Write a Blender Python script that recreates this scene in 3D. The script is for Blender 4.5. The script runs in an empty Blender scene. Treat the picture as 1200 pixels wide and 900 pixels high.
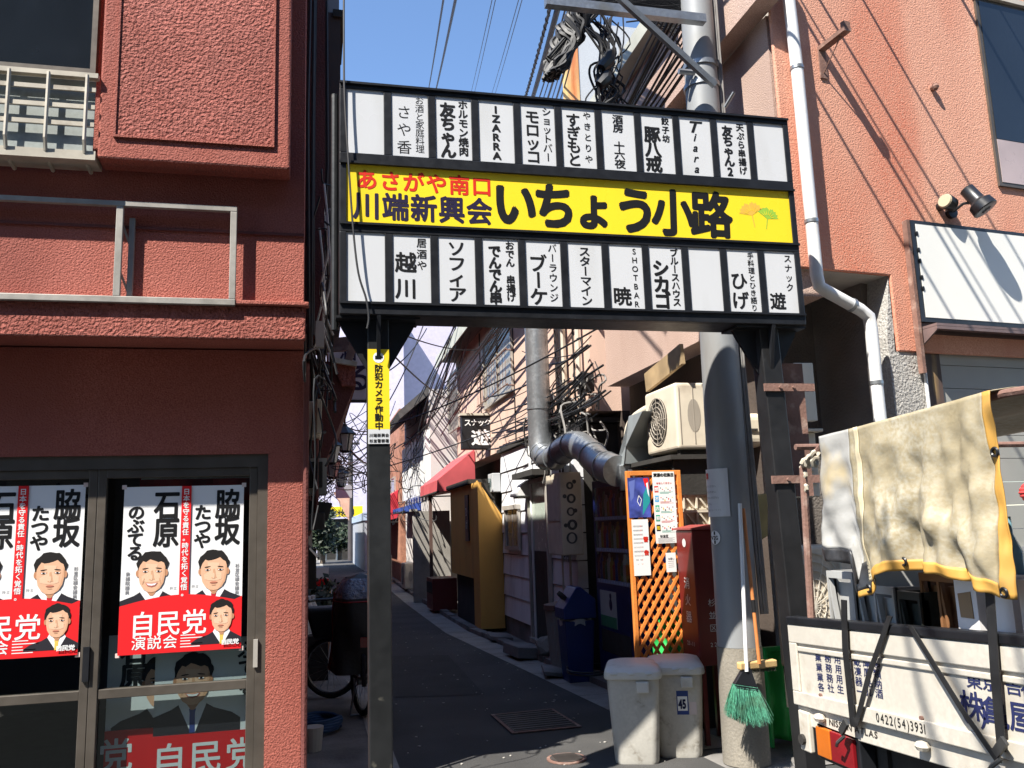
import bpy, bmesh, math, random
from mathutils import Vector, Matrix, noise

# ------------------------------------------------------------------ camera
S = bpy.context.scene
COL = S.collection
random.seed(7)
FPX, CAMH = 1000.0, 1.5
YAW, PITCH, ROLL = math.radians(13.3755), math.radians(9.5218), math.radians(-1.9048)
_cy, _sy = math.cos(YAW), math.sin(YAW)
_f = Vector((_sy, _cy, 0)); _r = Vector((_cy, -_sy, 0)); _u = Vector((0, 0, 1))
_cp, _sp = math.cos(PITCH), math.sin(PITCH)
F2 = _cp * _f + _sp * _u; U2 = -_sp * _f + _cp * _u
_cr, _sr = math.cos(ROLL), math.sin(ROLL)
R3 = _cr * _r + _sr * U2; U3 = -_sr * _r + _cr * U2
CAMP = Vector((0, 0, CAMH))
cam = bpy.data.cameras.new('camera'); camo = bpy.data.objects.new('camera', cam); COL.objects.link(camo)
cam.sensor_width = 36; cam.lens = FPX / 1200 * 36; cam.clip_end = 3000; cam.clip_start = 0.05
camo.matrix_world = Matrix(((R3.x, U3.x, -F2.x, CAMP.x), (R3.y, U3.y, -F2.y, CAMP.y), (R3.z, U3.z, -F2.z, CAMP.z), (0, 0, 0, 1)))
S.camera = camo

# ------------------------------------------------------------------ sky and sun
SUNV = Vector((1.4, 1.0, -2.25)).normalized()          # the way the light travels
el = math.asin(-SUNV.z); az = math.atan2(-SUNV.x, -SUNV.y)
w = bpy.data.worlds.new('World'); S.world = w; w.use_nodes = True
nt = w.node_tree
bg = nt.nodes['Background']; sky = nt.nodes.new('ShaderNodeTexSky')
sky.sky_type = 'NISHITA'; sky.sun_disc = False; sky.sun_elevation = el; sky.sun_rotation = az
sky.air_density = 1.0; sky.dust_density = 0.1; sky.ozone_density = 5.0
nt.links.new(sky.outputs[0], bg.inputs[0]); bg.inputs[1].default_value = 0.115
sl = bpy.data.lights.new('sun', 'SUN'); slo = bpy.data.objects.new('sun', sl); COL.objects.link(slo)
sl.energy = 5.0; sl.angle = math.radians(0.5); sl.color = (1.0, 0.95, 0.86)
slo.rotation_euler = SUNV.to_track_quat('-Z', 'Y').to_euler(); slo.location = (-6, -4, 12)
S.view_settings.view_transform = 'Standard'; S.view_settings.look = 'None'
S.view_settings.exposure = 1.2; S.view_settings.gamma = 1; S.view_settings.use_curve_mapping = False

# ------------------------------------------------------------------ rays: where a sighted point meets a real plane
def ray(px, py): return ((px - 600) / FPX) * R3 - ((py - 450) / FPX) * U3 + F2
def onA(px, py, ax, v):
    k = ray(px, py); t = (v - CAMP[ax]) / k[ax]; return CAMP + t * k
def onX(px, py, v): return onA(px, py, 0, v)
def onY(px, py, v): return onA(px, py, 1, v)
def onZ(px, py, v=0.0): return onA(px, py, 2, v)
RA = math.radians(7); R0 = Vector((3.10, 4.87, 0)); RD = Vector((math.cos(RA), math.sin(RA), 0)); RN = Vector((math.sin(RA), -math.cos(RA), 0))
def onR(px, py, off=0.0):       # on the street face of the right-hand building, as (s, z)
    k = ray(px, py); o = R0 + RN * off; t = (o - CAMP).dot(RN) / k.dot(RN); p = CAMP + t * k
    return ((p - R0).dot(RD), p.z)
def PR(s, z, off=0.0):
    p = R0 + RD * s + RN * off; return Vector((p.x, p.y, z))

# ------------------------------------------------------------------ materials
def lin(r, g, b):
    def c(v):
        v /= 255.0; return v / 12.92 if v <= 0.04045 else ((v + 0.055) / 1.055) ** 2.4
    return (c(r), c(g), c(b))
MATS = {}
def pm(name, col, rough=.6, metal=0.0, var=.12, vs=3.0, bump=0.0, bs=60.0, dirt=None, dirt_s=1.2, dirt_t=(.5, .7), streak=1.0, spec=.5, fine=0.0, fs=200.0, tint=None, bd=.01):
    if name in MATS: return MATS[name]
    m = bpy.data.materials.new(name); m.use_nodes = True; t = m.node_tree; L = t.links.new; N = t.nodes.new
    b = t.nodes['Principled BSDF']; b.inputs['Roughness'].default_value = rough; b.inputs['Metallic'].default_value = metal
    b.inputs['Specular IOR Level'].default_value = spec
    g = N('ShaderNodeNewGeometry'); pos = g.outputs['Position']
    def noise_(sc, det=4, stz=1.0):
        src = pos
        if stz != 1.0:
            mp = N('ShaderNodeMapping'); mp.inputs['Scale'].default_value = (1, 1, stz); L(pos, mp.inputs['Vector']); src = mp.outputs[0]
        n = N('ShaderNodeTexNoise'); n.inputs['Scale'].default_value = sc; n.inputs['Detail'].default_value = det; L(src, n.inputs['Vector']); return n
    def rampf(n, a, c):
        r = N('ShaderNodeMapRange'); r.inputs[1].default_value = a; r.inputs[2].default_value = c; L(n.outputs[0], r.inputs[0]); return r.outputs[0]
    def mix(fac, a, c):
        x = N('ShaderNodeMix'); x.data_type = 'RGBA'
        L(fac, x.inputs[0])
        if isinstance(a, tuple): x.inputs[6].default_value = (*a, 1)
        else: L(a, x.inputs[6])
        if isinstance(c, tuple): x.inputs[7].default_value = (*c, 1)
        else: L(c, x.inputs[7])
        return x.outputs[2]
    lo = tuple(max(0, x * (1 - var)) for x in col); hi = tuple(min(1, x * (1 + var)) for x in col)
    if tint: hi = tint
    c = mix(rampf(noise_(vs, 5, streak), .3, .7), lo, hi)
    if dirt: c = mix(rampf(noise_(dirt_s, 8, streak), *dirt_t), c, dirt)
    if fine:
        n = noise_(fs, 2); fm = rampf(n, .35, .65)
        c = mix(fm, c, tuple(max(0, x * (1 - fine)) for x in col))
    L(c, b.inputs['Base Color'])
    if bump:
        n = noise_(bs, 3); bp = N('ShaderNodeBump'); bp.inputs['Strength'].default_value = bump; bp.inputs['Distance'].default_value = bd
        L(n.outputs[0], bp.inputs['Height']); L(bp.outputs[0], b.inputs['Normal'])
    rn = rampf(noise_(vs * 4, 3), 0, 1); mr = N('ShaderNodeMapRange'); L(rn, mr.inputs[0])
    mr.inputs[3].default_value = max(.02, rough - .1); mr.inputs[4].default_value = min(1, rough + .1); L(mr.outputs[0], b.inputs['Roughness'])
    MATS[name] = m; return m
def flat(name, col, rough=.6, spec=.3):
    if name in MATS: return MATS[name]
    m = bpy.data.materials.new(name); m.use_nodes = True; b = m.node_tree.nodes['Principled BSDF']
    b.inputs['Base Color'].default_value = (*col, 1); b.inputs['Roughness'].default_value = rough; b.inputs['Specular IOR Level'].default_value = spec
    MATS[name] = m; return m
def glass_mat(name, tint=(.75, .8, .8), mixf=.75):
    m = bpy.data.materials.new(name); m.use_nodes = True; t = m.node_tree; t.nodes.clear(); N = t.nodes.new; L = t.links.new
    o = N('ShaderNodeOutputMaterial'); tr = N('ShaderNodeBsdfTransparent'); tr.inputs[0].default_value = (*tint, 1)
    gl = N('ShaderNodeBsdfGlossy'); gl.inputs['Roughness'].default_value = .02; gl.inputs[0].default_value = (.9, .95, .95, 1)
    fr = N('ShaderNodeLayerWeight'); fr.inputs[0].default_value = .5; pw = N('ShaderNodeMath'); pw.operation = 'POWER'; pw.inputs[1].default_value = 5; ma = N('ShaderNodeMath'); ma.operation = 'MULTIPLY_ADD'; ma.inputs[1].default_value = .9; ma.inputs[2].default_value = .035; L(fr.outputs['Facing'], pw.inputs[0]); L(pw.outputs[0], ma.inputs[0]); mx = N('ShaderNodeMixShader')
    L(ma.outputs[0], mx.inputs[0]); L(tr.outputs[0], mx.inputs[1]); L(gl.outputs[0], mx.inputs[2]); L(mx.outputs[0], o.inputs[0])
    MATS[name] = m; return m
GLASS = glass_mat('shop_glass')
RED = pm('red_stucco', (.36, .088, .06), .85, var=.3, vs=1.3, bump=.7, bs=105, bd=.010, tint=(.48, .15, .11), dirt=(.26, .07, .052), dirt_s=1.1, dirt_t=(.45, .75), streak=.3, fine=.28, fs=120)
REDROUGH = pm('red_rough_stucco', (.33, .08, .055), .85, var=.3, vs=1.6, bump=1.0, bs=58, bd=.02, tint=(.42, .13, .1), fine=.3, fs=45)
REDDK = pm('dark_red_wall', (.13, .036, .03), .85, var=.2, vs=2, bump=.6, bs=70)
PINK = pm('salmon_red_stucco', (.76, .35, .235), .85, var=.25, vs=.9, bump=.75, bs=95, bd=.010, tint=(.84, .48, .34), dirt=(.56, .15, .08), dirt_s=1.5, dirt_t=(.46, .68), streak=.28, fine=.2, fs=110)
SALMON = pm('salmon_speckled_wall', (.55, .38, .31), .85, var=.18, vs=2, bump=.6, bs=110, tint=(.62, .46, .39), fine=.35, fs=130, dirt=(.36, .24, .19), dirt_s=1, dirt_t=(.55, .8), streak=.4)
SALMON2 = pm('salmon_panel_wall', (.64, .45, .36), .8, var=.15, vs=1.5, bump=.3, bs=80, dirt=(.45, .31, .24), dirt_s=1.5, dirt_t=(.55, .8), streak=.3)
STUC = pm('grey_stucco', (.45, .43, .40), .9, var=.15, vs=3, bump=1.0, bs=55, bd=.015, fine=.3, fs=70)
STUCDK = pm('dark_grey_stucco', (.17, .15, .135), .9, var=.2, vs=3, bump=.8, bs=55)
BLACKM = pm('black_painted_steel', (.012, .013, .016), .38, var=.3, vs=6, bump=.05, bs=30)
POSTM = pm('dark_grey_painted_steel', (.014, .015, .016), .42, var=.25, vs=5, dirt=(.09, .085, .07), dirt_s=9, dirt_t=(.68, .74), bump=.05, bs=40)
POSTBK = pm('black_weathered_steel', (.013, .013, .014), .45, var=.3, vs=5, dirt=(.05, .05, .05), dirt_s=12, dirt_t=(.68, .76))
WHITEP = pm('white_acrylic', (.60, .61, .63), .25, var=.03, vs=1.5, dirt=(.46, .46, .45), dirt_s=3, dirt_t=(.55, .85), streak=.25)
YELP = pm('yellow_acrylic', (.90, .66, .03), .28, var=.04, vs=1.5, dirt=(.74, .52, .03), dirt_s=2.2, dirt_t=(.55, .85), streak=.3)
INK = flat('black_ink', (.012, .012, .013), .45)
NAVY = flat('navy_ink', (.02, .015, .045), .45)
REDINK = flat('red_ink', (.62, .03, .015), .45)
WHITE = flat('white_print', (.82, .82, .82), .45)
ALU = pm('bronze_aluminium', (.10, .085, .07), .45, .3, var=.2, vs=5)
ALUL = pm('pale_aluminium', (.42, .39, .35), .45, .2, var=.15, vs=5)
GALV = pm('galvanised_steel', (.36, .38, .40), .38, .75, var=.2, vs=8, fine=.15, fs=40, dirt=(.25, .2, .16), dirt_s=3, dirt_t=(.62, .8))
POLES = pm('grey_pole_steel', (.25, .26, .27), .55, .05, var=.12, vs=4, dirt=(.2, .19, .18), dirt_s=3, dirt_t=(.55, .75), streak=.25)
CONC = pm('concrete', (.33, .31, .28), .9, var=.2, vs=4, bump=.5, bs=50, dirt=(.18, .165, .15), dirt_s=3, dirt_t=(.5, .75), fine=.2, fs=120)
CONCD = pm('dirty_concrete', (.20, .19, .18), .9, var=.25, vs=3, bump=.6, bs=45, dirt=(.09, .085, .08), dirt_s=2.2, dirt_t=(.45, .7))
ASPH = pm('asphalt', (.075, .073, .072), .92, var=.3, vs=1.3, bump=1.0, bs=160, bd=.008, fine=.5, fs=260, dirt=(.125, .12, .115), dirt_s=1.3, dirt_t=(.48, .78))
ASPH2 = pm('street_asphalt', (.065, .064, .062), .92, var=.3, vs=1.3, bump=1.0, bs=160, bd=.008, fine=.5, fs=260)
DARKGL = pm('dark_window_glass', (.012, .016, .022), .08, var=.2, vs=1.2, spec=.6)
FROST = pm('frosted_panel', (.27, .30, .29), .5, var=.12, vs=6, fine=.12, fs=40)
CREAM = pm('cream_metal', (.55, .50, .42), .5, var=.12, vs=6, dirt=(.3, .24, .17), dirt_s=6, dirt_t=(.58, .75))
BEIGE = pm('beige_plastic', (.62, .55, .44), .5, var=.1, vs=5, dirt=(.40, .33, .25), dirt_s=4, dirt_t=(.55, .78))
WPLAS = pm('weathered_white_plastic', (.74, .74, .73), .4, var=.06, vs=4, dirt=(.5, .48, .44), dirt_s=4, dirt_t=(.58, .8))
SIDING = pm('white_siding', (.76, .77, .79), .6, var=.08, vs=3, dirt=(.42, .42, .42), dirt_s=2.5, dirt_t=(.52, .75), streak=.4, bump=.15, bs=60)
ORANGE = pm('orange_painted_wood', (.70, .23, .045), .55, var=.15, vs=8, bump=.15, bs=60)
OCHRE = pm('ochre_painted_panel', (.68, .37, .085), .7, var=.12, vs=2, dirt=(.38, .2, .05), dirt_s=2, dirt_t=(.5, .8), streak=.3)
RUST = pm('rusty_brown_steel', (.20, .11, .085), .8, var=.25, vs=9, dirt=(.32, .22, .18), dirt_s=14, dirt_t=(.55, .7), bump=.3, bs=70)
BROWNW = pm('brown_weathered_board', (.085, .055, .045), .75, var=.3, vs=5, dirt=(.3, .2, .09), dirt_s=7, dirt_t=(.62, .75), streak=.2)
DARK = pm('dark_matte', (.03, .027, .024), .9, var=.3, vs=4, bump=.3, bs=40)  # near-black; on solid openings, slots and vents it paints the shade inside
DARK2 = pm('dark_brown_matte', (.07, .052, .042), .9, var=.3, vs=2, bump=.4, bs=40)  # plain dark brown for the recessed ground-floor walls
RUBBER = pm('black_rubber', (.014, .014, .015), .55, var=.3, vs=8)
CABLE = pm('black_cable_sheath', (.014, .014, .016), .55, var=.2, vs=8)
CABLEG = pm('grey_cable_sheath', (.22, .21, .20), .6, var=.2, vs=8)
BLUEV = pm('blue_machine_paint', (.008, .014, .09), .35, var=.12, vs=3)
BLUEB = pm('blue_plastic', (.009, .028, .15), .4, var=.15, vs=4)
GREENP = pm('bright_green_plastic', (.03, .42, .09), .45, var=.15, vs=4)
GREENF = pm('green_bristle', (.11, .38, .25), .75, var=.4, vs=60, dirt=(.10, .20, .12), dirt_s=14, dirt_t=(.5, .75))
REDBOX = pm('shaded_red_painted_steel', (.13, .010, .010), .4, var=.15, vs=4, dirt=(.08, .014, .014), dirt_s=5, dirt_t=(.55, .75))  # red darkened for the gate sign's shade; the lid takes a sunlit copy
WOODL = pm('pale_wood', (.60, .40, .17), .55, var=.15, vs=20)
WOODO = pm('orange_varnished_wood', (.48, .17, .05), .45, var=.15, vs=15)
TRUCKW = pm('truck_cream_paint', (.55, .51, .44), .45, var=.1, vs=2.5, dirt=(.30, .24, .17), dirt_s=6, dirt_t=(.56, .76), fine=.10, fs=50)
TARP = pm('beige_canvas', (.36, .30, .19), .6, var=.15, vs=3, dirt=(.25, .20, .11), dirt_s=4, dirt_t=(.45, .7), bump=.35, bs=25, tint=(.42, .39, .31), fine=.12, fs=60)
TARPG = pm('grey_faded_canvas', (.33, .325, .31), .5, var=.12, vs=5, dirt=(.42, .34, .20), dirt_s=4, dirt_t=(.52, .7), bump=.2, bs=25)
TARPY = pm('yellow_canvas_hem', (.52, .28, .055), .6, var=.15, vs=6, dirt=(.42, .24, .06), dirt_s=9, dirt_t=(.58, .75))
TAPE = pm('black_tape', (.025, .025, .027), .4, var=.4, vs=30)
PURPLE = pm('lilac_tile', (.56, .51, .62), .6, var=.06, vs=.6, fine=.1, fs=3)
AWNR = pm('red_awning_cloth', (.46, .075, .085), .8, var=.15, vs=3)
AMBER = pm('amber_lens', (.48, .12, .012), .2, var=.1, vs=9)
REDL = pm('red_lens', (.20, .008, .012), .2, var=.2, vs=9)
LEAF = pm('leaf_green', (.014, .026, .009), .6, var=.4, vs=9)
BARK = pm('bark', (.10, .075, .055), .9, var=.3, vs=8)

# ------------------------------------------------------------------ mesh building
WL = {}
def islands(bm):
    seen = set(); out = []
    for v in bm.verts:
        if v in seen: continue
        st = [v]; seen.add(v); isl = []
        while st:
            q = st.pop(); isl.append(q)
            for e in q.link_edges:
                o = e.other_vert(q)
                if o not in seen: seen.add(o); st.append(o)
        out.append(isl)
    return out
class MB:
    def each(s, name, mat, parent, **k):          # one object for every separate piece
        res = []
        for isl in islands(s.bm):
            m = MB(); mp = {v: m.bm.verts.new(v.co) for v in isl}; fs = {f for v in isl for f in v.link_faces}
            for f in fs: m.bm.faces.new([mp[v] for v in f.verts])
            res.append(m.build(name, mat, parent, **k))
        s.bm.free(); return res
    def __init__(s): s.bm = bmesh.new()
    def hexa(s, p):
        v = [s.bm.verts.new(q) for q in p]
        for f in ((0, 3, 2, 1), (4, 5, 6, 7), (0, 1, 5, 4), (1, 2, 6, 5), (2, 3, 7, 6), (3, 0, 4, 7)): s.bm.faces.new([v[i] for i in f])
        return s
    def box(s, x0, x1, y0, y1, z0, z1):
        x0, x1 = sorted((x0, x1)); y0, y1 = sorted((y0, y1)); z0, z1 = sorted((z0, z1))
        return s.hexa([(x0, y0, z0), (x1, y0, z0), (x1, y1, z0), (x0, y1, z0), (x0, y0, z1), (x1, y0, z1), (x1, y1, z1), (x0, y1, z1)])
    def obox(s, o, a, b, c):      # corner + three edge vectors
        o, a, b, c = map(Vector, (o, a, b, c))
        return s.hexa([o, o + a, o + a + b, o + b, o + c, o + a + c, o + a + b + c, o + b + c])
    def prism(s, pts, vec):
        vec = Vector(vec); a = [s.bm.verts.new(p) for p in pts]; b = [s.bm.verts.new(Vector(p) + vec) for p in pts]; n = len(pts)
        s.bm.faces.new(a); s.bm.faces.new(b[::-1])
        for i in range(n): s.bm.faces.new((a[i], b[i], b[(i + 1) % n], a[(i + 1) % n]))
        return s
    def poly(s, pts): s.bm.faces.new([s.bm.verts.new(p) for p in pts]); return s
    def tube(s, pts, r, n=8, caps=True):
        pts = [Vector(p) for p in pts]; m = len(pts); rr = r if isinstance(r, (list, tuple)) else [r] * m
        rings = []; prev = None
        for i, p in enumerate(pts):
            d = (pts[min(i + 1, m - 1)] - pts[max(i - 1, 0)])
            if d.length < 1e-9: d = Vector((0, 0, 1))
            d.normalize()
            if prev is None: a = d.orthogonal().normalized()
            else:
                a = prev - d * prev.dot(d)
                a = a.normalized() if a.length > 1e-6 else d.orthogonal().normalized()
            prev = a; b = d.cross(a)
            rings.append([s.bm.verts.new(p + (a * math.cos(2 * math.pi * k / n) + b * math.sin(2 * math.pi * k / n)) * rr[i]) for k in range(n)])
        for A, B in zip(rings, rings[1:]):
            for k in range(n): s.bm.faces.new((A[k], A[(k + 1) % n], B[(k + 1) % n], B[k]))
        if caps: s.bm.faces.new(rings[0][::-1]); s.bm.faces.new(rings[-1])
        return s
    def cyl(s, p0, p1, r0, r1=None, n=16): return s.tube([p0, p1], [r0, r0 if r1 is None else r1], n)
    def grid(s, fn, nu, nv):
        V = [[s.bm.verts.new(fn(i / nu, j / nv)) for j in range(nv + 1)] for i in range(nu + 1)]
        for i in range(nu):
            for j in range(nv): s.bm.faces.new((V[i][j], V[i + 1][j], V[i + 1][j + 1], V[i][j + 1]))
        return s
    def ball(s, c, r, sc=(1, 1, 1), n=10):
        c = Vector(c); M = Matrix.Translation(c) @ Matrix.Diagonal((*[r * k for k in sc], 1))
        bmesh.ops.create_uvsphere(s.bm, u_segments=n, v_segments=max(4, n // 2), radius=1, matrix=M); return s
    def disc(s, c, nrm, r, n=20, sx=1.0):
        c = Vector(c); nrm = Vector(nrm).normalized(); a = nrm.cross(Vector((0, 0, 1)));
        a = a.normalized() if a.length > 1e-4 else Vector((1, 0, 0)); b = nrm.cross(a)
        return s.poly([c + (a * math.cos(2 * math.pi * k / n) * sx + b * math.sin(2 * math.pi * k / n)) * r for k in range(n)])
    def build(s, name, mat, parent=None, bevel=0.0, smooth=False, seg=2, norm=True, solid=0.0):
        bm = s.bm
        if norm: bmesh.ops.recalc_face_normals(bm, faces=bm.faces[:])
        base = WL[parent.name] if parent else None
        if base is None:
            xs = [v.co for v in bm.verts]; lo = Vector((min(v.x for v in xs), min(v.y for v in xs), min(v.z for v in xs))); hi = Vector((max(v.x for v in xs), max(v.y for v in xs), max(v.z for v in xs)))
            base = Vector(((lo.x + hi.x) / 2, (lo.y + hi.y) / 2, lo.z)); top = True
        else: top = False
        bmesh.ops.translate(bm, verts=bm.verts[:], vec=-base)
        me = bpy.data.meshes.new(name); bm.to_mesh(me); bm.free()
        if smooth:
            for p in me.polygons: p.use_smooth = True
        me.materials.append(mat)
        o = bpy.data.objects.new(name, me); COL.objects.link(o)
        if top: o.location = base
        else: o.parent = parent
        WL[o.name] = base
        if bevel:
            b = o.modifiers.new('bevel', 'BEVEL'); b.width = bevel; b.segments = seg; b.limit_method = 'ANGLE'; b.angle_limit = math.radians(40)
            if not smooth: b.harden_normals = False
        if solid:
            b = o.modifiers.new('solid', 'SOLIDIFY'); b.thickness = solid; b.offset = 0
        if smooth:
            try: me.set_sharp_from_angle(angle=math.radians(40))
            except Exception: pass
        return o
def tag(o, label=None, cat=None, group=None, kind=None):
    if label: o['label'] = label
    if cat: o['category'] = cat
    if group: o['group'] = group
    if kind: o['kind'] = kind
    return o
def thing(name, loc, label, cat, group=None):
    o = bpy.data.objects.new(name, None); COL.objects.link(o); o.location = loc; o.empty_display_size = .1; WL[o.name] = Vector(loc)
    return tag(o, label, cat, group)
def struct(name, mb, mat, **k): return tag(mb.build(name, mat, **k), kind='structure')
def dup(root, delta, label, group=None):
    r = root.copy(); COL.objects.link(r); r.location = root.location + Vector(delta); r['label'] = label
    if group: r['group'] = group
    for ch in list(root.children):
        c = ch.copy(); COL.objects.link(c); c.parent = r
        for g in ch.children:
            q = g.copy(); COL.objects.link(q); q.parent = c
    return r

# ------------------------------------------------------------------ lettering
GL = {}
def glyph(ch, bold):
    k = ch
    if k in GL: return GL[k]
    c = bpy.data.curves.new('glyph', 'FONT'); c.body = ch; c.size = 1; c.resolution_u = 4
    o = bpy.data.objects.new('glyph', c); COL.objects.link(o); bpy.context.view_layer.update()
    dg = bpy.context.evaluated_depsgraph_get(); me = bpy.data.meshes.new_from_object(o.evaluated_get(dg))
    vs = [(v.co.x, v.co.y) for v in me.vertices]; fs = [tuple(p.vertices) for p in me.polygons]
    bpy.data.objects.remove(o); bpy.data.curves.remove(c); bpy.data.meshes.remove(me)
    if not vs: vs = [(0, 0)]; fs = []
    cx = .5 if ord(ch) > 0x2e80 else (min(v[0] for v in vs) + max(v[0] for v in vs)) / 2
    GL[k] = ([(x - cx, y - .38) for x, y in vs], fs, max(v[0] for v in vs) - min(v[0] for v in vs)); return GL[k]
VROT = set('ー－〜')
SMALL = set('ッャュョァィゥェォっゃゅょ。、')
def put(mb, ch, c, U, V, sx, sy, bold=.02, slant=0.0, rot=False, mirror=False):
    vs, fs, _ = glyph(ch, bold); nn = U.cross(V).normalized() * .00008
    sh = [(0, 0)]
    if bold > .003: sh += [(bold * math.cos(k * math.pi / 4 + .3), bold * math.sin(k * math.pi / 4 + .3)) for k in range(8)]
    for i, (dx, dy) in enumerate(sh):          # heavier strokes: the same outline laid down several times, a hair apart
        vv = []
        for x, y in vs:
            if rot: x, y = y, -x
            x += dx; y += dy; x += y * slant
            vv.append(mb.bm.verts.new(c + U * (x * sx) + V * (y * sy) + nn * i))
        for f in fs:
            try: mb.bm.faces.new([vv[j] for j in f])
            except ValueError: pass
def vtext(mb, s, c, U, V, size, pitch=None, sx=1.0, bold=.02, slant=0.0):     # c: centre of the first character
    pitch = pitch or size
    for i, ch in enumerate(s):
        if ch == ' ': continue
        p = c - V * (pitch * i)
        if ch in SMALL: p = p + U * size * .1 * sx + V * size * .12
        put(mb, ch, p, U, V, size * sx, size, bold, slant, rot=ch in VROT)
def htext(mb, s, c, U, V, size, pitch=None, sx=1.0, bold=.02, slant=0.0):
    pitch = pitch or size
    for i, ch in enumerate(s):
        if ch == ' ': continue
        put(mb, ch, c + U * (pitch * i), U, V, size * sx, size, bold, slant)
def ltext(mb, s, c, U, V, size, sx=1.0, bold=.02, slant=0.0, gap=.08):         # latin, proportional, c: left middle
    x = 0
    for ch in s:
        if ch == ' ': x += .3 * size * sx; continue
        wd = glyph(ch, bold)[2]
        put(mb, ch, c + U * (x + wd * size * sx / 2), U, V, size * sx, size, bold, slant); x += (wd + gap) * size * sx
    return x
XU = Vector((1, 0, 0)); ZV = Vector((0, 0, 1))

# ------------------------------------------------------------------ ground, alley, gutters
struct('ground', MB().box(-60, 60, -30, 120, -.5, -.012), ASPH2)
road_r = [(2.62, 3.0), (2.42, 6.2), (2.37, 6.97), (2.23, 8.9), (1.93, 12.85), (1.93, 18), (1.99, 23), (2.35, 43), (2.6, 60)]
def strip(mb, a, z):
    n = len(a)
    for i in range(n - 1):
        (x0, y0, x1), (x2, y2, x3) = a[i], a[i + 1]
        mb.poly([(x0, y0, z), (x1, y0, z), (x3, y2, z), (x2, y2, z)])
    return mb
mb = MB(); strip(mb, [(.56, y, x) for x, y in road_r], .0); struct('alley_road', mb, ASPH)
mb = MB(); strip(mb, [(-.05, 3.9, .56), (-.05, 60, .56)], -.003); struct('side_pavement', mb, CONCD)
mb = MB(); strip(mb, [(.42, 4.6, .56), (.42, 60, .56)], .004); struct('drain_channel', mb, CONC)
mb = MB()
for i in range(len(road_r) - 1):
    (xa, ya), (xb, yb) = road_r[i], road_r[i + 1]
    n = max(1, int((yb - ya) / .6))
    for k in range(n):
        t0, t1 = k / n, (k + .985) / n
        A = xa + (xb - xa) * t0; B = xa + (xb - xa) * t1; Y0 = ya + (yb - ya) * t0; Y1 = ya + (yb - ya) * t1
        if Y0 < 5.0: continue
        mb.poly([(A, Y0, .004), (A + .34, Y0, .004), (B + .34, Y1, .004), (B, Y1, .004)])
struct('gutter', mb, CONC)
mb = MB()
for i in range(len(road_r) - 1):
    (xa, ya), (xb, yb) = road_r[i], road_r[i + 1]
    if ya < 6.9: continue
    n = max(1, int((yb - ya) / .62))
    for k in range(n):
        t0, t1 = k / n, (k + .97) / n
        A = xa + (xb - xa) * t0 + .35; B = xa + (xb - xa) * t1 + .35; Y0 = ya + (yb - ya) * t0; Y1 = ya + (yb - ya) * t1
        h = .055 + .025 * random.random()
        mb.hexa([(A, Y0, -.05), (A + .12, Y0, -.05), (B + .12, Y1, -.05), (B, Y1, -.05), (A, Y0, h), (A + .12, Y0, h), (B + .12, Y1, h), (B, Y1, h)])
struct('kerb', mb, CONCD)
mb = MB(); strip(mb, [(2.42, 5.0, 4.2), (2.45, 7.5, 3.6), (2.3, 13, 3.6), (2.2, 60, 3.6)], -.004); struct('verge', mb, CONCD)
struct('cross_street', MB().box(-40, 40, 52, 60, -.3, .006), CONC)

mb = MB(); q = [onZ(575, 839), onZ(648, 832), onZ(682, 853), onZ(600, 861)]
mb.prism([(p.x, p.y, .006) for p in q], (0, 0, .006)); mc = thing('manhole_cover', ((q[0] + q[2]) / 2), 'rusty rectangular steel cover set in the alley asphalt', 'manhole cover')
mb.build('frame', RUST, mc)
c = sum(q, Vector()) / 4; mb = MB(); mb.prism([tuple((c + (p - c) * .9).xy) + (.0125,) for p in q], (0, 0, .003))
for k in range(9):
    a = q[0].lerp(q[3], .1 + k * .1); b = q[1].lerp(q[2], .1 + k * .1); d = (b - a)
    a2 = a + d * .06; b2 = a + d * .94
    mb.tube([(a2.x, a2.y, .016), (b2.x, b2.y, .016)], .006, 4)
mb.build('plate', pm('worn_cast_iron', (.07, .06, .055), .6, .3, var=.3, vs=8), mc)
c = onZ(664, 890); mc2 = thing('manhole_cover', c, 'small round iron cover in the sunlit asphalt before the bins', 'manhole cover')
MB().cyl((c.x, c.y, .002), (c.x, c.y, .010), .13, n=28).build('frame', RUST, mc2)
mb = MB().cyl((c.x, c.y, .0105), (c.x, c.y, .014), .108, n=28)
for k in range(7): mb.box(c.x - .08, c.x + .08, c.y - .08 + k * .025, c.y - .07 + k * .025, .0145, .018)
mb.build('plate', MATS['worn_cast_iron'], mc2)

# ------------------------------------------------------------------ unseen houses across the street, behind the camera, sized and darkened to cut skylight
OPP = pm('opposite_render', (.07, .06, .055), .85, var=.2, vs=1)
for x0, x1, y0, h, lab in ((-14, -3.2, -4.4, 10.5, 'grey rendered house across the street, left of the facing pair'), (-3.1, 12, -4.6, 11.5, 'taller grey rendered house across the street facing the alley mouth')):
    r = thing('unseen_opposite_house', ((x0 + x1) / 2, y0, 0), lab, 'building')
    MB().box(x0, x1, y0 - 8, y0, 0, h).build('wall', OPP, r); MB().box(x0 - .1, x1 + .05, y0 - 8.1, y0 + .3, h + .001, h + .2).build('roof', DARK, r)
    m = MB()
    for k in range(int((x1 - x0) / 2.6)):
        for z in (.9, 3.9, 6.9): m.box(x0 + .8 + k * 2.6, x0 + 2.3 + k * 2.6, y0 + .002, y0 + .05, z, z + 1.3)
    m.each('window', DARKGL, r)
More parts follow.
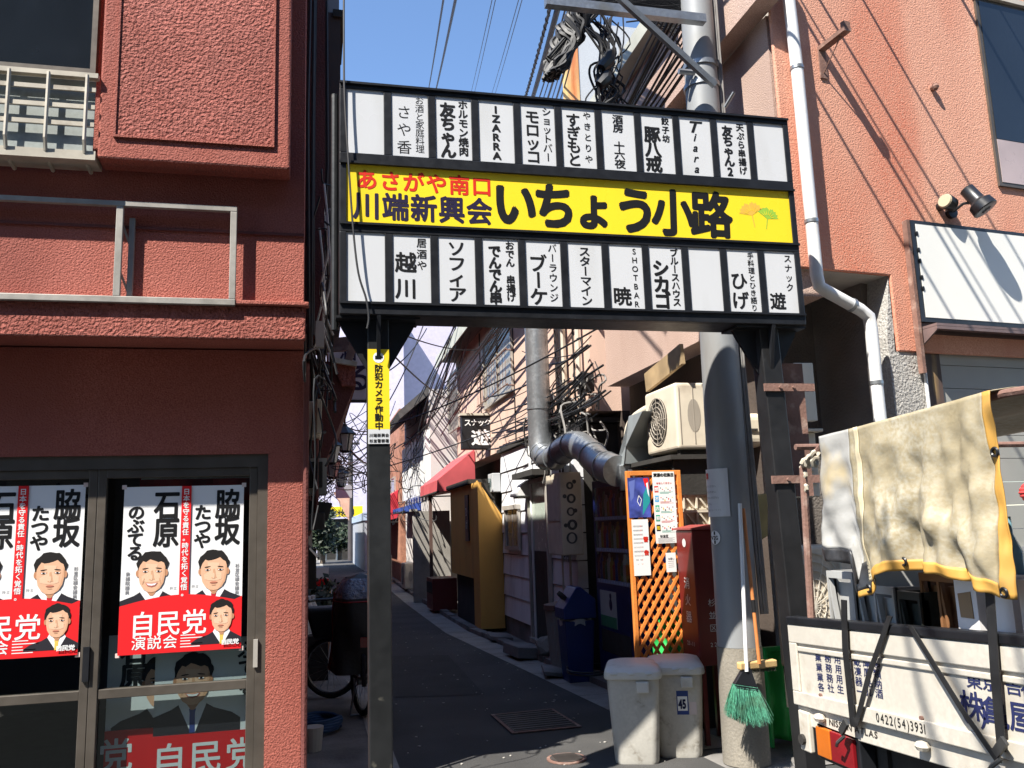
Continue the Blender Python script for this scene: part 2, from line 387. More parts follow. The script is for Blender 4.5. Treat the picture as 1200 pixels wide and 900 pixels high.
# ------------------------------------------------------------------ left red building
YW, YF, YG, YGL = 4.85, 4.81, 5.16, 5.22
XL, XR = -4.2, -.05
rb = thing('red_building', (-2, 4.6, 0), 'red stucco two storey building with overhanging box and poster covered glass doors', 'building')
zs = onY(200, 396, YF).z; zl = onY(200, 356, YF).z
zt = onY(200, 533, YG).z
RH = 6.1
MB().box(XL, XR, YW, 14, zs + .02, RH).build('upper_wall', RED, rb)
MB().box(XL, XR + .012, YF, YW - .002, zs, zl).build('fascia', REDROUGH, rb, bevel=.008)
MB().box(XL, XR + .03, YF - .03, YW - .002, zl + .001, zl + .025).build('ledge', RED, rb, bevel=.005)
zg = onY(200, 270, YW).z
MB().box(XL, XR, YW - .012, YW - .001, zg - .004, zg + .012).build('moulding', REDDK, rb)
zb = onY(230, 192, YW - .17).z; xa, xb = onY(115, 150, YW - .17).x, onY(340, 150, YW - .17).x
MB().box(xa, xb, YW - .17, YW - .001, zb, RH).build('overhang_box', RED, rb, bevel=.012)
xi, xj, zi = onY(139, 90, YW - .17).x, onY(320, 90, YW - .17).x, onY(230, 165, YW - .17).z
MB().box(xi, xj, YW - .176, YW - .168, zi, RH - .1).build('rough_panel', REDROUGH, rb)
fr = MB()
for a in ((xi - .012, xi, zi - .012, RH - .1), (xj, xj + .012, zi - .012, RH - .1), (xi, xj, zi - .012, zi)): fr.box(a[0], a[1], YW - .184, YW - .168, a[2], a[3])
fr.build('panel_rim', RED, rb)
MB().box(XL, XR, YG, YG + .18, zt, zs + .01).build('ground_wall', RED, rb)
xp = onY(312, 700, YG).x
MB().box(xp, XR, YG - .002, YG + .2, 0, zt - .001).build('pillar', RED, rb)
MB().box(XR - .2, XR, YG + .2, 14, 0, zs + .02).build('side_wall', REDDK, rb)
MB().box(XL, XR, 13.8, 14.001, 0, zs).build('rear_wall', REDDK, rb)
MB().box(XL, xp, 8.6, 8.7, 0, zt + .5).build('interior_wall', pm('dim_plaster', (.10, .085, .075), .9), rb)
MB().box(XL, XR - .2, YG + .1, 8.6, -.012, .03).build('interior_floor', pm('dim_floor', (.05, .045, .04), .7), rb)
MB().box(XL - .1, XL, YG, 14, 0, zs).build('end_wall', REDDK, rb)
# upper window with railing
xw = onY(116, 40, YW - .02).x; zw = onY(60, 80, YW - .02).z
win = MB()
win.box(XL + .5, xw - .001, YW - .05, YW - .001, zw - .03, zw); win.box(xw - .03, xw - .001, YW - .05, YW - .001, zw, RH - .6)
wn = win.build('window', ALU, rb); MB().box(XL + .5, xw - .031, YW - .02, YW - .004, zw + .001, RH - .6).build('pane', DARKGL, wn)
zr0, zr1 = onY(60, 178, YW - .2).z, onY(60, 84, YW - .2).z; xr = onY(108, 130, YW - .2).x
rl = MB().box(XL + .6, xr, YW - .15, YW - .143, zr0 + .03, zr1 - .01).build('window_railing', FROST, rb)
rmb = MB()
for z in (zr1 - .08, zr1 - .18, zr1 - .28): rmb.box(XL + .6, xr + .01, YW - .19, YW - .178, z - .012, z + .012)
for k in range(14):
    x = onY(100, 130, YW - .2).x - k * .19
    rmb.tube([(x, YW - .195, zr1), (x, YW - .195, zr0 + .08), (x, YW - .17, zr0 + .02), (x, YW - .10, zr0 - .02), (x, YW - .02, zr0 - .03)], .011, 6)
rmb.box(XL + .6, xr + .02, YW - .20, YW - .16, zr1 - .015, zr1 + .012); rmb.box(XL + .6, xr + .02, YW - .175, YW - .02, zr0 - .02, zr0 + .03)
rmb.build('railing_bar', pm('aged_cream_rail', (.42, .38, .31), .5, var=.15, vs=8, dirt=(.22, .17, .12), dirt_s=7, dirt_t=(.58, .75)), rl)
# glass doors
zbot = .06
def door_frame(x0, x1, name='shop_door'):
    m = MB(); d0, d1 = YGL - .035, YGL + .02
    m.box(x0, x0 + .045, d0, d1, zbot, zt - .075); m.box(x1 - .045, x1, d0, d1, zbot, zt - .075)
    m.box(x0 + .045, x1 - .045, d0, d1, zt - .125, zt - .075); m.box(x0 + .045, x1 - .045, d0, d1, zbot, zbot + .09)
    zm = onY(200, 807, YGL).z; m.box(x0 + .045, x1 - .045, d0 + .005, d1 - .005, zm - .025, zm + .025)
    f = m.build(name, ALU, rb, bevel=.003)
    MB().box(x0 + .045, x1 - .045, YGL - .003, YGL + .003, zbot + .09, zm - .025).build('pane', GLASS, f)
    MB().box(x0 + .045, x1 - .045, YGL - .0031, YGL + .003, zm + .025, zt - .125).build('pane', GLASS, f)
    return f
xd1 = onY(311, 700, YGL).x; xm = onY(115, 700, YGL).x
f1 = door_frame(xm - .02, xd1 - .05); f2 = door_frame(xm - 1.25, xm - .022)
m = MB(); m.box(xd1 - .05, xp + .001, YGL - .045, YGL + .04, 0, zt - .001); m.box(XL, xd1 - .05, YGL - .045, YGL + .04, zt - .075, zt - .001); m.box(XL, xd1 - .05, YGL - .045, YGL + .04, 0, .06)
df = m.build('door_surround', ALU, rb)
p = onY(268, 590 + 183, YGL); p = onY(103, 777, YGL)
MB().box(p.x - .016, p.x + .016, YGL - .05, YGL - .036, p.z - .09, p.z + .09).build('handle', BLACKM, f1)
p = onY(300, 764, YGL)
MB().box(p.x - .012, p.x + .012, YGL - .06, YGL - .046, p.z - .075, p.z + .075).build('handle', ALUL, df)

# metal sign frame on the wall
yf = YW - .075
def fx(px, py): q = onY(px, py, yf); return q.x, q.z
x0, z0 = fx(270, 357); x1, z1 = fx(278, 243); xL = XL + .3
ztop = onY(140, 235, yf).z
m = MB()
m.box(xL, x1, yf, yf + .03, ztop - .03, ztop); m.box(xL, x1, yf, yf + .03, onY(140, 351, yf).z - .015, onY(140, 351, yf).z + .02)
zbm = onY(140, 351, yf).z + .02
m.box(x1 - .035, x1, yf + .001, yf + .029, zbm, ztop - .03)
xv = fx(138, 300)[0]; m.box(xv - .018, xv + .018, yf + .001, yf + .029, zbm, ztop - .03)
sfr = m.build('sign_frame', pm('grey_frame_paint', (.33, .31, .28), .5, .2, var=.2, vs=8), rb, bevel=.003)
m = MB(); xv2 = fx(151, 300)[0]
m.box(xv2 - .014, xv2 + .014, YW - .03, YW - .002, zbm, ztop - .08)
m.obox((xv - .005, yf + .029, ztop - .1), (.012, 0, 0), (0, .02, 0), (xv2 - xv, .03, -.16))
m.obox((xv - .005, yf + .029, zbm + .16), (.012, 0, 0), (0, .02, 0), (xv2 - xv, .03, -.15))
m.build('bracket', MATS['grey_frame_paint'], sfr)

# ------------------------------------------------------------------ posters
SKIN = flat('print_skin', (.72, .42, .27)); SKIN2 = flat('print_skin_shade', (.50, .24, .13)); SKINL = flat('print_skin_light', (.78, .50, .34)); SKINM = flat('print_skin_mid', (.62, .35, .21)); HAIR = flat('print_hair', (.012, .010, .010)); SUIT = flat('print_suit', (.02, .018, .025))
PRED = flat('print_red', (.72, .012, .016)); LIP = flat('print_lip', (.50, .14, .11)); PALE = flat('print_pale', (.85, .85, .88)); TIEY = flat('print_tie_yellow', (.75, .5, .1)); TIER = flat('print_tie_red', (.5, .02, .03)); PGREY = flat('print_grey', (.25, .25, .27)); TIEB = flat('print_tie_blue', (.03, .06, .25))
class Sheet:      # a printed sheet: layers of ink on a plane
    def __init__(s, o, U, V, W_, N_): s.o, s.U, s.V, s.w, s.n = Vector(o), Vector(U), Vector(V), W_, Vector(N_); s.mb = {}
    def P(s, u, v, l=1): return s.o + s.U * u + s.V * v + s.n * (.0006 * l)
    def m(s, mat): return s.mb.setdefault(mat.name, (MB(), mat))[0]
    def poly(s, mat, pts, l): s.m(mat).poly([s.P(u, v, l) for u, v in pts])
    def rect(s, mat, u0, u1, v0, v1, l=1): s.poly(mat, [(u0, v0), (u1, v0), (u1, v1), (u0, v1)], l)
    def ell(s, mat, cu, cv, a, b, l, n=26, rot=0.0, t0=0, t1=2 * math.pi):
        c_, s_ = math.cos(rot), math.sin(rot); pts = []
        for k in range(n):
            t = t0 + (t1 - t0) * k / (n if t1 - t0 > 6.28 else n - 1); x, y = a * math.cos(t), b * math.sin(t); pts.append((cu + x * c_ - y * s_, cv + x * s_ + y * c_))
        s.poly(mat, pts, l)
    def v(s, mat, t, u, v, size, pitch=None, sx=1, bold=.02, l=2): vtext(s.m(mat), t, s.P(u, v, l), s.U, s.V, size, pitch, sx, bold)
    def h(s, mat, t, u, v, size, pitch=None, sx=1, bold=.02, l=2): htext(s.m(mat), t, s.P(u, v, l), s.U, s.V, size, pitch, sx, bold)
    def lt(s, mat, t, u, v, size, sx=1, bold=.02, l=2): return ltext(s.m(mat), t, s.P(u, v, l), s.U, s.V, size, sx, bold)
    def build(s, root, name='print'):        # all inks of one sheet in one mesh, one material slot each
        full = bmesh.new(); mats = []
        for k, (mb, mat) in s.mb.items():
            for f in mb.bm.faces: f.material_index = len(mats)
            me = bpy.data.meshes.new('layer'); mb.bm.to_mesh(me); mb.bm.free(); full.from_mesh(me); bpy.data.meshes.remove(me); mats.append(mat)
        m = MB(); m.bm.free(); m.bm = full; o = m.build(name, mats[0], root, norm=False)
        for mt in mats[1:]: o.data.materials.append(mt)
    def portrait(s, cu, cv, k, l0, smile=False, tie=TIER, shirt=PALE, turn=0.0, suit=SUIT, vmin=None, umax=None, umin=0.0):
        # head centre (cu,cv), k = head height; shoulders cut at vmin
        def cut(pts):
            out = []
            for u, v in pts:
                if vmin is not None: v = max(v, vmin)
                if umax is not None: u = min(u, umax)
                u = max(u, umin)
                out.append((u, v))
            return out
        P = lambda *q: cut([(cu + a * k, cv + b * k) for a, b in q])
        s.poly(suit, P((-.95, -1.1), (.95, -1.1), (.95, -.82), (.78, -.70), (.42, -.58), (.22, -.46), (-.22, -.46), (-.42, -.58), (-.78, -.70), (-.95, -.82)), l0)
        s.poly(shirt, P((-.02, -1.05), (.06, -1.05), (.27, -.50), (.2, -.36), (-.2, -.36), (-.27, -.50)), l0 + 1)
        s.poly(tie, P((-.05, -1.05), (.06, -1.05), (.055, -.66), (.075, -.58), (-.065, -.58), (-.05, -.66)), l0 + 2)
        s.poly(SKIN2, P((-.17, -.40), (-.03, -.60), (.04, -.60), (.18, -.40), (.2, -.15), (-.2, -.15)), l0 + 3)
        # hair mass, ears, face
        hair = []
        for i in range(34):
            t = 2 * math.pi * i / 34; rr = 1 + .035 * math.sin(7 * t + cu * 40) + .025 * math.sin(13 * t) + .05 * math.cos(t - (1.0 if smile else 2.0))
            hair.append((.385 * math.cos(t) * rr, .17 + .36 * math.sin(t) * rr))
        s.poly(HAIR, P(*hair), l0 + 4)
        for e in (-1, 1): s.ell(SKIN2, cu + e * .345 * k, cv - .02 * k, .045 * k, .085 * k, l0 + 4.5)
        tw = turn * k
        face = [(.0, -.505), (.10, -.49), (.20, -.42), (.285, -.28), (.325, -.08), (.325, .12), (.29, .23), (.22, .27), (.15, .34 if not smile else .25), (.06, .30 if not smile else .29), (-.05, .33 if smile else .27), (-.15, .26), (-.22, .29), (-.29, .19), (-.325, .10), (-.325, -.08), (-.285, -.28), (-.20, -.42), (-.10, -.49)]
        s.poly(SKIN, P(*face), l0 + 5)
        s.poly(SKINL, P((-.13, -.02), (-.25, -.10), (-.23, -.22), (-.10, -.25), (.10, -.25), (.2, -.22), (.2, -.08), (.10, .0), (.14, .2), (-.16, .22)), l0 + 6)
        s.poly(SKINM, P((.325, -.08), (.285, -.28), (.20, -.42), (.10, -.49), (.17, -.38), (.24, -.25), (.275, -.05), (.29, .16), (.325, .12)), l0 + 6)
        for e in (-1, 1):
            s.ell(HAIR, cu + e * .16 * k + tw, cv + .10 * k, .080 * k, .013 * k, l0 + 7, 14, rot=-e * .12)
            s.ell(SKINM, cu + e * .155 * k + tw, cv + .03 * k, .085 * k, .036 * k, l0 + 6.5, 14)
            s.ell(PALE, cu + e * .16 * k + tw, cv + .022 * k, .058 * k, .016 * k, l0 + 8, 14)
            s.ell(HAIR, cu + e * .16 * k + tw, cv + .025 * k, .028 * k, .020 * k, l0 + 9, 12)
        s.poly(SKINM, [(cu + a * k + tw, cv + b * k) for a, b in ((-.025, .03), (.02, .05), (.055, -.14), (.075, -.18), (.03, -.20), (-.05, -.20), (-.07, -.175), (-.02, -.17))], l0 + 7)
        s.ell(SKINL, cu - .005 * k + tw, cv - .13 * k, .028 * k, .075 * k, l0 + 8, 12)
        if smile:
            s.poly(LIP, [(cu + a * k + tw, cv + b * k) for a, b in ((-.15, -.265), (0, -.285), (.15, -.265), (.10, -.345), (0, -.375), (-.10, -.345))], l0 + 7)
            s.poly(PALE, [(cu + a * k + tw, cv + b * k) for a, b in ((-.125, -.278), (0, -.295), (.125, -.278), (.08, -.325), (0, -.34), (-.08, -.325))], l0 + 8)
            for e in (-1, 1): s.ell(SKINM, cu + e * .20 * k + tw, cv - .22 * k, .012 * k, .085 * k, l0 + 7, 10, rot=e * .3)
        else:
            s.ell(LIP, cu + tw, cv - .305 * k, .095 * k, .026 * k, l0 + 7, 16); s.ell(SKIN2, cu + tw, cv - .303 * k, .095 * k, .007 * k, l0 + 8, 12)
            s.ell(SKINM, cu + tw, cv - .365 * k, .06 * k, .012 * k, l0 + 7, 12)

def campaign_poster(px_tl, label, y, scale=1.0, single=False, hanging=False):
    tl = onY(*px_tl, y); W, H = .645 * scale, .915 * scale
    root = thing('poster', (tl.x + W / 2, y, tl.z - H), label, 'poster')
    back = MB().box(tl.x, tl.x + W, y, y + .0008, tl.z - H, tl.z); back.build('paper', WHITE, root)
    s = Sheet((tl.x, y, tl.z), XU, ZV, W, (0, -1, 0)); k = W / .575
    U = lambda v: v * k
    # proportions measured on the sheet (0..1 across, 0..1 down)
    w_, h_ = W, H
    a = lambda u: u * w_
    b = lambda v: -v * h_
    s.rect(PRED, a(.475), a(.555), b(.68), b(0), 1)
    for nm, u0, sm in (('left', .27, True), ('right', .80, False)):
        s.portrait(a(u0 - .02 + (0 if nm == 'left' else -.02)), b(.52 if nm == 'left' else .525), h_ * .235, 1, smile=sm, tie=PALE if sm else TIER, vmin=b(.725), umax=a(.475) if sm else a(1.0), umin=0 if sm else a(.555))
    red = [(0, .715)] + [(u, .715 - .055 * math.sin(math.pi * u) ** 1) for u in [i / 16 for i in range(1, 16)]] + [(1, .685)]
    pts = [(a(u), b(v)) for u, v in red] + [(a(1), b(1)), (a(0), b(1))]
    s.poly(PRED, pts, 11)
    s.rect(PRED, a(.475), a(.555), b(.72), b(0), 10.5)
    s.v(INK, '石原', a(.355), b(.115), h_ * .19, h_ * .165, .82 * 1.0, .028)
    s.v(INK, 'のぶてる', a(.105), b(.155), h_ * .095, h_ * .082, 1.05, .035)
    s.v(INK, '脇坂', a(.865), b(.115), h_ * .19, h_ * .165, .82, .026)
    s.v(INK, 'たつや', a(.655), b(.165), h_ * .100, h_ * .087, 1.05, .035)
    s.v(WHITE, '日本を守る責任。時代を拓く覚悟。', a(.515), b(.035), h_ * .040, h_ * .0415, 1, .02, 11.5)
    s.v(PGREY, '衆議院議員', a(.055), b(.525), h_ * .026, h_ * .027, 1, .01)
    s.v(PGREY, '杉並区議会議員', a(.955), b(.50), h_ * .026, h_ * .027, 1, .01)
    s.h(PGREY, '弁士', a(.41), b(.62), h_ * .022, None, 1, .0); s.h(PGREY, '弁士', a(.59), b(.615), h_ * .022, None, 1, .0)
    s.h(WHITE, '自民党', a(.19), b(.825), h_ * .155, a(.21), .95, .012, 12)
    s.h(WHITE, '演説会', a(.165), b(.935), h_ * .085, a(.125), 1.0, .008, 12)
    for r in range(5): s.rect(WHITE, a(.50), a(.50 + (.12, .20, .08, .18, .16)[r]), b(.905 + r * .017), b(.900 + r * .017), 12)
    s.portrait(a(.835), b(.80), h_ * .185, 12, tie=TIEY, turn=-.03, vmin=b(.965), umax=a(1.0))
    s.h(WHITE, '自民党', a(.86), b(.955), h_ * .034, None, 1.1, .03, 23)
    s.build(root)
    tp = MB()
    for u, v in ((0, 0), (1, 0), (0, 1), (1, 1)): tp.box(tl.x + u * W - .012, tl.x + u * W + .012, y - .0016, y - .0002, tl.z - v * H - .012, tl.z - v * H + .012)
    tp.build('tape', pm('clear_tape', (.75, .6, .55), .3), root)
    return root
campaign_poster((146, 571), 'red and white campaign poster taped to the right glass door', YGL - .010)
campaign_poster((-51, 571), 'red and white campaign poster taped to the left glass door', YGL - .010)
# posters seen inside behind the glass
def inner_poster(px, W, H, y, label, txt, face):
    tl = onY(*px, y); root = thing('poster', (tl.x + W / 2, y, tl.z - H), label, 'poster')
    MB().box(tl.x, tl.x + W, y, y + .001, tl.z - H, tl.z).build('paper', WHITE, root)
    s = Sheet((tl.x, y, tl.z), XU, ZV, W, (0, -1, 0))
    s.rect(PRED, 0, W, -H, -H * .56, 11)
    if face: s.portrait(W * .36, -H * .24, H * .30, 1, smile=True, tie=TIEB, vmin=-H * .56); s.v(INK, 'ぶてる', W * .88, -H * .08, H * .12, H * .11, 1, .035)
    else: s.portrait(W * .75, -H * .30, H * .30, 1, vmin=-H * .56, umax=W); s.v(INK, '石原', W * .35, -H * .10, H * .16, H * .15, 1, .04)
    s.h(WHITE, txt, W * .16, -H * .70, H * .20, W * .34, 1, .015, 12)
    s.h(WHITE, '演説会', W * .16, -H * .86, H * .12, W * .20, 1, .01, 12)
    s.build(root); return root
inner_poster((183, 752), .56, .90, YGL + .055, 'campaign poster with smiling face inside the glass, under the outer poster', '自民党', True)
inner_poster((128, 745), .38, .90, YGL + .075, 'narrow red campaign poster leaning behind the glass beside the mullion', '党', False)
p = onY(165, 540, 6.6)
bn = thing('banner', p, 'red and white striped banner hanging inside above the right poster', 'banner')
MB().grid(lambda u, v: (p.x + u * .9, 6.6 + .03 * math.sin(u * 14), p.z + .05 - .35 * v), 20, 4).build('cloth', pm('red_banner_cloth', (.35, .02, .03), .8), bn, solid=.004)
MB().box(p.x + .02, p.x + .88, 6.53, 6.545, p.z - .14, p.z - .08).build('stripe', WHITE, bn)
p = onY(60, 590, 6.8)
bn = thing('calligraphy_scroll', p, 'dim paper scroll with brush writing inside the left glass door', 'scroll')
MB().box(p.x - .3, p.x + .35, 6.8, 6.81, p.z - .75, p.z + .2).build('paper', pm('dim_paper', (.13, .12, .105), .9), bn)
m = MB(); vtext(m, '祈必勝', Vector((p.x + .12, 6.795, p.z + .02)), XU, ZV, .27, .27, 1, .01); m.build('writing', INK, bn, norm=False)

# ------------------------------------------------------------------ gate sign over the alley
YS = 4.30; SX0, SX1 = onY(398, 200, YS).x, onY(932, 240, YS).x
ST, SB = 3.875, 2.60
TH = .24
gate = thing('gate_sign', ((SX0 + SX1) / 2, YS + .1, 0), 'black framed gate sign, yellow name board between two rows of white shop panels', 'gate sign')
rows = [(onY(404, 103, YS).z, onY(404, 178, YS).z), (onY(404, 191, YS).z, onY(404, 260, YS).z), (onY(404, 271, YS).z, onY(404, 353, YS).z)]
MB().box(SX0, SX1, YS + .02, YS + TH, SB, ST).build('case', BLACKM, gate, bevel=.006)
W_ = SX1 - SX0; n = 11
ix0, ix1 = SX0 + .035, SX1 - .035; gap = .042; pw = (ix1 - ix0 - gap * (n - 1)) / n
m = MB()
yf0, yf1 = YS, YS + .019
m.box(SX0, SX1, yf0, yf1, rows[0][0], ST); m.box(SX0, SX1, yf0, yf1, rows[1][0], rows[0][1]); m.box(SX0, SX1, yf0, yf1, rows[2][0], rows[1][1]); m.box(SX0, SX1, yf0, yf1, SB, rows[2][1])
for zt_, zb_ in rows: m.box(SX0, ix0, yf0, yf1, zb_, zt_); m.box(ix1, SX1, yf0, yf1, zb_, zt_)
for i in range(1, n):
    x = ix0 + i * (pw + gap)
    for r in (0, 2): m.box(x - gap, x, yf0 + .002, yf1, rows[r][1], rows[r][0])
m.build('front_frame', BLACKM, gate, bevel=.003)
yb = YS - .012
m = MB()
for z in (ST, rows[1][0] - .0, rows[1][1] - .012, rows[2][1] - .012): m.box(SX0, SX1, yb, YS - .001, z - .012 if z == ST else z, z if z == ST else z + .012)
m.each('drip_edge', BLACKM, gate)
# lettering: (main, main size, subtitle, sub size, style)
top = [None, ('さや香', .075, 'お酒と家庭料理', .050, 'thin'), ('友ちゃん', .085, 'ホルモン焼肉', .056, 'bold'), ('IZARRA', .075, '', 0, 'bold1'), ('モロッコ', .085, 'ショットバー', .056, 'mid'),
       ('すぎもと', .085, 'やきとりや', .050, 'mid'), ('酒房 十六夜', .070, '', 0, 'mid1'), ('豚八戒', .100, '餃子坊', .048, 'bold'), ('Tiara', .085, '', 0, 'ital'), ('友ちゃん2', .073, '天ぷら串揚げ', .052, 'bold'), None]
bot = [None, ('越川', .105, '居酒や', .055, 'mid'), ('ソフィア', .085, '', 0, 'mid1'), ('でんでん串', .082, 'おでん 串揚げ', .052, 'bold'), ('ブーケ', .105, 'バーラウンジ', .052, 'mid'), ('スターマイン', .065, '', 0, 'mid1'),
       ('暁', .100, 'SHOTBAR', .046, 'low'), ('シカゴ', .105, 'ブルースハウス', .052, 'bold'), None, ('ひげ', .100, '手料理とひき語り', .042, 'low'), ('遊', .095, 'スナック', .052, 'low')]
for r, data in ((0, top), (2, bot)):
    zt_, zb_ = rows[r]; hh = zt_ - zb_
    for i, d in enumerate(data):
        x = ix0 + i * (pw + gap); pn = MB().box(x, x + pw, YS + .008, YS + .0195, zb_, zt_).build('shop_panel', WHITEP, gate)
        if not d: continue
        main, ms, sub, ss, st = d; t = MB(); y = YS + .0072
        bold = {'thin': 0.0, 'bold': .045, 'bold1': .045, 'mid': .025, 'mid1': .02, 'ital': .02, 'low': .025}[st]
        U_ = XU
        if not sub:
            n_ = len(main); pt = hh * .90 / n_; sz = min(ms * 1.15, pt * 1.08)
            for k, ch in enumerate(main):
                if ch == ' ': continue
                c = Vector((x + pw * .5, y, zt_ - hh * .06 - pt * (k + .5)))
                if st == 'ital': put(t, ch, c, XU, ZV, (.13 if k == 0 else .07), (.10 if k == 0 else .07), .02, .3)
                elif ch.isascii(): put(t, ch, c, XU, ZV, sz * 1.15, sz * 1.0, bold)
                else: put(t, ch, c, XU, ZV, sz * 1.15, sz, bold, 0, ch in VROT)
        else:
            n_ = len(main)
            if st == 'low': z1_, z0_ = zt_ - hh * (.94 - .0 - n_ * .30), zb_ + hh * .04
            elif st == 'thin': z1_, z0_ = zt_ - hh * .16, zb_ + hh * .01
            else: z1_, z0_ = zt_ - hh * (.10 if n_ > 3 else .22), zb_ + hh * .03
            pt = (z1_ - z0_) / n_; sz = min(ms * 1.1, pt * 1.12)
            for k, ch in enumerate(main): put(t, ch, Vector((x + pw * .34, y, z1_ - pt * (k + .5))), XU, ZV, sz, sz, bold, 0, ch in VROT)
            n_ = len(sub); sz = min(ss, hh * .95 / n_ * 1.05); pt = min(hh * .95 / n_, sz * 1.12 if ss < .05 or n_ < 5 else hh * .9 / n_)
            for k, ch in enumerate(sub):
                if ch == ' ': continue
                put(t, ch, Vector((x + pw * .77, y, zt_ - hh * .03 - pt * (k + .5))), XU, ZV, sz, sz, max(0, bold - .012) if st != 'bold' else .03, 0, ch in VROT)
        t.build('lettering', INK, pn, norm=False)
zt_, zb_ = rows[1]; hh = zt_ - zb_; y = YS + .0072
yp = MB().box(ix0, ix1, YS + .008, YS + .0195, zb_, zt_).build('name_board', YELP, gate)
m = MB(); htext(m, 'あさがや南口', Vector((ix0 + .105, y, zt_ - hh * .25)), XU, ZV, .118, .1235, 1.0, .028); m.build('red_lettering', REDINK, yp, norm=False)
m = MB(); htext(m, '川端新興会', Vector((ix0 + .105, y, zt_ - hh * .69)), XU, ZV, .158, .1500, .92, .03); m.build('navy_lettering', NAVY, yp, norm=False)
m = MB()
for ch, px_, sz in (('い', 604, .28), ('ち', 651, .28), ('ょ', 697, .26), ('う', 746, .29), ('小', 790, .29), ('路', 835, .29)):
    c = onY(px_, 245 + (px_ - 604) * .065, YS); put(m, ch, Vector((c.x, y, zt_ - hh * .52)), XU, ZV, sz * .92, sz * 1.0, .038 if ch in '小路' else .045, .04)
m.build('black_lettering', INK, yp, norm=False)
def ginkgo(name, cx, cz, k, rot, mat, sdir):
    t = MB(); pts = []
    for i in range(25):
        a = math.radians(20 + 140 * i / 24) + rot; rr = k * (1 - .12 * abs(math.sin(i * 1.05)) - (.28 if i == 12 else 0)); pts.append((cx + rr * math.cos(a), y, cz + rr * math.sin(a)))
    t.poly([(cx, y, cz)] + pts); ex, ez = cx + sdir * k * .25, cz - k * .85
    t.poly([(cx - .003, y, cz), (cx + .004, y, cz), (ex + .003, y, ez), (ex - .002, y, ez)]); t.build(name, mat, yp, norm=False)
    t = MB()
    for i in range(7):
        a = math.radians(32 + 116 * i / 6) + rot; d = Vector((math.cos(a), 0, math.sin(a))); o = Vector((cx, y - .001, cz)); e = d.cross(Vector((0, 1, 0))) * .002
        t.poly([o + d * k * .35 + e, o + d * k * .35 - e, o + d * k * .8])
    t.build('leaf_vein', YELP, yp, norm=False)
c1 = onY(884, 252, YS); c2 = onY(897, 254, YS)
ginkgo('ginkgo_leaf', c1.x - .01, c1.z, .085, .25, flat('ochre_leaf_print', (.72, .42, .06)), .5)
ginkgo('ginkgo_leaf', c2.x + .015, c2.z - .01, .075, -.30, flat('green_leaf_print', (.28, .48, .05)), -.6)
# posts
PXL, PXR = onY(443, 450, YS + .1).x, onY(900, 450, YS + .12).x
def post(x, mat, w2, zlow):
    y0_, y1_, z1_, ln = YS + .06, YS + .06 + 2 * w2, SB - .001, zlow
    p = MB().hexa([(x - w2 + ln, y0_, 0), (x + w2 + ln, y0_, 0), (x + w2 + ln, y1_, 0), (x - w2 + ln, y1_, 0), (x - w2, y0_, z1_), (x + w2, y0_, z1_), (x + w2, y1_, z1_), (x - w2, y1_, z1_)])
    p.build('post', mat, gate, bevel=.006)
    yb0 = YS + .06
    g = MB()
    for s_ in (-1, 1): g.prism([(x + s_ * (w2 + .001), yb0 + w2 - .01, SB - .002), (x + s_ * (w2 + .15), yb0 + w2 - .01, SB - .002), (x + s_ * (w2 + .13), yb0 + w2 - .01, SB - .05), (x + s_ * (w2 + .001), yb0 + w2 - .01, SB - .27)], (0, .02, 0))
    g.prism([(x - .01, yb0 - .001, SB - .002), (x - .01, yb0 - .06, SB - .002), (x - .01, yb0 - .001, SB - .25)], (.02, 0, 0))
    g.box(x - w2 - .16, x + w2 + .16, YS + .03, YS + TH - .02, SB - .014, SB - .002)
    g.build('gusset', BLACKM, gate)
    b = MB().box(x - w2 - .06, x + w2 + .06, yb0 - .06, yb0 + 2 * w2 + .06, .0, .015).build('base_plate', mat, gate)
post(PXL, POSTM, .056, 0); post(PXR, POSTBK, .060, .065)
MB().cyl((SX0 - .022, YS + .12, SB - .06), (SX0 - .022, YS + .12, ST - .02), .02, n=10).build('side_pipe', POSTM, gate)
# loose cable hanging down over the sign
pts = [onY(x, yy, YS - .03) for x, yy in ((403, -30), (403, 60), (404, 120), (409, 200), (414, 270), (420, 320), (429, 350), (432, 372), (430, 385))]
def smooth_pts(p, n=6):
    out = []
    for i in range(len(p) - 1):
        a, b, c, d = p[max(i - 1, 0)], p[i], p[i + 1], p[min(i + 2, len(p) - 1)]
        for k in range(n):
            t = k / n; out.append(.5 * ((2 * b) + (c - a) * t + (2 * a - 5 * b + 4 * c - d) * t * t + (3 * b - a - 3 * c + d) * t ** 3))
    out.append(p[-1]); return out
tag(MB().tube(smooth_pts(pts), .0055, 6).build('loose_cable', CABLE, smooth=True), 'black cable hanging down across the left end of the gate sign', 'cable')
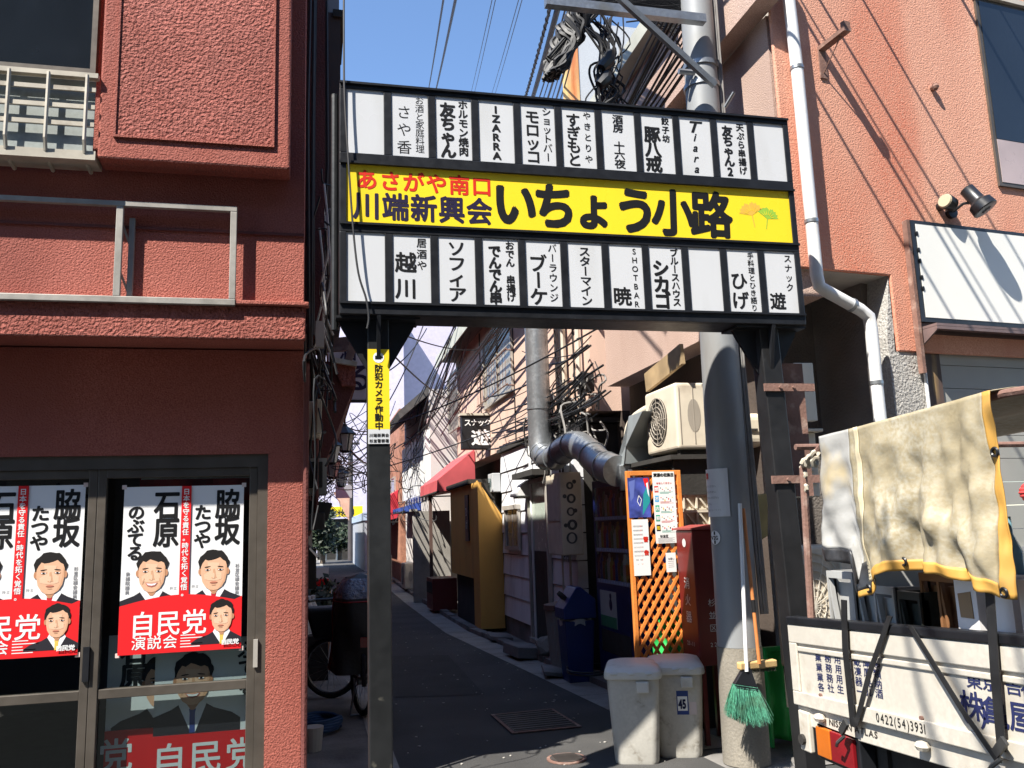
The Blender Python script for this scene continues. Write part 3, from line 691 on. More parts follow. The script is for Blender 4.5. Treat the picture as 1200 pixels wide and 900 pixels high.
# security notice on the left post
yn = YS + .06 - .006
a = onY(431, 409, yn); b = onY(455, 520, yn)
nt_ = thing('camera_notice', (a.x, yn, b.z), 'yellow and white security camera notice on the left gate post', 'notice')
zmid = onY(443, 503, yn).z
MB().box(PXL - .055, PXL + .055, yn, yn + .005, zmid, a.z).build('yellow_plate', YELP, nt_)
MB().box(PXL - .055, PXL + .055, yn, yn + .005, b.z, zmid - .0005).build('white_plate', WHITEP, nt_)
m = MB(); vtext(m, '防犯カメラ作動中', Vector((PXL, yn - .001, onY(443, 431.5, yn).z)), XU, ZV, .042, .0425, 1.05, .025); m.build('lettering', INK, nt_, norm=False)
m = MB(); htext(m, '川端新興会', Vector((PXL - .040, yn - .001, onY(443, 510, yn).z)), XU, ZV, .019, .020, 1, .02); htext(m, '杉並警察署', Vector((PXL - .040, yn - .001, onY(443, 516.5, yn).z)), XU, ZV, .019, .020, 1, .02); m.build('small_lettering', INK, nt_, norm=False)
c = onY(443, 419, yn); m = MB(); m.disc((PXL, yn - .0012, c.z), (0, -1, 0), .028); m.build('emblem', PALE, nt_, norm=False)
m = MB().box(PXL - .018, PXL + .014, yn - .002, yn - .0018, c.z - .010, c.z + .010); m.box(PXL + .014, PXL + .022, yn - .002, yn - .0018, c.z - .004, c.z + .006); m.build('camera_symbol', INK, nt_)

# ------------------------------------------------------------------ right corner building
cb = thing('corner_building', (4, 5.2, 0), 'salmon red stucco corner building with a black framed blank signboard on its street face', 'building')
s0, s1 = 0.0, 4.0
sA = onR(967, 319)[0]; zN = onR(1000, 319)[1]; sB = onR(1043, 318)[0]; zB = onR(1060, 412)[1]; sC = onR(1078, 400)[0]
m = MB(); HT = 6.6
pts = [(.0, HT), (s1, HT), (s1, zB), (sB, zB), (sB, zN), (.0, zN)]
m.prism([PR(s, z) for s, z in pts], -RN * .03)
m.build('street_wall', PINK, cb, bevel=.01)
# window opening on the far right is a proud window unit
w0 = onR(1160, 150); wz0 = onR(1196, 218)[1]; wz1 = onR(1165, 8)[1]
m = MB(); ww = 1.2
m.prism([PR(w0[0], wz0 - .03, .02), PR(w0[0] + ww, wz0 - .03, .02), PR(w0[0] + ww, wz1 + .03, .02), PR(w0[0], wz1 + .03, .02)], -RN * .018)
wf = m.build('window', ALU, cb)
m = MB(); m.prism([PR(w0[0] + .03, wz0 + .35, .024), PR(w0[0] + ww, wz0 + .35, .024), PR(w0[0] + ww, wz1, .024), PR(w0[0] + .03, wz1, .024)], -RN * .003); m.build('pane', DARKGL, wf)
m = MB(); m.prism([PR(w0[0] + .03, wz0, .024), PR(w0[0] + ww, wz0, .024), PR(w0[0] + ww, wz0 + .345, .024), PR(w0[0] + .03, wz0 + .345, .024)], -RN * .003); m.build('lower_pane', pm('pinkish_frosted_pane', (.45, .36, .35), .3), wf)
m = MB(); m.prism([PR(w0[0] - .02, wz1 + .03, .05), PR(w0[0] + ww, wz1 + .03, .05), PR(w0[0] + ww, wz1 + .07, .05), PR(w0[0] - .02, wz1 + .07, .05)], -RN * .048); m.build('lintel', CREAM, wf)
# alley side wall of the corner building, soffit, overhanging upper storey
XA = 3.10; YA0 = 4.90; YA1 = 8.6
zso = 2.96; zup = onX(886, 0, 2.94).z
MB().box(XA, XA + .25, YA0 + .035, YA1, zso, zup).build('alley_wall', SALMON, cb)
xo = 2.94; zea = onX(745, 55, 2.78).z
YO = onX(886, 0, xo).y - .03
MB().box(xo, XA - .003, YO, YA1 + .1, zup + .001, zea).build('upper_storey', SALMON, cb)
MB().box(xo - .16, XA + 1.6, YA0 + 1.0, YA1 + .2, zea + .001, zea + .16).build('eave', pm('pale_green_grey_board', (.42, .42, .36), .7, var=.15, vs=3), cb)
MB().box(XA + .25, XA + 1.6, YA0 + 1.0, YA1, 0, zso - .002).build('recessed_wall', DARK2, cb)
# stucco pillar under the notch
pA = onR(1022, 420, -.02)[0]; pB = onR(1078, 420, -.02)[0]
m = MB(); m.prism([PR(sB - .075, 0, -.012), PR(pB + .02, 0, -.012), PR(pB + .02, zB + .0, -.012), PR(sB - .02, zB, -.012), PR(sB - .01, zN, -.012), PR(sB - .075, zN - .45, -.012)], -RN * .2)
m.build('stucco_pillar', STUC, cb)
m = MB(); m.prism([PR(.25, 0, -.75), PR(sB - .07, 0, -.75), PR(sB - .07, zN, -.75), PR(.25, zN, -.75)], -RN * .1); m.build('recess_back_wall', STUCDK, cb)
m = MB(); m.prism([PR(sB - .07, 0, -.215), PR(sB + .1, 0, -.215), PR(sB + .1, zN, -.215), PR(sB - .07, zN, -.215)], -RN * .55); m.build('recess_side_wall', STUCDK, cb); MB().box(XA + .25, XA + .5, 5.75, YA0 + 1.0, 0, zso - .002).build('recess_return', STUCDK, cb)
m = MB(); m.prism([PR(.06, zN + .001, -.032), PR(s1, zN + .001, -.032), PR(s1, zN + .1, -.032), PR(.06, zN + .1, -.032)], -RN * 1.0); m.prism([PR(.3, zN + .101, -.032), PR(s1, zN + .101, -.032), PR(s1, HT - .02, -.032), PR(.3, HT - .02, -.032)], -RN * .5); m.build('soffit', pm('pale_soffit_render', (.42, .39, .35), .9, bump=.4, bs=50), cb)
# shopfront boards under the signboard
m = MB(); m.prism([PR(pB + .02, 0, -.03), PR(pB + .19, 0, -.03), PR(pB + .19, zB + .02, -.03), PR(pB + .02, zB + .02, -.03)], -RN * .1); m.build('brown_board', BROWNW, cb)
zc = onR(1150, 402)[1]
m = MB()
for k in range(9):
    z1_ = zc - k * .165; m.prism([PR(pB + .195, z1_ - .161, -.05), PR(s1, z1_ - .161, -.05), PR(s1, z1_, -.05), PR(pB + .195, z1_, -.05)], -RN * .05)
m.build('grey_boards', pm('grey_painted_board', (.33, .33, .30), .6, var=.08, vs=3), cb)
m = MB()
for k in range(16):
    z1_ = 1.25 - k * .078; m.prism([PR(pB + .3, z1_ - .066, -.012), PR(s1, z1_ - .066, -.012), PR(s1, z1_, -.025), PR(pB + .3, z1_, -.025)], -RN * .022)
m.build('shutter', pm('grey_shutter', (.22, .22, .22), .55), cb)
z1_ = onR(1150, 389)[1]
m = MB(); m.prism([PR(pB - .005, z1_, .0), PR(s1, z1_, .0), PR(s1, z1_ - .0, .16), PR(pB - .005, z1_ - .0, .16)], (0, 0, -.018)); m.prism([PR(pB - .005, z1_ - .02, .16), PR(s1, z1_ - .02, .16), PR(s1, z1_ - .04, .16), PR(pB - .005, z1_ - .04, .16)], -RN * .02)
m.prism([PR(pB - .004, z1_ - .02, .0), PR(pB - .004, z1_ - .02, .155), PR(pB - .004, z1_ - .045, .155), PR(pB - .004, z1_ - .14, .0)], RD * .012)
m.build('awning_rail', pm('brown_steel_sheet', (.16, .11, .105), .5, var=.2, vs=5), cb)
m = MB(); m.cyl(PR(pB + .005, 0, .005), PR(pB + .005, zB - .05, .005), .012, n=8); m.build('thin_conduit', WPLAS, cb)
# blank signboard
g0 = onR(1066, 258, .05); g1 = onR(1081, 378, .05); gz1 = onR(1130, 265, .05)[1]; gz0 = onR(1130, 380, .05)[1]; gs = (g0[0] + g1[0]) / 2
sb_ = thing('blank_signboard', PR(gs + .8, gz0, .03), 'blank white signboard in a black frame on the salmon red wall', 'signboard')
m = MB(); m.prism([PR(gs, gz0, .05), PR(gs + 1.9, gz0, .05), PR(gs + 1.9, gz1, .05), PR(gs, gz1, .05)], -RN * .045); m.build('back_box', BLACKM, sb_)
fw = .04
m = MB(); m.prism([PR(gs + fw, gz0 + fw * .8, .054), PR(gs + 1.86, gz0 + fw * .8, .054), PR(gs + 1.86, gz1 - fw * .7, .054), PR(gs + fw, gz1 - fw * .7, .054)], -RN * .003); m.build('board', pm('creamy_white_board', (.80, .79, .74), .45, var=.03, vs=2), sb_)
m = MB(); m.prism([PR(gs - .03, gz0 - .36, .045), PR(gs - .002, gz0 - .36, .045), PR(gs - .002, gz1, .045), PR(gs - .03, gz1, .045)], -RN * .043); m.build('side_trim', RUST, sb_)
m = MB(); m.prism([PR(gs + .0, gz0 - .075, .03), PR(gs + 1.9, gz0 - .075, .03), PR(gs + 1.9, gz0 - .002, .03), PR(gs + .0, gz0 - .002, .03)], -RN * .028); m.build('lower_trim', pm('dark_brown_board', (.06, .035, .03), .6), sb_)
m = MB()
for k in range(5): m.ball(PR(gs + fw + .003, gz1 - .1 - k * .1 - .02 * (k % 2), .056), .012, (1, .4, 1.6), 6)
m.each('frayed_tape', BLACKM, sb_)
# twin spotlight above it
def spot(pxb, arm, dirv, label):
    s_, z_ = onR(*pxb); b = PR(s_, z_, 0); h = b + Vector(arm); d = Vector(dirv).normalized()
    r = thing('spotlight', b, label, 'spotlight')
    MB().cyl(b, b + RN * .03, .045, n=16).build('wall_plate', BLACKM, r)
    MB().tube([b + RN * .02, b + (h - b) * .5 + Vector((0, 0, .03)), h], .011, 8).build('arm', BLACKM, r, smooth=True)
    MB().tube([h - d * .13, h - d * .125, h - d * .01, h, h + d * .015, h + d * .075, h + d * .08], [.045, .05, .052, .06, .082, .088, .084], 22, caps=True).build('lamp_body', BLACKM, r, smooth=True)
    MB().cyl(h + d * .0802, h + d * .082, .076, n=20).build('lens', pm('lamp_glass', (.25, .27, .28), .1), r)
    m = MB()
    for k in range(8):
        t = k * math.pi / 4; a_ = d.orthogonal().normalized(); b_ = d.cross(a_); o = h + d * .083 + (a_ * math.cos(t) + b_ * math.sin(t)) * .035
        m.tube([h + d * .083, o], .004, 4)
    m.build('lamp_guard', BLACKM, r)
spot((1113, 250), RN * .17 + Vector((.08, 0, .03)), (.30, -.30, -.72), 'black round spotlight tilted down over the blank signboard')
s_, z_ = onR(1100, 243); b = PR(s_, z_, 0)
r = thing('spotlight', b, 'small black spotlight with cream rim left of the tilted one', 'spotlight')
MB().tube([b, b + RN * .06], .03, 12).build('arm', BLACKM, r)
d = (RN * .35 + Vector((-.93, 0, .10))).normalized(); h = b + RN * .09
MB().tube([h - d * .05, h - d * .04, h + d * .04, h + d * .05], [.03, .05, .055, .05], 18).build('lamp_body', BLACKM, r, smooth=True)
MB().tube([h + d * .05, h + d * .062], [.052, .045], 18).build('rim', pm('aged_cream_rim', (.45, .38, .26), .5), r)
# steel bracket on the salmon wall
s_, z_ = onR(962, 62); b = PR(s_, z_)
r = thing('wall_bracket', b, 'rusty steel arm bracket sticking out of the salmon red wall', 'bracket')
MB().obox(b + RD * -.03 + Vector((0, 0, -.2)), RD * .06, RN * .012, Vector((0, 0, .24))).build('wall_plate', RUST, r)
MB().obox(b + RD * -.03 + RN * .012 + Vector((0, 0, .01)), RD * .06, RN * .26, Vector((0, 0, .03))).build('arm', RUST, r)
MB().obox(b + RD * -.03 + RN * .24 + Vector((0, 0, .041)), RD * .055, RN * .032, Vector((0, 0, .04))).build('arm_end', RUST, r)
MB().tube([b + RN * .012 + Vector((0, 0, -.16)), b + RN * .2 + Vector((0, 0, .01))], .005, 6).build('stay', RUST, r)
s_, z_ = onR(1092, 104); b = PR(s_, z_); m = MB().tube([b, b + RN * .03], [.022, .03], 10)
m.ball(b + RN * .035, .024, n=8); tag(m.build('pipe_stub', RUST), 'rusty bolt stub sticking out of the salmon red wall', 'bolt')
# drainpipe
yp_ = [PR(onR(x, yv, .06)[0], onR(x, yv, .06)[1], .06) for x, yv in ((921, -30), (934, 80), (957, 322))]
e = [PR(onR(x, yv, .06)[0], onR(x, yv, .06)[1], .06) for x, yv in ((960, 335), (968, 341), (1008, 363), (1018, 371), (1021, 385))]
e2 = [PR(onR(x, yv, .05)[0], onR(x, yv, .05)[1], .05) for x, yv in ((1026, 450),)] ; e3 = PR(e2[0].xy.x, 0, 0)
last = onR(1026, 440, .06); bot_ = PR(last[0], .02, .06)
dp = thing('drainpipe', bot_, 'white plastic drainpipe jogging right below the salmon corner', 'drainpipe')
MB().tube(yp_ + e + [PR(last[0], last[1], .06), bot_], .042, 14).build('pipe', WPLAS, dp, smooth=True)
for q, dq in ((yp_[1], yp_[2] - yp_[1]), (yp_[1].lerp(yp_[2], .75), yp_[2] - yp_[1]), (e[2].lerp(e[0], .2), e[2] - e[1]), (PR(last[0], last[1] - .05, .06), Vector((0, 0, -1)))):
    d = dq.normalized(); MB().tube([q - d * .012, q + d * .012], .047, 14).build('pipe_collar', GALV, dp, smooth=True)

# ------------------------------------------------------------------ utility pole
UY = 5.20
ub = onY(868, 860, UY); ut = onY(819, 30, UY)
up = thing('utility_pole', (ub.x, UY, 0), 'grey steel sleeved utility pole with concrete foot behind the gate sign', 'utility pole')
zj = onY(868, 757, UY).z
def axis(z): t = (z - .16) / 4.8; return Vector((ub.x + .03 + (ut.x - ub.x - .03) * t, UY + .02 * t, z))
MB().tube([axis(0), axis(zj)], [.147, .142], 36).build('concrete_foot', pm('stained_concrete', (.25, .225, .185), .9, var=.25, vs=5, bump=.4, bs=60, dirt=(.13, .115, .09), dirt_s=4, dirt_t=(.48, .72), streak=.5, fine=.15, fs=90), up, smooth=True)
MB().tube([axis(zj + .001), axis(zj + .002), axis(3), axis(7.5)], [.13, .137, .123, .105], 36).build('steel_sleeve', POLES, up, smooth=True)
m = MB()
for z in (4.02, 4.2, 4.55, 4.7): m.tube([axis(z), axis(z + .035)], [.128, .128], 30)
m.each('pole_band', GALV, up, smooth=True)
m = MB()
for dx in (.10, .122, .14): m.tube([axis(0.9) + Vector((dx + .03, -.08, 0)), axis(2.6) + Vector((dx, -.06, 0)), axis(7.3) + Vector((dx - .02, -.05, 0))], .011, 6)
m.each('riser_conduit', CABLEG, up, smooth=True)
za = onY(820, 40, UY).z
aL = onY(640, 36, UY - .16); aR = onY(826, 40, UY - .16)
MB().box(aL.x, aR.x, UY - .2, UY - .14, za - .03, za + .03).build('cross_arm', GALV, up)
d0 = onY(712, -15, UY - .28); d1 = onY(838, 100, UY - .2)
MB().tube([d0, d1], .027, 4).build('diagonal_brace', GALV, up)
m = MB()
for z in (4.28, 4.62): m.cyl(axis(z) + Vector((-.22, -.1, 0)), axis(z) + Vector((-.1, -.1, 0)), .02, n=8)
for z in (4.36, 4.12): m.tube([axis(z) + Vector((.1, -.13, 0)), axis(z) + Vector((.14, -.2, .08))], .012, 6)
m.each('step_bolt', GALV, up)
# sticker + notice wrapped on the pole
def on_pole(px, py):
    z = onY(px, py, UY - .16).z; c = axis(z); k = ray(px, py); o = CAMP
    a_ = k.x ** 2 + k.y ** 2; dx, dy = o.x - c.x, o.y - c.y; b_ = 2 * (k.x * dx + k.y * dy); c_ = dx * dx + dy * dy - .139 ** 2
    dsc = max(0, b_ * b_ - 4 * a_ * c_); t = (-b_ - math.sqrt(dsc)) / (2 * a_); p = o + k * t; return p
def pole_ang(p): c = axis(p.z); return math.atan2(p.y - c.y, p.x - c.x)
def pole_pt(ang, z, r=.1395): c = axis(z); return Vector((c.x + r * math.cos(ang), c.y + r * math.sin(ang), z))
pt_, pb_ = on_pole(826, 551), on_pole(856, 605); a0 = pole_ang(pt_); a1 = pole_ang(pb_); a0 = a0 - 2 * math.pi if a0 > 0 else a0; a1 = a1 - 2 * math.pi if a1 > 0 else a1; z1 = pt_.z; z0 = pb_.z
cn = thing('caution_notice', pole_pt((a0 + a1) / 2, z0), 'white paper caution notice wrapped on the utility pole', 'notice')
a0 -= .05
MB().grid(lambda u, v: pole_pt(a0 + (a1 - a0) * u, z0 + (z1 - z0) * v, .1405), 10, 2).build('paper', pm('greyish_paper', (.62, .62, .64), .5, var=.04), cn, solid=.0015)
def wrap_text(mat, items, name):
    m = MB()
    for t, u, v, size, bold in items:
        for i, ch in enumerate(t):
            if ch == ' ': continue
            ang = a0 + (a1 - a0) * u + i * size / .141
            c = pole_pt(ang, z0 + (z1 - z0) * v, .1425); put(m, ch, c, Vector((-math.sin(ang), math.cos(ang), 0)), ZV, size, size, bold)
    m.build(name, mat, cn, norm=False)
wrap_text(REDINK, [('意', .26, .86, .042, .04)], 'red_lettering')
wrap_text(INK, [('ないでください。', .14, .64, .016, .0), ('にしてください。', .14, .52, .016, 0), ('で出してください。', .14, .40, .016, 0), ('ください。', .14, .27, .016, 0), ('電話3312-1111', .14, .14, .013, 0)], 'lettering')
p = on_pole(838, 630); ang = pole_ang(p)
st = thing('round_sticker', p, 'small round black and white sticker on the utility pole', 'sticker')
MB().grid(lambda u, v: pole_pt(ang + (.045 / .14) * math.cos(u * 6.2832) * v, p.z + .045 * math.sin(u * 6.2832) * v, .141), 20, 2).build('disc', WHITE, st)
m = MB(); cc = pole_pt(ang, p.z, .1435); UT = Vector((-math.sin(ang), math.cos(ang), 0)); ltext(m, 'V2G', cc - UT * .033 + ZV * -.0, UT, ZV, .036, 1, .02)
m.poly([cc + UT * -.006 + ZV * .040, cc + UT * .008 + ZV * .040, cc + UT * .008 + ZV * .018, cc + UT * -.006 + ZV * .018]); m.poly([cc + UT * -.006 - ZV * .040, cc + UT * .008 - ZV * .040, cc + UT * .008 - ZV * .018, cc + UT * -.006 - ZV * .018]); m.build('lettering', INK, st, norm=False)

# steel channel strapped behind the right post, white panel, beige boxes
yb_ = YS + .24
pA_ = onY(907, 425, yb_); pB_ = onY(928, 425, yb_)
ch = thing('steel_channel', (PXR + .12, yb_, 1.2), 'rusty brown steel channel strapped upright to the right gate post', 'steel channel')
zc0, zc1 = onY(925, 582, yb_).z, onY(910, 428, yb_).z
MB().box(pA_.x + .005, pB_.x + .03, yb_ - .06, yb_ + .02, zc0, zc1).build('channel', RUST, ch)
for yy in (452, 562):
    z = onY(890, yy, YS).z
    MB().box(PXR - .066, pB_.x + .012, YS + .045, YS + .0575, z - .022, z + .022).build('strap', RUST, ch)
    m = MB()
    for xx in (PXR + .03, PXR + .115): m.cyl((xx, YS + .03, z), (xx, YS + .046, z), .009, n=8)
    m.each('bolt', RUST, ch)
yy_ = 4.78; a = onY(931, 425, yy_); b = onY(953, 493, yy_)
tag(MB().box(a.x, a.x + .13, yy_, yy_ + .06, b.z, a.z).build('white_panel', pm('cream_panel', (.75, .70, .60), .5), bevel=.004), 'narrow cream panel standing up behind the rusty channel', 'panel')
a = onY(937, 503, yy_); b = onY(962, 582, yy_)
eb = thing('meter_box', (a.x + .08, yy_, b.z), 'beige electric meter box with a ledge behind the tarpaulin pole', 'meter box')
MB().box(a.x - .02, b.x, yy_, yy_ + .16, b.z, a.z - .02).build('box', BEIGE, eb, bevel=.006)
MB().box(a.x - .04, b.x + .04, yy_ - .03, yy_ + .17, a.z - .019, a.z).build('lid', BEIGE, eb, bevel=.003)
m = MB(); m.box(b.x - .06, b.x - .02, yy_ - .012, yy_ - .001, b.z + .08, b.z + .11); m.box(b.x - .06, b.x - .03, yy_ - .012, yy_ - .001, b.z + .16, b.z + .2); m.each('latch', CREAM, eb)

# ------------------------------------------------------------------ air conditioner units
def ac_unit(loc, sx, sy, sz, label, side, group='air conditioner units along the alley'):
    x, y, z = loc; r = thing('air_conditioner', loc, label, 'air conditioner', group)
    MB().box(x, x + sx, y, y + sy, z, z + sz).build('casing', BEIGE, r, bevel=.025, seg=3)
    # fan grille on the alley face (-X), with rings and slats
    m = MB(); R = min(sy, sz) * .36; cy, cz = y + sy * .58, z + sz * .5
    for rr in (1, .8, .6, .4, .2): m.tube([(x - .012, cy + R * rr * math.cos(t * math.pi / 12), cz + R * rr * math.sin(t * math.pi / 12)) for t in range(25)], .004, 4)
    for t in range(12): m.tube([(x - .012, cy, cz), (x - .012, cy + R * math.cos(t * math.pi / 6), cz + R * math.sin(t * math.pi / 6))], .003, 4)
    m.build('fan_grille', pm('grey_plastic_grille', (.34, .30, .25), .5), r)
    MB().cyl((x - .003, cy, cz), (x + .001, cy, cz), R, n=28).build('fan_opening', DARK, r)
    m = MB()
    m.disc((x + sx * .5, y - .002, z + sz * .5), (0, -1, 0), .13, sx=.42)
    for k in range(3): m.box(x + sx * (.10 + .38 * k), x + sx * (.12 + .38 * k), y - .004, y - .0005, z + .04, z + sz - .04)
    m.build('side_vent', MATS['grey_plastic_grille'], r)
    m = MB(); m.box(x + .03, x + sx - .03, y + .04, y + .09, z - .04, z - .001); m.box(x + .03, x + sx - .03, y + sy - .09, y + sy - .04, z - .04, z - .001); m.each('foot', DARK, r)
    return r
b = onX(794, 460, 2.78)
a1_ = ac_unit((2.74, 6.08, 2.05), .30, .62, .52, 'beige air conditioner unit hung up beside the utility pole', -1)
# shelf it stands on
m = MB(); m.box(2.66, 3.28, 6.05, 6.9, 1.97, 2.005); m.box(2.70, 3.28, 6.1, 6.13, 1.7, 1.969); tag(m.build('wall_shelf', DARK), 'dark steel shelf carrying the high air conditioner unit', 'shelf')
p = onY(880, 520, 5.9)
m = thing('air_conditioner', (p.x, 5.9, p.z - .02), 'small cream air conditioner half hidden between pole and gate post', 'air conditioner')
MB().box(p.x - .10, p.x + .30, 5.9, 6.3, p.z - .02, p.z + .24).build('casing', BEIGE, m, bevel=.06, seg=4)
MB().box(p.x + .0, p.x + .06, 5.885, 5.899, p.z + .10, p.z + .115).build('slot', DARK, m)
p = onY(935, 640, 4.95)
acx = thing('air_conditioner', (p.x, 4.98, .4), 'pale air conditioner with mesh grille behind the truck, next to the gate post', 'air conditioner')
MB().box(p.x - .02, p.x + .5, 4.98, 5.25, .55, 1.32).build('casing', BEIGE, acx, bevel=.02)
m = MB(); cx_, cz_ = p.x + .10, .95
for k in range(1, 7): m.tube([(cx_ + .04 * k * math.cos(t * math.pi / 10), 4.972, cz_ + .055 * k * math.sin(t * math.pi / 10)) for t in range(21)], .004, 4)
for t in range(16): m.tube([(cx_, 4.97, cz_), (cx_ + .24 * math.cos(t * math.pi / 8), 4.97, cz_ + .33 * math.sin(t * math.pi / 8))], .003, 4)
m.build('fan_grille', CREAM, acx)
MB().box(p.x + .30, p.x + .46, 4.955, 4.979, .62, 1.25).build('valve_cover', CREAM, acx)
MB().box(p.x - .01, p.x + .49, 5.0, 5.23, .3, .549).build('stand', DARK, acx)

# ------------------------------------------------------------------ lattice stand with notices
YLt = 5.95
a = onY(734, 556, YLt); b = onY(797, 547, YLt); lt = thing('lattice_fence', ((a.x + b.x) / 2, YLt, 0), 'orange wooden lattice screen carrying rubbish notices', 'lattice')
zT = (a.z + b.z) / 2
m = MB(); fwid = .030
m.box(a.x, a.x + fwid, YLt, YLt + .035, .02, zT); m.box(b.x - fwid, b.x, YLt, YLt + .035, .02, zT); m.box(a.x + fwid, b.x - fwid, YLt, YLt + .035, zT - .035, zT); m.box(a.x + fwid, b.x - fwid, YLt, YLt + .035, .04, .075)
m.build('frame', ORANGE, lt, bevel=.003)
def lattice(sgn, yy):
    m = MB(); x0, x1, z0, z1 = a.x + fwid, b.x - fwid, .075, zT - .035; st = .105; wd = .011
    k = -40
    tgt = math.tan(math.radians(57))
    while k < 60:
        c0 = k * st; k += 1     # line z = z0 + c0 + sgn*tgt*(x-x0)
        pts = []
        for xx in (x0, x1):
            pts.append((xx, z0 + c0 + sgn * tgt * (xx - x0)))
        (xa_, za_), (xb_, zb__) = pts
        def clip(xa_, za_, xb_, zb__):
            if za_ > zb__: xa_, za_, xb_, zb__ = xb_, zb__, xa_, za_
            if zb__ <= z0 or za_ >= z1: return None
            if za_ < z0: t = (z0 - za_) / (zb__ - za_); xa_ += (xb_ - xa_) * t; za_ = z0
            if zb__ > z1: t = (z1 - za_) / (zb__ - za_); xb_ = xa_ + (xb_ - xa_) * t; zb__ = z1
            return Vector((xa_, yy, za_)), Vector((xb_, yy, zb__))
        c = clip(xa_, za_, xb_, zb__)
        if not c or (c[1] - c[0]).length < .03: continue
        p, q = c; d = (q - p).normalized(); nn = Vector((-d.z, 0, d.x)) * wd
        m.obox(p - nn, q - p, nn * 2, Vector((0, .008, 0)))
    return m
lattice(1, YLt + .008).build('slat_layer', ORANGE, lt); lattice(-1, YLt + .018).build('slat_layer', ORANGE, lt)
def sheet_thing(name, tl, br, y, label, cat, mat):
    A = onY(*tl, y); B = onY(*br, y); r = thing(name, ((A.x + B.x) / 2, y, B.z), label, cat); MB().box(A.x, B.x, y, y + .002, B.z, A.z).build('paper', mat, r)
    return r, Sheet((A.x, y, A.z), XU, ZV, B.x - A.x, (0, -1, 0)), B.x - A.x, A.z - B.z
yq = YLt - .004
POSTB = pm('blue_poster_print', (.05, .07, .30), .45, var=.6, vs=12)
r, s, W, H = sheet_thing('poster', (735, 560), (763, 606), yq, 'dark blue picture poster on the top left of the lattice', 'poster', POSTB)
s.poly(flat('print_teal', (.02, .28, .30)), [(W * .62, -H * .95), (W * .99, -H * .62), (W * .99, -H * .1), (W * .70, -H * .42)], 1); s.poly(PRED, [(W * .72, -H * .02), (W * .95, -H * .02), (W * .99, -H * .3), (W * .8, -H * .22)], 2); s.poly(PALE, [(W * .85, -H * .15), (W * .93, -H * .12), (W * .97, -H * .5), (W * .9, -H * .4)], 3)
for q in range(4):
    t0 = [(W * .48, -H * .45), (W * .60, -H * .55), (W * .52, -H * .72), (W * .40, -H * .60)]
    p, q2 = Vector(t0[q]), Vector(t0[(q + 1) % 4]); d = (q2 - p).normalized(); e = Vector((-d.y, d.x)) * .0022; s.poly(PALE, [tuple(p + e), tuple(q2 + e), tuple(q2 - e), tuple(p - e)], 4)
s.poly(flat('print_sky', (.12, .16, .45)), [(W * .05, -H * .1), (W * .35, -H * .05), (W * .25, -H * .5), (W * .1, -H * .6)], 1)
s.build(r)
r, s, W, H = sheet_thing('notice', (764, 553), (795, 636), yq, 'tall white rubbish sorting notice with coloured boxes on the lattice', 'notice', pm('white_paper', (.78, .78, .77), .6, var=.03))
s.h(INK, '資源の収集日', W * .12, -H * .045, .028, .027, 1, .04); s.h(PRED, 'お出しください', W * .2, -H * .16, .016, .018, 1, .02)
for k, (c_, ch_) in enumerate((((.70, .05, .03), '燃'), ((.10, .40, .70), '不'), ((.03, .42, .25), '古'), ((.02, .35, .22), '容'), ((.02, .02, .02), '缶'))):
    v0 = -H * (.20 + .135 * k); s.rect(flat('print_box_%d' % k, c_), W * .06, W * .24, v0 - H * .09, v0, 1); s.h(WHITE if k < 4 else YELP, ch_, W * .15, v0 - H * .045, .030, None, 1, .03)
    for j in range(7): s.ell((INK, PRED, PGREY, TIEY)[(j + k) % 4], W * (.34 + .085 * j), v0 - H * (.03 + .02 * (j % 3)), W * .025, H * (.008 + .006 * ((j * k) % 3)), 1, 8)
    for j in range(3): s.rect(flat('print_line_%d' % (k % 2), ((.05, .4, .3), (.6, .1, .1))[k % 2]), W * .3, W * (.9 - .1 * ((j + k) % 3)), v0 - H * (.088 + .011 * j), v0 - H * (.084 + .011 * j), 1)
s.h(INK, '杉並区', W * .25, -H * .90, .022, .022, 1, .02)
for j in range(5): s.rect(PGREY, W * .1, W * (.85 - .1 * (j % 2)), -H * (.93 + .014 * j), -H * (.926 + .014 * j), 1)
s.build(r)
r, s, W, H = sheet_thing('notice', (740, 609), (763, 674), yq, 'white warning notice in red and black writing low on the lattice', 'notice', MATS['white_paper'])
s.v(REDINK, '警告', W * .80, -H * .36, .040, .095, 1, .045)
for j in range(7): s.v(PGREY if j != 5 else REDINK, '回収日以外に出さないで' [:8 + j % 3], W * (.10 + .085 * j), -H * .12, .0135, .030, 1, .0)
s.build(r)
r, s, W, H = sheet_thing('notice', (780, 648), (793, 670), yq, 'small white paper tied low beside the red box on the lattice', 'notice', MATS['white_paper'])
s.h(PGREY, 'お願い', W * .3, -H * .3, .016, .017); [s.rect(PGREY, W * .2, W * .8, -H * (.45 + .1 * j), -H * (.43 + .1 * j), 1) for j in range(4)]; s.build(r)

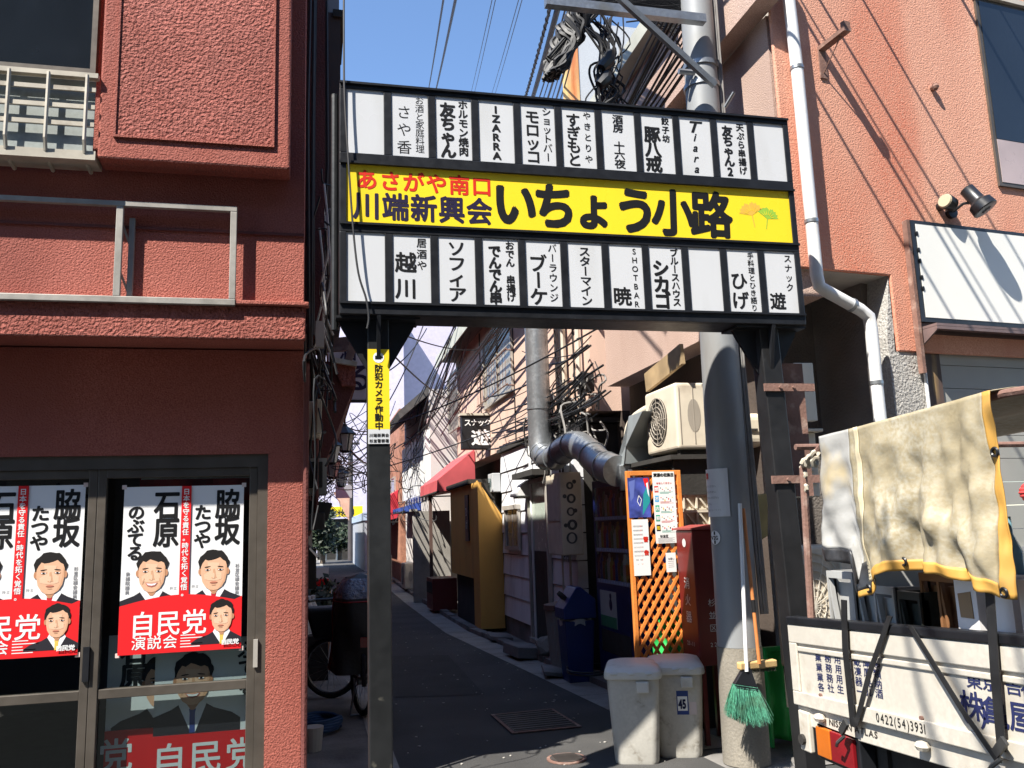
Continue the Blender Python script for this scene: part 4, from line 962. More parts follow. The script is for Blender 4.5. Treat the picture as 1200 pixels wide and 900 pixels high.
# fire extinguisher box
fx0 = onY(812, 640, 5.62).x - .0; fb = thing('fire_extinguisher_box', (fx0 + .12, 5.75, 0), 'dark red fire extinguisher cabinet on legs beside the utility pole', 'extinguisher box')
zt1 = onY(812, 621, 5.62).z; zb1 = onY(812, 790, 5.62).z
MB().box(fx0, fx0 + .26, 5.62, 5.90, .52, zt1).build('cabinet', REDBOX, fb, bevel=.008)
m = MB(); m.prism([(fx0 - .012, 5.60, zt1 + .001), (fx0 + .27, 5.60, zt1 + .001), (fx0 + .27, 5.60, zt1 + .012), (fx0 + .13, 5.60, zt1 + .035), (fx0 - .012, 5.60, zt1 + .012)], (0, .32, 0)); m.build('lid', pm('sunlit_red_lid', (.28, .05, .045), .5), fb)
m = MB()
for xx in (fx0 + .01, fx0 + .21):
    for yy in (5.63, 5.86): m.box(xx, xx + .03, yy, yy + .03, 0, .519)
m.each('leg', REDBOX, fb)
m = MB(); UYm = Vector((0, -1, 0)); vtext(m, '消火器', Vector((fx0 - .003, 5.755, zt1 - .37)), UYm, ZV, .085, .115, 1.1, .01); htext(m, '23-11', Vector((fx0 - .003, 5.80, zt1 - .78)), UYm, ZV, .04, .026, 1, .01)
vtext(m, '杉並区', Vector((fx0 + .11, 5.617, zt1 - .50)), XU, ZV, .055, .085, 1, .0); htext(m, '22', Vector((fx0 + .09, 5.617, zt1 - .78)), XU, ZV, .04, .03, 1, .0)
m.disc((fx0 - .003, 5.76, zt1 - .09), (-1, 0, 0), .03); m.build('lettering', pm('faded_white_print', (.6, .56, .54), .6), fb, norm=False)

# beige plastic crate stack behind it
def crate_stack():
    for k in range(3):
        y0 = 6.12; c0 = onY(801, 600, y0).x; z = 1.46 + k * .125
        r = thing('plastic_crate', (c0 + .2, y0 + .15, z), ('beige plastic crate at the bottom of the stack behind the red cabinet', 'middle beige plastic crate of the stack behind the red cabinet', 'topmost beige plastic crate behind the caution notice')[k], 'crate', 'beige crates behind the red cabinet')
        m = MB(); x0, x1, y1 = c0, c0 + .42, y0 + .3
        m.box(x0, x1, y0, y1, z, z + .012); m.box(x0, x1, y0 - .012, y0 + .008, z + .105, z + .122); m.box(x0, x1, y1 - .008, y1 + .012, z + .105, z + .122); m.box(x0 - .01, x0 + .01, y0, y1, z + .012, z + .12); m.box(x1 - .01, x1 + .01, y0, y1, z + .012, z + .12); m.box(x0, x1, y0 + .02, y0 + .03, z + .012, z + .105)
        m.build('shell', BEIGE, r)
        m = MB()
        for j in range(4):
            xx = x0 + .0 + j * .105; m.prism([(xx, y0 - .01, z + .012), (xx + .012, y0 - .01, z + .012), (xx + .012, y0 - .01, z + .104), (xx, y0 - .01, z + .104)], (0, .029, 0)); m.prism([(xx + .012, y0 - .008, z + .104), (xx + .03, y0 - .008, z + .104), (xx + .1, y0 - .008, z + .012), (xx + .085, y0 - .008, z + .012)], (0, .02, 0))
        m.build('rib', BEIGE, r)
    z = 1.46; c0 = onY(801, 600, 6.12).x
    m = MB(); m.box(c0, c0 + .5, 6.1, 6.5, 0, 1.455); tag(m.build('storage_locker', DARK), 'dark locker under the beige crates', 'locker')
    r = thing('plastic_tub', (c0 + .22, 6.2, z + .37), 'cream plastic tub lying on the topmost beige crate', 'tub')
    MB().box(c0 + .1, c0 + .36, 6.13, 6.4, z + .376, z + .48).build('tub', BEIGE, r, bevel=.02); MB().box(c0 + .03, c0 + .10, 6.13, 6.2, z + .376, z + .40).build('cup', WPLAS, r)
crate_stack()

# bins
def bin_(cx, cy, rot, label, group, num):
    r = thing('rubbish_bin', (cx, cy, 0), label, 'rubbish bin', group); H = .52
    Rm = Matrix.Rotation(rot, 3, 'Z')
    def T(x, y, z): return Vector((cx, cy, 0)) + Rm @ Vector((x, y, z))
    def rr(hx, hy, z, rad=.05, n=5):
        out = []
        for sx, sy, a0_ in ((1, 1, 0), (-1, 1, 90), (-1, -1, 180), (1, -1, 270)):
            for k in range(n): t = math.radians(a0_ + 90 * k / (n - 1)); out.append(T(sx * (hx - rad) + rad * math.cos(t), sy * (hy - rad) + rad * math.sin(t), z))
        return out
    def loft(secs, cap=(True, True)):
        m = MB(); rings = [[m.bm.verts.new(p) for p in s_] for s_ in secs]; n = len(rings[0])
        for A, B in zip(rings, rings[1:]):
            for k in range(n): m.bm.faces.new((A[k], A[(k + 1) % n], B[(k + 1) % n], B[k]))
        if cap[0]: m.bm.faces.new(rings[0][::-1])
        if cap[1]: m.bm.faces.new(rings[-1])
        return m
    BINM = pm('pale_grey_bin_plastic', (.52, .50, .45), .45, var=.07, vs=5, dirt=(.20, .17, .13), dirt_s=8, dirt_t=(.54, .72), bump=.08, bs=60, fine=.08, fs=50)
    LIDM = pm('bin_lid_plastic', (.60, .58, .53), .45, var=.06, vs=5, dirt=(.36, .33, .28), dirt_s=7, dirt_t=(.58, .8))
    loft([rr(.135, .175, .0), rr(.14, .18, .02), rr(.165, .215, H - .06), rr(.166, .216, H)]).build('body', BINM, r, smooth=True)
    m = loft([rr(.180, .232, H + .001), rr(.184, .236, H + .012), rr(.180, .230, H + .045), rr(.165, .20, H + .066, .06), rr(.12, .14, H + .082, .06), rr(.05, .06, H + .086, .04)])
    lid = m.build('lid', LIDM, r, smooth=True)
    m = MB()
    for sx in (-.11, 0, .11): m.box(0, 0, 0, 0, 0, 0) if False else m.ball(T(sx, -.205, H + .035), .06, (.75, .55, .35), 12)
    m.build('lid_bumps', LIDM, lid, smooth=True)
    m = MB(); pts = [T(.02, -.216, H - .08), T(.10, -.216, H - .08), T(.10, -.216, H - .01), T(.02, -.216, H - .01)]; m.prism(pts, Rm @ Vector((0, -.03, 0))); m.build('handle', LIDM, r, bevel=.008)
    if num:
        y_ = -.2035
        def Q(x, z): return T(x, -.216 + (H - z) * .075 - .004, z)
        pl_ = MB(); pl_.poly([Q(-.01, .27), Q(.065, .27), Q(.065, .42), Q(-.01, .42)]); lb = pl_.build('sticker', flat('sticker_blue', (.03, .06, .22)), r, norm=False)
        m = MB(); U_ = Rm @ Vector((1, 0, 0)); V_ = (Q(0, .4) - Q(0, .3)).normalized(); o = Rm @ Vector((0, -.002, 0))
        m.poly([p + o for p in (Q(-.004, .295), Q(.058, .295), Q(.058, .385), Q(-.004, .385))]); m.build('sticker_field', WHITE, lb, norm=False)
        m = MB(); o2 = o * 2; ltext(m, '45', Q(.001, .34) + o2, U_, V_, .078, .62, .05); m.build('number', flat('sticker_navy', (.01, .015, .06)), lb, norm=False)
        m = MB(); m.poly([p + o for p in (Q(.07, .27), Q(.115, .27), Q(.115, .35), Q(.07, .35))]); m.build('small_label', pm('pale_label', (.6, .5, .48), .5), lb, norm=False)
    return r
gb = 'rubbish bins in front of the lattice'
q = onZ(752, 893); bin_(q.x + .02, q.y + .12, math.radians(-22), 'nearer grey lidded rubbish bin without any sticker', gb, False)
q = onZ(808, 889); bin_(q.x + .02, q.y + .20, math.radians(-20), 'grey lidded rubbish bin with a blue 45 sticker', gb, True)

# broom, deck brush, dustpan leaning on the pole
pt_ = on_pole(868, 592) + Vector((.02, -.05, 0)); 
def near_pole(px, py, d): return onY(px, py, UY - d)
br = thing('broom', near_pole(876, 840, .30), 'white handled broom with green bristles leaning on the utility pole', 'broom')
h0, h1 = near_pole(867, 590, .155), near_pole(875, 787, .27)
MB().tube([h0, h1], .0125, 10).build('handle', WPLAS, br, smooth=True)
a_, b_, c_, d_ = near_pole(872, 783, .27), near_pole(880, 783, .27), near_pole(888, 806, .28), near_pole(861, 802, .28)
MB().prism([a_, b_, c_, d_], (0, .035, 0)).build('head', BLACKM, br, bevel=.004)
m = MB(); 
for i in range(1000):
    u, w_ = random.random(), random.random(); t0 = d_.lerp(c_, u) + Vector((0, .035 * w_, 0)); e0 = near_pole(856, 838, .30); e1 = near_pole(902, 843, .30)
    t1 = e0.lerp(e1, min(1.06, max(-.05, u + random.gauss(0, .035)))) + Vector((0, -.03 + .12 * w_, .035 * math.sin(u * 3.1) * -1 + random.uniform(-.02, .03)))
    mid = t0.lerp(t1, .5) + Vector((random.gauss(0, .004), random.gauss(0, .004), 0)); m.tube([t0, mid, t1], [.0013, .0012, .0009], 3, caps=False)
m.build('bristles', GREENF, br)
m = MB(); [m.tube([d_.lerp(c_, 0) + Vector((0, -.002, -.006 - k * .012)), d_.lerp(c_, 1) + Vector((0, -.002, -.006 - k * .012))], .004, 5) for k in range(2)]; m.build('stitching', BLACKM, br)
db = thing('deck_brush', near_pole(890, 785, .25), 'wooden deck brush with orange handle leaning on the utility pole', 'brush')
h0, h1 = near_pole(871, 596, .15), near_pole(890, 778, .26)
MB().tube([h0, h1], .0115, 10).build('handle', WOODO, db, smooth=True)
MB().tube([h0.lerp(h1, .60), h0.lerp(h1, .68)], .0128, 10).build('sticker', INK, db)
a_ = near_pole(868, 780, .28); b_ = near_pole(911, 776, .20)
m = MB(); dd = (b_ - a_); m.obox(a_ - Vector((0, 0, .03)), dd, Vector((.0, .055, .0)), Vector((0, 0, .045))); m.build('block', WOODL, db, bevel=.008)
m = MB()
for i in range(160):
    o = a_ + dd * random.uniform(.05, .95) + Vector((0, random.uniform(.005, .05), -.03)); m.tube([o, o + Vector((random.gauss(0, .002), random.gauss(0, .002), -.022))], .0016, 3)
m.build('bristles', pm('dark_bristle', (.05, .06, .04), .8), db)
dpn = thing('dustpan', near_pole(888, 600, -.1), 'yellowed long handled dustpan hanging behind the pole', 'dustpan')
yd = UY + .12
q = [onY(x, y_, yd) for x, y_ in ((880, 590), (886, 581), (897, 578), (900, 580), (900, 628), (881, 640))]
MB().prism(q, (0, .08, 0)).build('pan', pm('yellowed_plastic', (.38, .30, .12), .5, var=.2, vs=8), dpn, bevel=.006)
MB().tube([onY(870, 552, yd + .03), onY(886, 584, yd + .03)], .008, 6).build('handle', WOODL, dpn)

# green folding net boxes
def pleats(x0, x1, y, z0, z1, n):
    return lambda u, v: (x0 + (x1 - x0) * u, y + .03 * math.sin(u * n * math.pi) + .02 * math.sin(v * 9 + u * 4), z0 + (z1 - z0) * v + .015 * math.sin(u * 9))
g0 = onY(893, 758, 5.5); g1 = onY(935, 885, 5.5)
gbx = thing('net_box', (g0.x + .15, 5.5, 0), 'bright green folding rubbish net box behind the right gate post', 'net box')
MB().grid(pleats(g0.x, g0.x + .42, 5.5, .02, g0.z - .03, 5), 24, 16).build('net_cloth', GREENP, gbx, smooth=True, solid=.006)
m = MB(); m.box(g0.x - .015, g0.x + .005, 5.44, 5.52, 0, g0.z); m.box(g0.x - .015, g0.x + .44, 5.46, 5.5, g0.z - .03, g0.z); m.build('net_frame', GREENP, gbx, bevel=.004)
g0 = onY(752, 690, 6.3); g1 = onY(832, 690, 6.3)
gby = thing('net_box', (g0.x + .25, 6.3, 0), 'crumpled green rubbish net behind the orange lattice', 'net box')
MB().grid(lambda u, v: (g0.x + .08 + (.5) * u, 6.25 + .05 * math.sin(u * 19 + v * 3) + .05 * math.sin(v * 11), .05 + v * (.72 + .10 * math.sin(u * 9))), 40, 30).build('net_cloth', GREENP, gby, smooth=True, solid=.006)

# ------------------------------------------------------------------ vending machine and recycling bins
XV = 2.72; vy0, vy1 = 7.15, 8.15
zv = onX(716, 560, XV).z
vm = thing('vending_machine', (XV + .3, (vy0 + vy1) / 2, 0), 'dark blue drinks vending machine behind the orange lattice', 'vending machine')
MB().box(XV + .04, XV + .55, vy0, vy1, .06, zv).build('cabinet', BLUEV, vm, bevel=.012)
m = MB(); zwin0 = onX(718, 682, XV).z; zwin1 = zv - .07
m.box(XV, XV + .039, vy0 + .001, vy1 - .001, .10, zwin0 - .02); m.box(XV, XV + .039, vy0 + .001, vy0 + .05, zwin0 - .02, zv - .002); m.box(XV, XV + .039, vy1 - .05, vy1 - .001, zwin0 - .02, zv - .002); m.box(XV, XV + .039, vy0 + .05, vy1 - .05, zwin1, zv - .002)
dr = m.build('door', BLUEV, vm, bevel=.004)
sh = (zwin1 - zwin0) / 3
cols = [((.55, .05, .03), 'red'), ((.60, .38, .05), 'amber'), ((.7, .7, .72), 'white'), ((.05, .2, .08), 'green'), ((.25, .1, .03), 'brown'), ((.03, .08, .4), 'blue')]
for k in range(3):
    zz = zwin0 + sh * k
    MB().box(XV - .004, XV + .039, vy0 + .05, vy1 - .05, zz - .024, zz + .012).build('shelf', pm('blue_grey_rail', (.22, .24, .32), .5), vm)
    bt = MB()
    for j in range(12): bt.box(XV - .009, XV - .0045, vy0 + .09 + j * .07, vy0 + .135 + j * .07, zz - .018, zz + .008)
    bt.build('button_row', pm('pale_blue_button', (.30, .36, .55), .3), vm)
    for ci, (c_, nm) in enumerate(cols):
        m = MB()
        for j in range(ci % 3 + (ci // 3) * 0, 12, 3):
            if (j + k + ci) % 2 and True: pass
            if (j // 3 + ci // 3 + k) % 2: continue
            yy = vy0 + .11 + j * .07; hgt = sh * (.58 + .12 * ((j * 7 + k) % 3)); m.tube([(XV + .03, yy, zz + .013), (XV + .03, yy, zz + .013 + hgt * .75), (XV + .03, yy, zz + .013 + hgt * .85), (XV + .03, yy, zz + .013 + hgt)], [.024, .024, .011, .011], 10)
        if len(m.bm.verts): m.build('drink_row', pm('drink_' + nm, c_, .3), vm, smooth=True)
MB().box(XV + .04, XV + .041, vy0 + .05, vy1 - .05, zwin0, zwin1).build('display_back', pm('display_back', (.30, .31, .35), .6), vm)
MB().box(XV + .001, XV + .003, vy0 + .05, vy1 - .05, zwin0 + .014, zwin1).build('display_glass', GLASS, vm)
MB().box(XV - .004, XV - .001, vy0 + .12, vy0 + .9, .32, .52).build('pickup_flap', DARK, vm)
m = MB(); m.box(XV - .003, XV - .001, vy0 + .45, vy0 + .9, zwin0 - .42, zwin0 - .09); pan = m.build('panel', pm('pale_panel', (.42, .46, .46), .5), vm)
MB().box(XV - .005, XV - .0035, vy0 + .46, vy0 + .89, zwin0 - .42, zwin0 - .32).build('panel_strip', pm('green_print', (.05, .22, .12), .5), pan)
m = MB(); m.disc((XV - .0045, vy0 + .6, zwin0 - .21), (-1, 0, 0), .055, sx=.75); m.disc((XV - .0045, vy0 + .6, zwin0 - .135), (-1, 0, 0), .028); m.build('panel_picture', NAVY, pan, norm=False)
m = MB(); ltext(m, 'A&R CRAFT', Vector((XV - .002, vy0 + .85, zwin0 - .52)), Vector((0, -1, 0)), ZV, .06, 1, .01); m.build('lettering', PALE, vm, norm=False)
MB().box(XV + .06, XV + .52, vy0 + .03, vy1 - .03, 0, .059).build('base', DARK, vm)
q = onZ(692, 795); rcx, rcy = 2.55, 8.35
rc = thing('recycling_bin', (rcx, rcy, 0), 'blue plastic recycling bin with peaked lid beside the vending machine', 'recycling bin')
def frus(m, cx, cy, z0, z1, a0_, b0_, a1_, b1_): return m.hexa([(cx - a0_, cy - b0_, z0), (cx + a0_, cy - b0_, z0), (cx + a0_, cy + b0_, z0), (cx - a0_, cy + b0_, z0), (cx - a1_, cy - b1_, z1), (cx + a1_, cy - b1_, z1), (cx + a1_, cy + b1_, z1), (cx - a1_, cy + b1_, z1)])
frus(MB(), rcx, rcy, 0, .58, .12, .12, .15, .15).build('body', BLUEB, rc, bevel=.012)
m = MB(); m.prism([(rcx - .165, rcy - .165, .60), (rcx + .165, rcy - .165, .60), (rcx + .165, rcy - .165, .78), (rcx + .02, rcy - .165, .90), (rcx - .03, rcy - .165, .90), (rcx - .165, rcy - .165, .70)], (0, .33, 0)); lid = m.build('lid', BLUEB, rc, bevel=.01)
MB().cyl((rcx - .13, rcy, .79), (rcx - .105, rcy, .815), .07, n=18).build('opening', DARK, lid)
m = MB(); m.grid(lambda u, v: (rcx + .158 * (math.cos(6.283 * u)) * 1.0, rcy + .158 * math.sin(6.283 * u), .60 - .06 * v - .015 * math.sin(u * 40)), 40, 2); m.build('bin_liner', pm('pale_plastic_film', (.4, .42, .45), .3), rc)
rc2x, rc2y = 2.60, 8.95
rb2 = thing('ribbed_bin', (rc2x, rc2y, 0), 'grey ribbed round bin with brown lid behind the blue recycling bin', 'bin')
m = MB(); pr = [(.0, .14), (.62, .185)]
prof = []
for z, rr in pr: prof.append([(rc2x + rr * (1 + .035 * math.cos(20 * t)) * math.cos(t), rc2y + rr * (1 + .035 * math.cos(20 * t)) * math.sin(t), z) for t in [2 * math.pi * k / 120 for k in range(120)]])
V_ = [[m.bm.verts.new(p) for p in s_] for s_ in prof]
for k in range(120): m.bm.faces.new((V_[0][k], V_[0][(k + 1) % 120], V_[1][(k + 1) % 120], V_[1][k]))
m.bm.faces.new(V_[0][::-1]); m.bm.faces.new(V_[1]); m.build('body', pm('grey_bin_plastic', (.32, .31, .29), .55), rb2)
MB().tube([(rc2x, rc2y, .625), (rc2x, rc2y, .63), (rc2x, rc2y, .68), (rc2x, rc2y, .71)], [.2, .205, .20, .06], 30).build('lid', pm('brown_bin_lid', (.16, .09, .075), .55), rb2, smooth=True)

# ------------------------------------------------------------------ white siding house
XS = 2.78; sy0, sy1 = 8.9, 12.55; szt = 2.62
sh_ = thing('siding_house', (XS + .6, 10.6, 0), 'low white clapboard house front with a narrow door and small window', 'house')
MB().box(XS, XS + .12, sy0, sy1, 0, .24).build('plinth', CONCD, sh_)
m = MB(); bh = .295
for k in range(8):
    z0_ = .245 + k * bh; m.hexa([(XS - .02, sy0, z0_), (XS + .1, sy0, z0_), (XS + .1, sy1, z0_), (XS - .02, sy1, z0_), (XS - .004, sy0, z0_ + bh - .012), (XS + .1, sy0, z0_ + bh - .012), (XS + .1, sy1, z0_ + bh - .012), (XS - .004, sy1, z0_ + bh - .012)])
m.build('siding', SIDING, sh_); zst = .245 + 8 * bh
MB().box(XS + .101, XS + .6, sy0, sy1, 0, zst - .01).build('core', DARK, sh_)
MB().box(XS - .05, XS + .7, sy0 - .1, sy1 + .1, zst, zst + .05).build('roof', DARK, sh_)
def rect_on(px0, py0, px1, py1, X):
    A = onX(px0, py0, X); B = onX(px1, py1, X); return min(A.y, B.y), max(A.y, B.y), min(A.z, B.z), max(A.z, B.z)
y0, y1, z0, z1 = rect_on(595, 598, 613, 645, XS)
m = MB(); m.box(XS - .06, XS - .021, y0, y0 + .05, z0, z1); m.box(XS - .06, XS - .021, y1 - .05, y1, z0, z1); m.box(XS - .06, XS - .021, y0 + .05, y1 - .05, z0, z0 + .05); m.box(XS - .08, XS - .021, y0 - .02, y1 + .02, z1, z1 + .06)
wn = m.build('window', ALUL, sh_); MB().box(XS - .035, XS - .022, y0 + .05, y1 - .05, z0 + .05, z1).build('pane', pm('dim_pane', (.16, .15, .14), .15, var=.3, vs=6), wn); MB().box(XS - .038, XS - .036, (y0 + y1) / 2 - .02, (y0 + y1) / 2 + .02, z0 + .05, z1).build('sash', ALUL, wn)
y0, y1, z0, z1 = rect_on(629, 562, 651, 742, XS)
y1 = y0 + .85
m = MB(); m.box(XS - .07, XS - .021, y0 - .04, y0, .1, z1); m.box(XS - .07, XS - .021, y1, y1 + .05, .1, z1); m.box(XS - .07, XS - .021, y0, y1, z1 - .05, z1); m.box(XS - .09, XS - .021, y0 - .04, y1 + .05, .08, .13)
dd_ = m.build('door', ALUL, sh_); MB().box(XS - .04, XS - .022, y0, y1, .131, 1.2).build('lower_panel', pm('black_door', (.015, .016, .016), .5), dd_)
MB().box(XS - .04, XS - .022, y0, y1, 1.2005, z1 - .05).build('pane', pm('greenish_pane', (.42, .48, .42), .25), dd_)
m = MB(); m.prism([(XS - .021, y0 - .1, z1 + .02), (XS - .021, y1 + .1, z1 + .02), (XS - .021, y1 + .1, z1 + .09), (XS - .021, y0 - .1, z1 + .09)], (-.22, 0, 0)); m.build('door_hood', DARK, sh_)
# boiler
y0 = onX(657, 600, XS - .26).y; y1 = onX(641, 600, XS - .26).y; z0, z1 = onX(657, 651, XS - .26).z, onX(657, 553, XS - .26).z
bo = thing('water_heater', (XS - .15, (y0 + y1) / 2, z0), 'cream wall water heater covered in round stickers on the siding', 'water heater')
MB().box(XS - .26, XS - .022, y0, y1, z0, z1).build('casing', BEIGE, bo, bevel=.012)
m = MB(); m.box(XS - .266, XS - .2605, y0 + .04, y1 - .04, z1 - .5, z1 - .06); m.build('front_cover', CREAM, bo)
m = MB()
for k in range(5): m.disc((XS - .15 + .01 * (k % 2), y0 - .002, z1 - .14 - k * .135), (0, -1, 0), (.04, .05, .045, .055, .06)[k])
for k in range(4): m.disc((XS - .10 - .11 * (k % 2), y0 - .0021, z1 - .10 - k * .15), (0, -1, 0), .022)
m.build('sticker', pm('faded_black_sticker', (.07, .07, .07), .6, var=.5, vs=40), bo, norm=False)
m = MB()
for k in range(5): m.disc((XS - .15 + .01 * (k % 2), y0 - .003, z1 - .14 - k * .135), (0, -1, 0), (.02, .03, .03, .03, .045)[k], sx=.8)
m.build('sticker_face', CREAM, bo, norm=False)
m = MB(); m.tube([(XS - .1, (y0 + y1) / 2, z0), (XS - .1, (y0 + y1) / 2, .1)], .014, 8); m.tube([(XS - .17, (y0 + y1) / 2 + .05, z0), (XS - .17, (y0 + y1) / 2 + .05, .6), (XS - .03, (y0 + y1) / 2 + .05, .5)], .011, 8); m.build('pipe', CREAM, bo, smooth=True)
# lamp hood, pipes, meter
p = onX(611, 574, XS - .12); lh = thing('wall_lamp', (XS, p.y, p.z), 'white curved wall lamp hood above the little siding window', 'wall lamp')
m = MB(); m.prism([(XS - .021, p.y - .16, p.z - .09), (XS - .24, p.y - .16, p.z - .09), (XS - .24, p.y - .16, p.z - .05), (XS - .15, p.y - .16, p.z + .06), (XS - .06, p.y - .16, p.z + .12), (XS - .021, p.y - .16, p.z + .12)], (0, .32, 0)); m.build('hood', WPLAS, lh, bevel=.01)
MB().box(XS - .2, XS - .03, p.y - .12, p.y + .12, p.z - .11, p.z - .091).build('lamp', CREAM, lh)
p = onX(582, 566, XS - .05); me_ = thing('electric_meter', (XS, p.y, p.z - .2), 'grey electric meter box high on the siding by the ochre screen', 'meter')
MB().box(XS - .15, XS - .021, p.y - .16, p.y + .16, p.z - .14, p.z + .14).build('box', pm('pale_grey_box', (.42, .43, .44), .5), me_, bevel=.01)
MB().cyl((XS - .19, p.y - .03, p.z), (XS - .151, p.y - .03, p.z), .07, n=18).build('dial', GLASS, me_); MB().tube([(XS - .09, p.y, p.z - .14), (XS - .09, p.y, p.z - .32), (XS - .03, p.y, p.z - .42)], .02, 8).build('conduit', DARK, me_)
p = onX(624, 600, XS - .04); tag(MB().tube([(XS - .05, p.y, .05), (XS - .05, p.y, szt - .1)], .018, 8).build('downpipe', WPLAS, smooth=True), 'thin white downpipe left of the narrow siding door', 'pipe')
# graffiti on the siding near the vending machine
gr = MB(); yg = onX(688, 640, XS - .03)
m = MB(); ltext(m, 'SPM', Vector((XS - .028, 9.42, yg.z - .12)), Vector((0, -1, 0)), ZV, .16, 1, -.01, .2); ltext(m, 'mns', Vector((XS - .028, 9.45, yg.z + .12)), Vector((0, -1, 0)), ZV, .15, 1.1, .03, .2)
m.build('graffiti', INK, sh_, norm=False)

# ------------------------------------------------------------------ ochre screen
oy0, oy1 = 12.6, 15.2; ox = onY(562, 660, oy0).x; ox2 = onY(590, 660, oy0).x
oc = thing('ochre_screen', (ox + .1, oy0, 0), 'tall ochre yellow wall screen with slanted top at the end of the siding', 'screen')
zt0 = onY(559, 563, oy0).z; zt1_ = onY(589, 604, oy0).z
MB().prism([(ox, oy0, .05), (ox2, oy0, .05), (ox2, oy0, zt1_), (ox, oy0, zt0)], (0, .12, 0)).build('end_panel', OCHRE, oc)
MB().box(ox, ox + .08, oy0 + .121, oy1, .75, zt0 - .02).build('side_panel', OCHRE, oc)
MB().box(ox + .001, ox + .08, oy0 + .121, oy0 + .5, .05, .749).build('lower_panel', OCHRE, oc)
MB().box(ox - .06, ox + .3, oy0 + .5, oy1 + .1, zt0 - .019, zt0 + .05).build('cap', DARK, oc)
MB().box(ox + .09, ox + .5, oy0 + .13, oy1, .0, zt0 - .03).build('core', DARK, oc)
p = onX(547, 607, ox - .02); np_ = MB().box(ox - .025, ox - .001, p.y - .14, p.y + .14, p.z - .36, p.z + .36).build('name_plate', BLACKM, oc)
m = MB(); vtext(m, 'ひげ', Vector((ox - .027, p.y, p.z + .1)), Vector((0, -1, 0)), ZV, .16, .2, 1, 0); m.build('lettering', PALE, np_, norm=False)

# ------------------------------------------------------------------ upper storeys along the right
def building(name, label, x, y0, y1, z0, z1, mat, depth=4.0):
    r = thing(name, (x + depth / 2, (y0 + y1) / 2, 0), label, 'building'); MB().box(x, x + depth, y0, y1, z0, z1).build('wall', mat, r); return r
sbld = building('salmon_house', 'salmon upper storey with a large framed window over the siding house', 2.97, 8.75, 17.6, 2.72, 5.04, SALMON2)
MB().box(2.60, 7, 8.72, 17.9, 5.041, 5.12).build('roof', pm('dark_roof', (.06, .055, .05), .8), sbld)
MB().box(2.58, 2.599, 8.72, 17.9, 4.90, 5.14).build('gutter_board', MATS['pale_green_grey_board'], sbld)
MB().box(3.3, 3.4, 8.75, 30, 0, 2.72).build('lower_wall', DARK2, sbld)
def win_on(root, px0, py0, px1, py1, X, mat, name='window', prot=.05, mull=1, fm=ALUL):
    y0, y1, z0, z1 = rect_on(px0, py0, px1, py1, X); z0 = onX((px0 + px1) / 2, py1, X).z; z1 = onX((px0 + px1) / 2, py0, X).z
    m = MB(); t = .05
    m.box(X - prot, X - .002, y0, y0 + t, z0, z1); m.box(X - prot, X - .002, y1 - t, y1, z0, z1); m.box(X - prot, X - .002, y0 + t, y1 - t, z0, z0 + t); m.box(X - prot, X - .002, y0 + t, y1 - t, z1 - t, z1)
    for k in range(mull): yy = y0 + (y1 - y0) * (k + 1) / (mull + 1); m.box(X - prot + .01, X - .002, yy - .02, yy + .02, z0 + t, z1 - t)
    w_ = m.build(name, fm, root); MB().box(X - .02, X - .003, y0 + t, y1 - t, z0 + t, z1 - t).build('pane', mat, w_); return (y0, y1, z0, z1)
STREAKY = pm('reflective_pane', (.30, .27, .22), .2, var=.5, vs=2.5, streak=.3)
y0, y1, z0, z1 = win_on(sbld, 567, 384, 604, 470, 2.97, STREAKY, mull=1)
m = MB()
m.tube([(2.83, y0 - .1, z0 + .62), (2.83, y1 + .1, z0 + .62)], .014, 6); m.tube([(2.83, y0 - .1, z0 + .08), (2.83, y1 + .1, z0 + .08)], .012, 6)
for k in range(12): yy = y0 + (y1 - y0) * k / 11; m.tube([(2.83, yy, z0 + .08), (2.83, yy, z0 + .62)], .004, 5)
for yy in (y0, y1): m.tube([(2.83, yy, z0 + .62), (2.97, yy, z0 + .62)], .010, 6); m.tube([(2.83, yy, z0 + .08), (2.97, yy, z0 + .08)], .010, 6)
m.build('window_rail', RUST, sbld)
win_on(sbld, 526, 436, 540, 505, 2.97, DARKGL, mull=0)
m = MB()
for yy in (9.3, 10.05, 12.3, 14.9): m.box(2.955, 2.969, yy, yy + .03, 2.75, 5.0)
m.each('panel_joint', DARK, sbld)
m = MB()
for yy, r_ in ((8.95, .03), (9.55, .045), (9.75, .02)): m.tube([(2.90, yy, 2.75), (2.90, yy, 4.95)], r_, 8)
m.each('wall_pipe', CREAM, sbld, smooth=True)
fb_ = building('shuttered_house', 'far white shuttered house front under a dark tiled awning roof', 2.55, 18.7, 24, 0, 4.6, pm('pale_wall', (.60, .56, .54), .8, var=.12, vs=1))
m = MB(); m.prism([(1.9, 18.8, 3.95), (2.55, 18.8, 4.5), (2.55, 18.8, 4.7), (1.85, 18.8, 4.1)], (0, 5.1, 0)); m.build('awning_roof', pm('dark_roof_tile', (.07, .065, .06), .7, var=.3, vs=9), fb_)
m = MB()
for k in range(9): m.box(2.45, 2.549, 18.8 + k * .57, 19.24 + k * .57, 2.3, 3.7)
m.each('shutter', WPLAS, fb_)
m = MB(); m.box(2.549, 2.51, 18.72, 23.9, 3.85, 3.95); m.build('trim', pm('pinkish_trim', (.5, .35, .36), .7), fb_)
bb_ = building('brick_house', 'distant red brown brick house front on the right of the alley', 2.6, 26, 33, 0, 5.2, pm('red_brown_brick', (.42, .19, .12), .85, var=.25, vs=3, fine=.3, fs=14))
win_on(bb_, 458, 560, 464, 578, 2.6, DARKGL, mull=0)
YT = 10.2
gx0, gx1 = onY(679, 100, YT).x, onY(760, 100, YT).x; gz1 = onY(700, 28, YT).z; yfar = YT
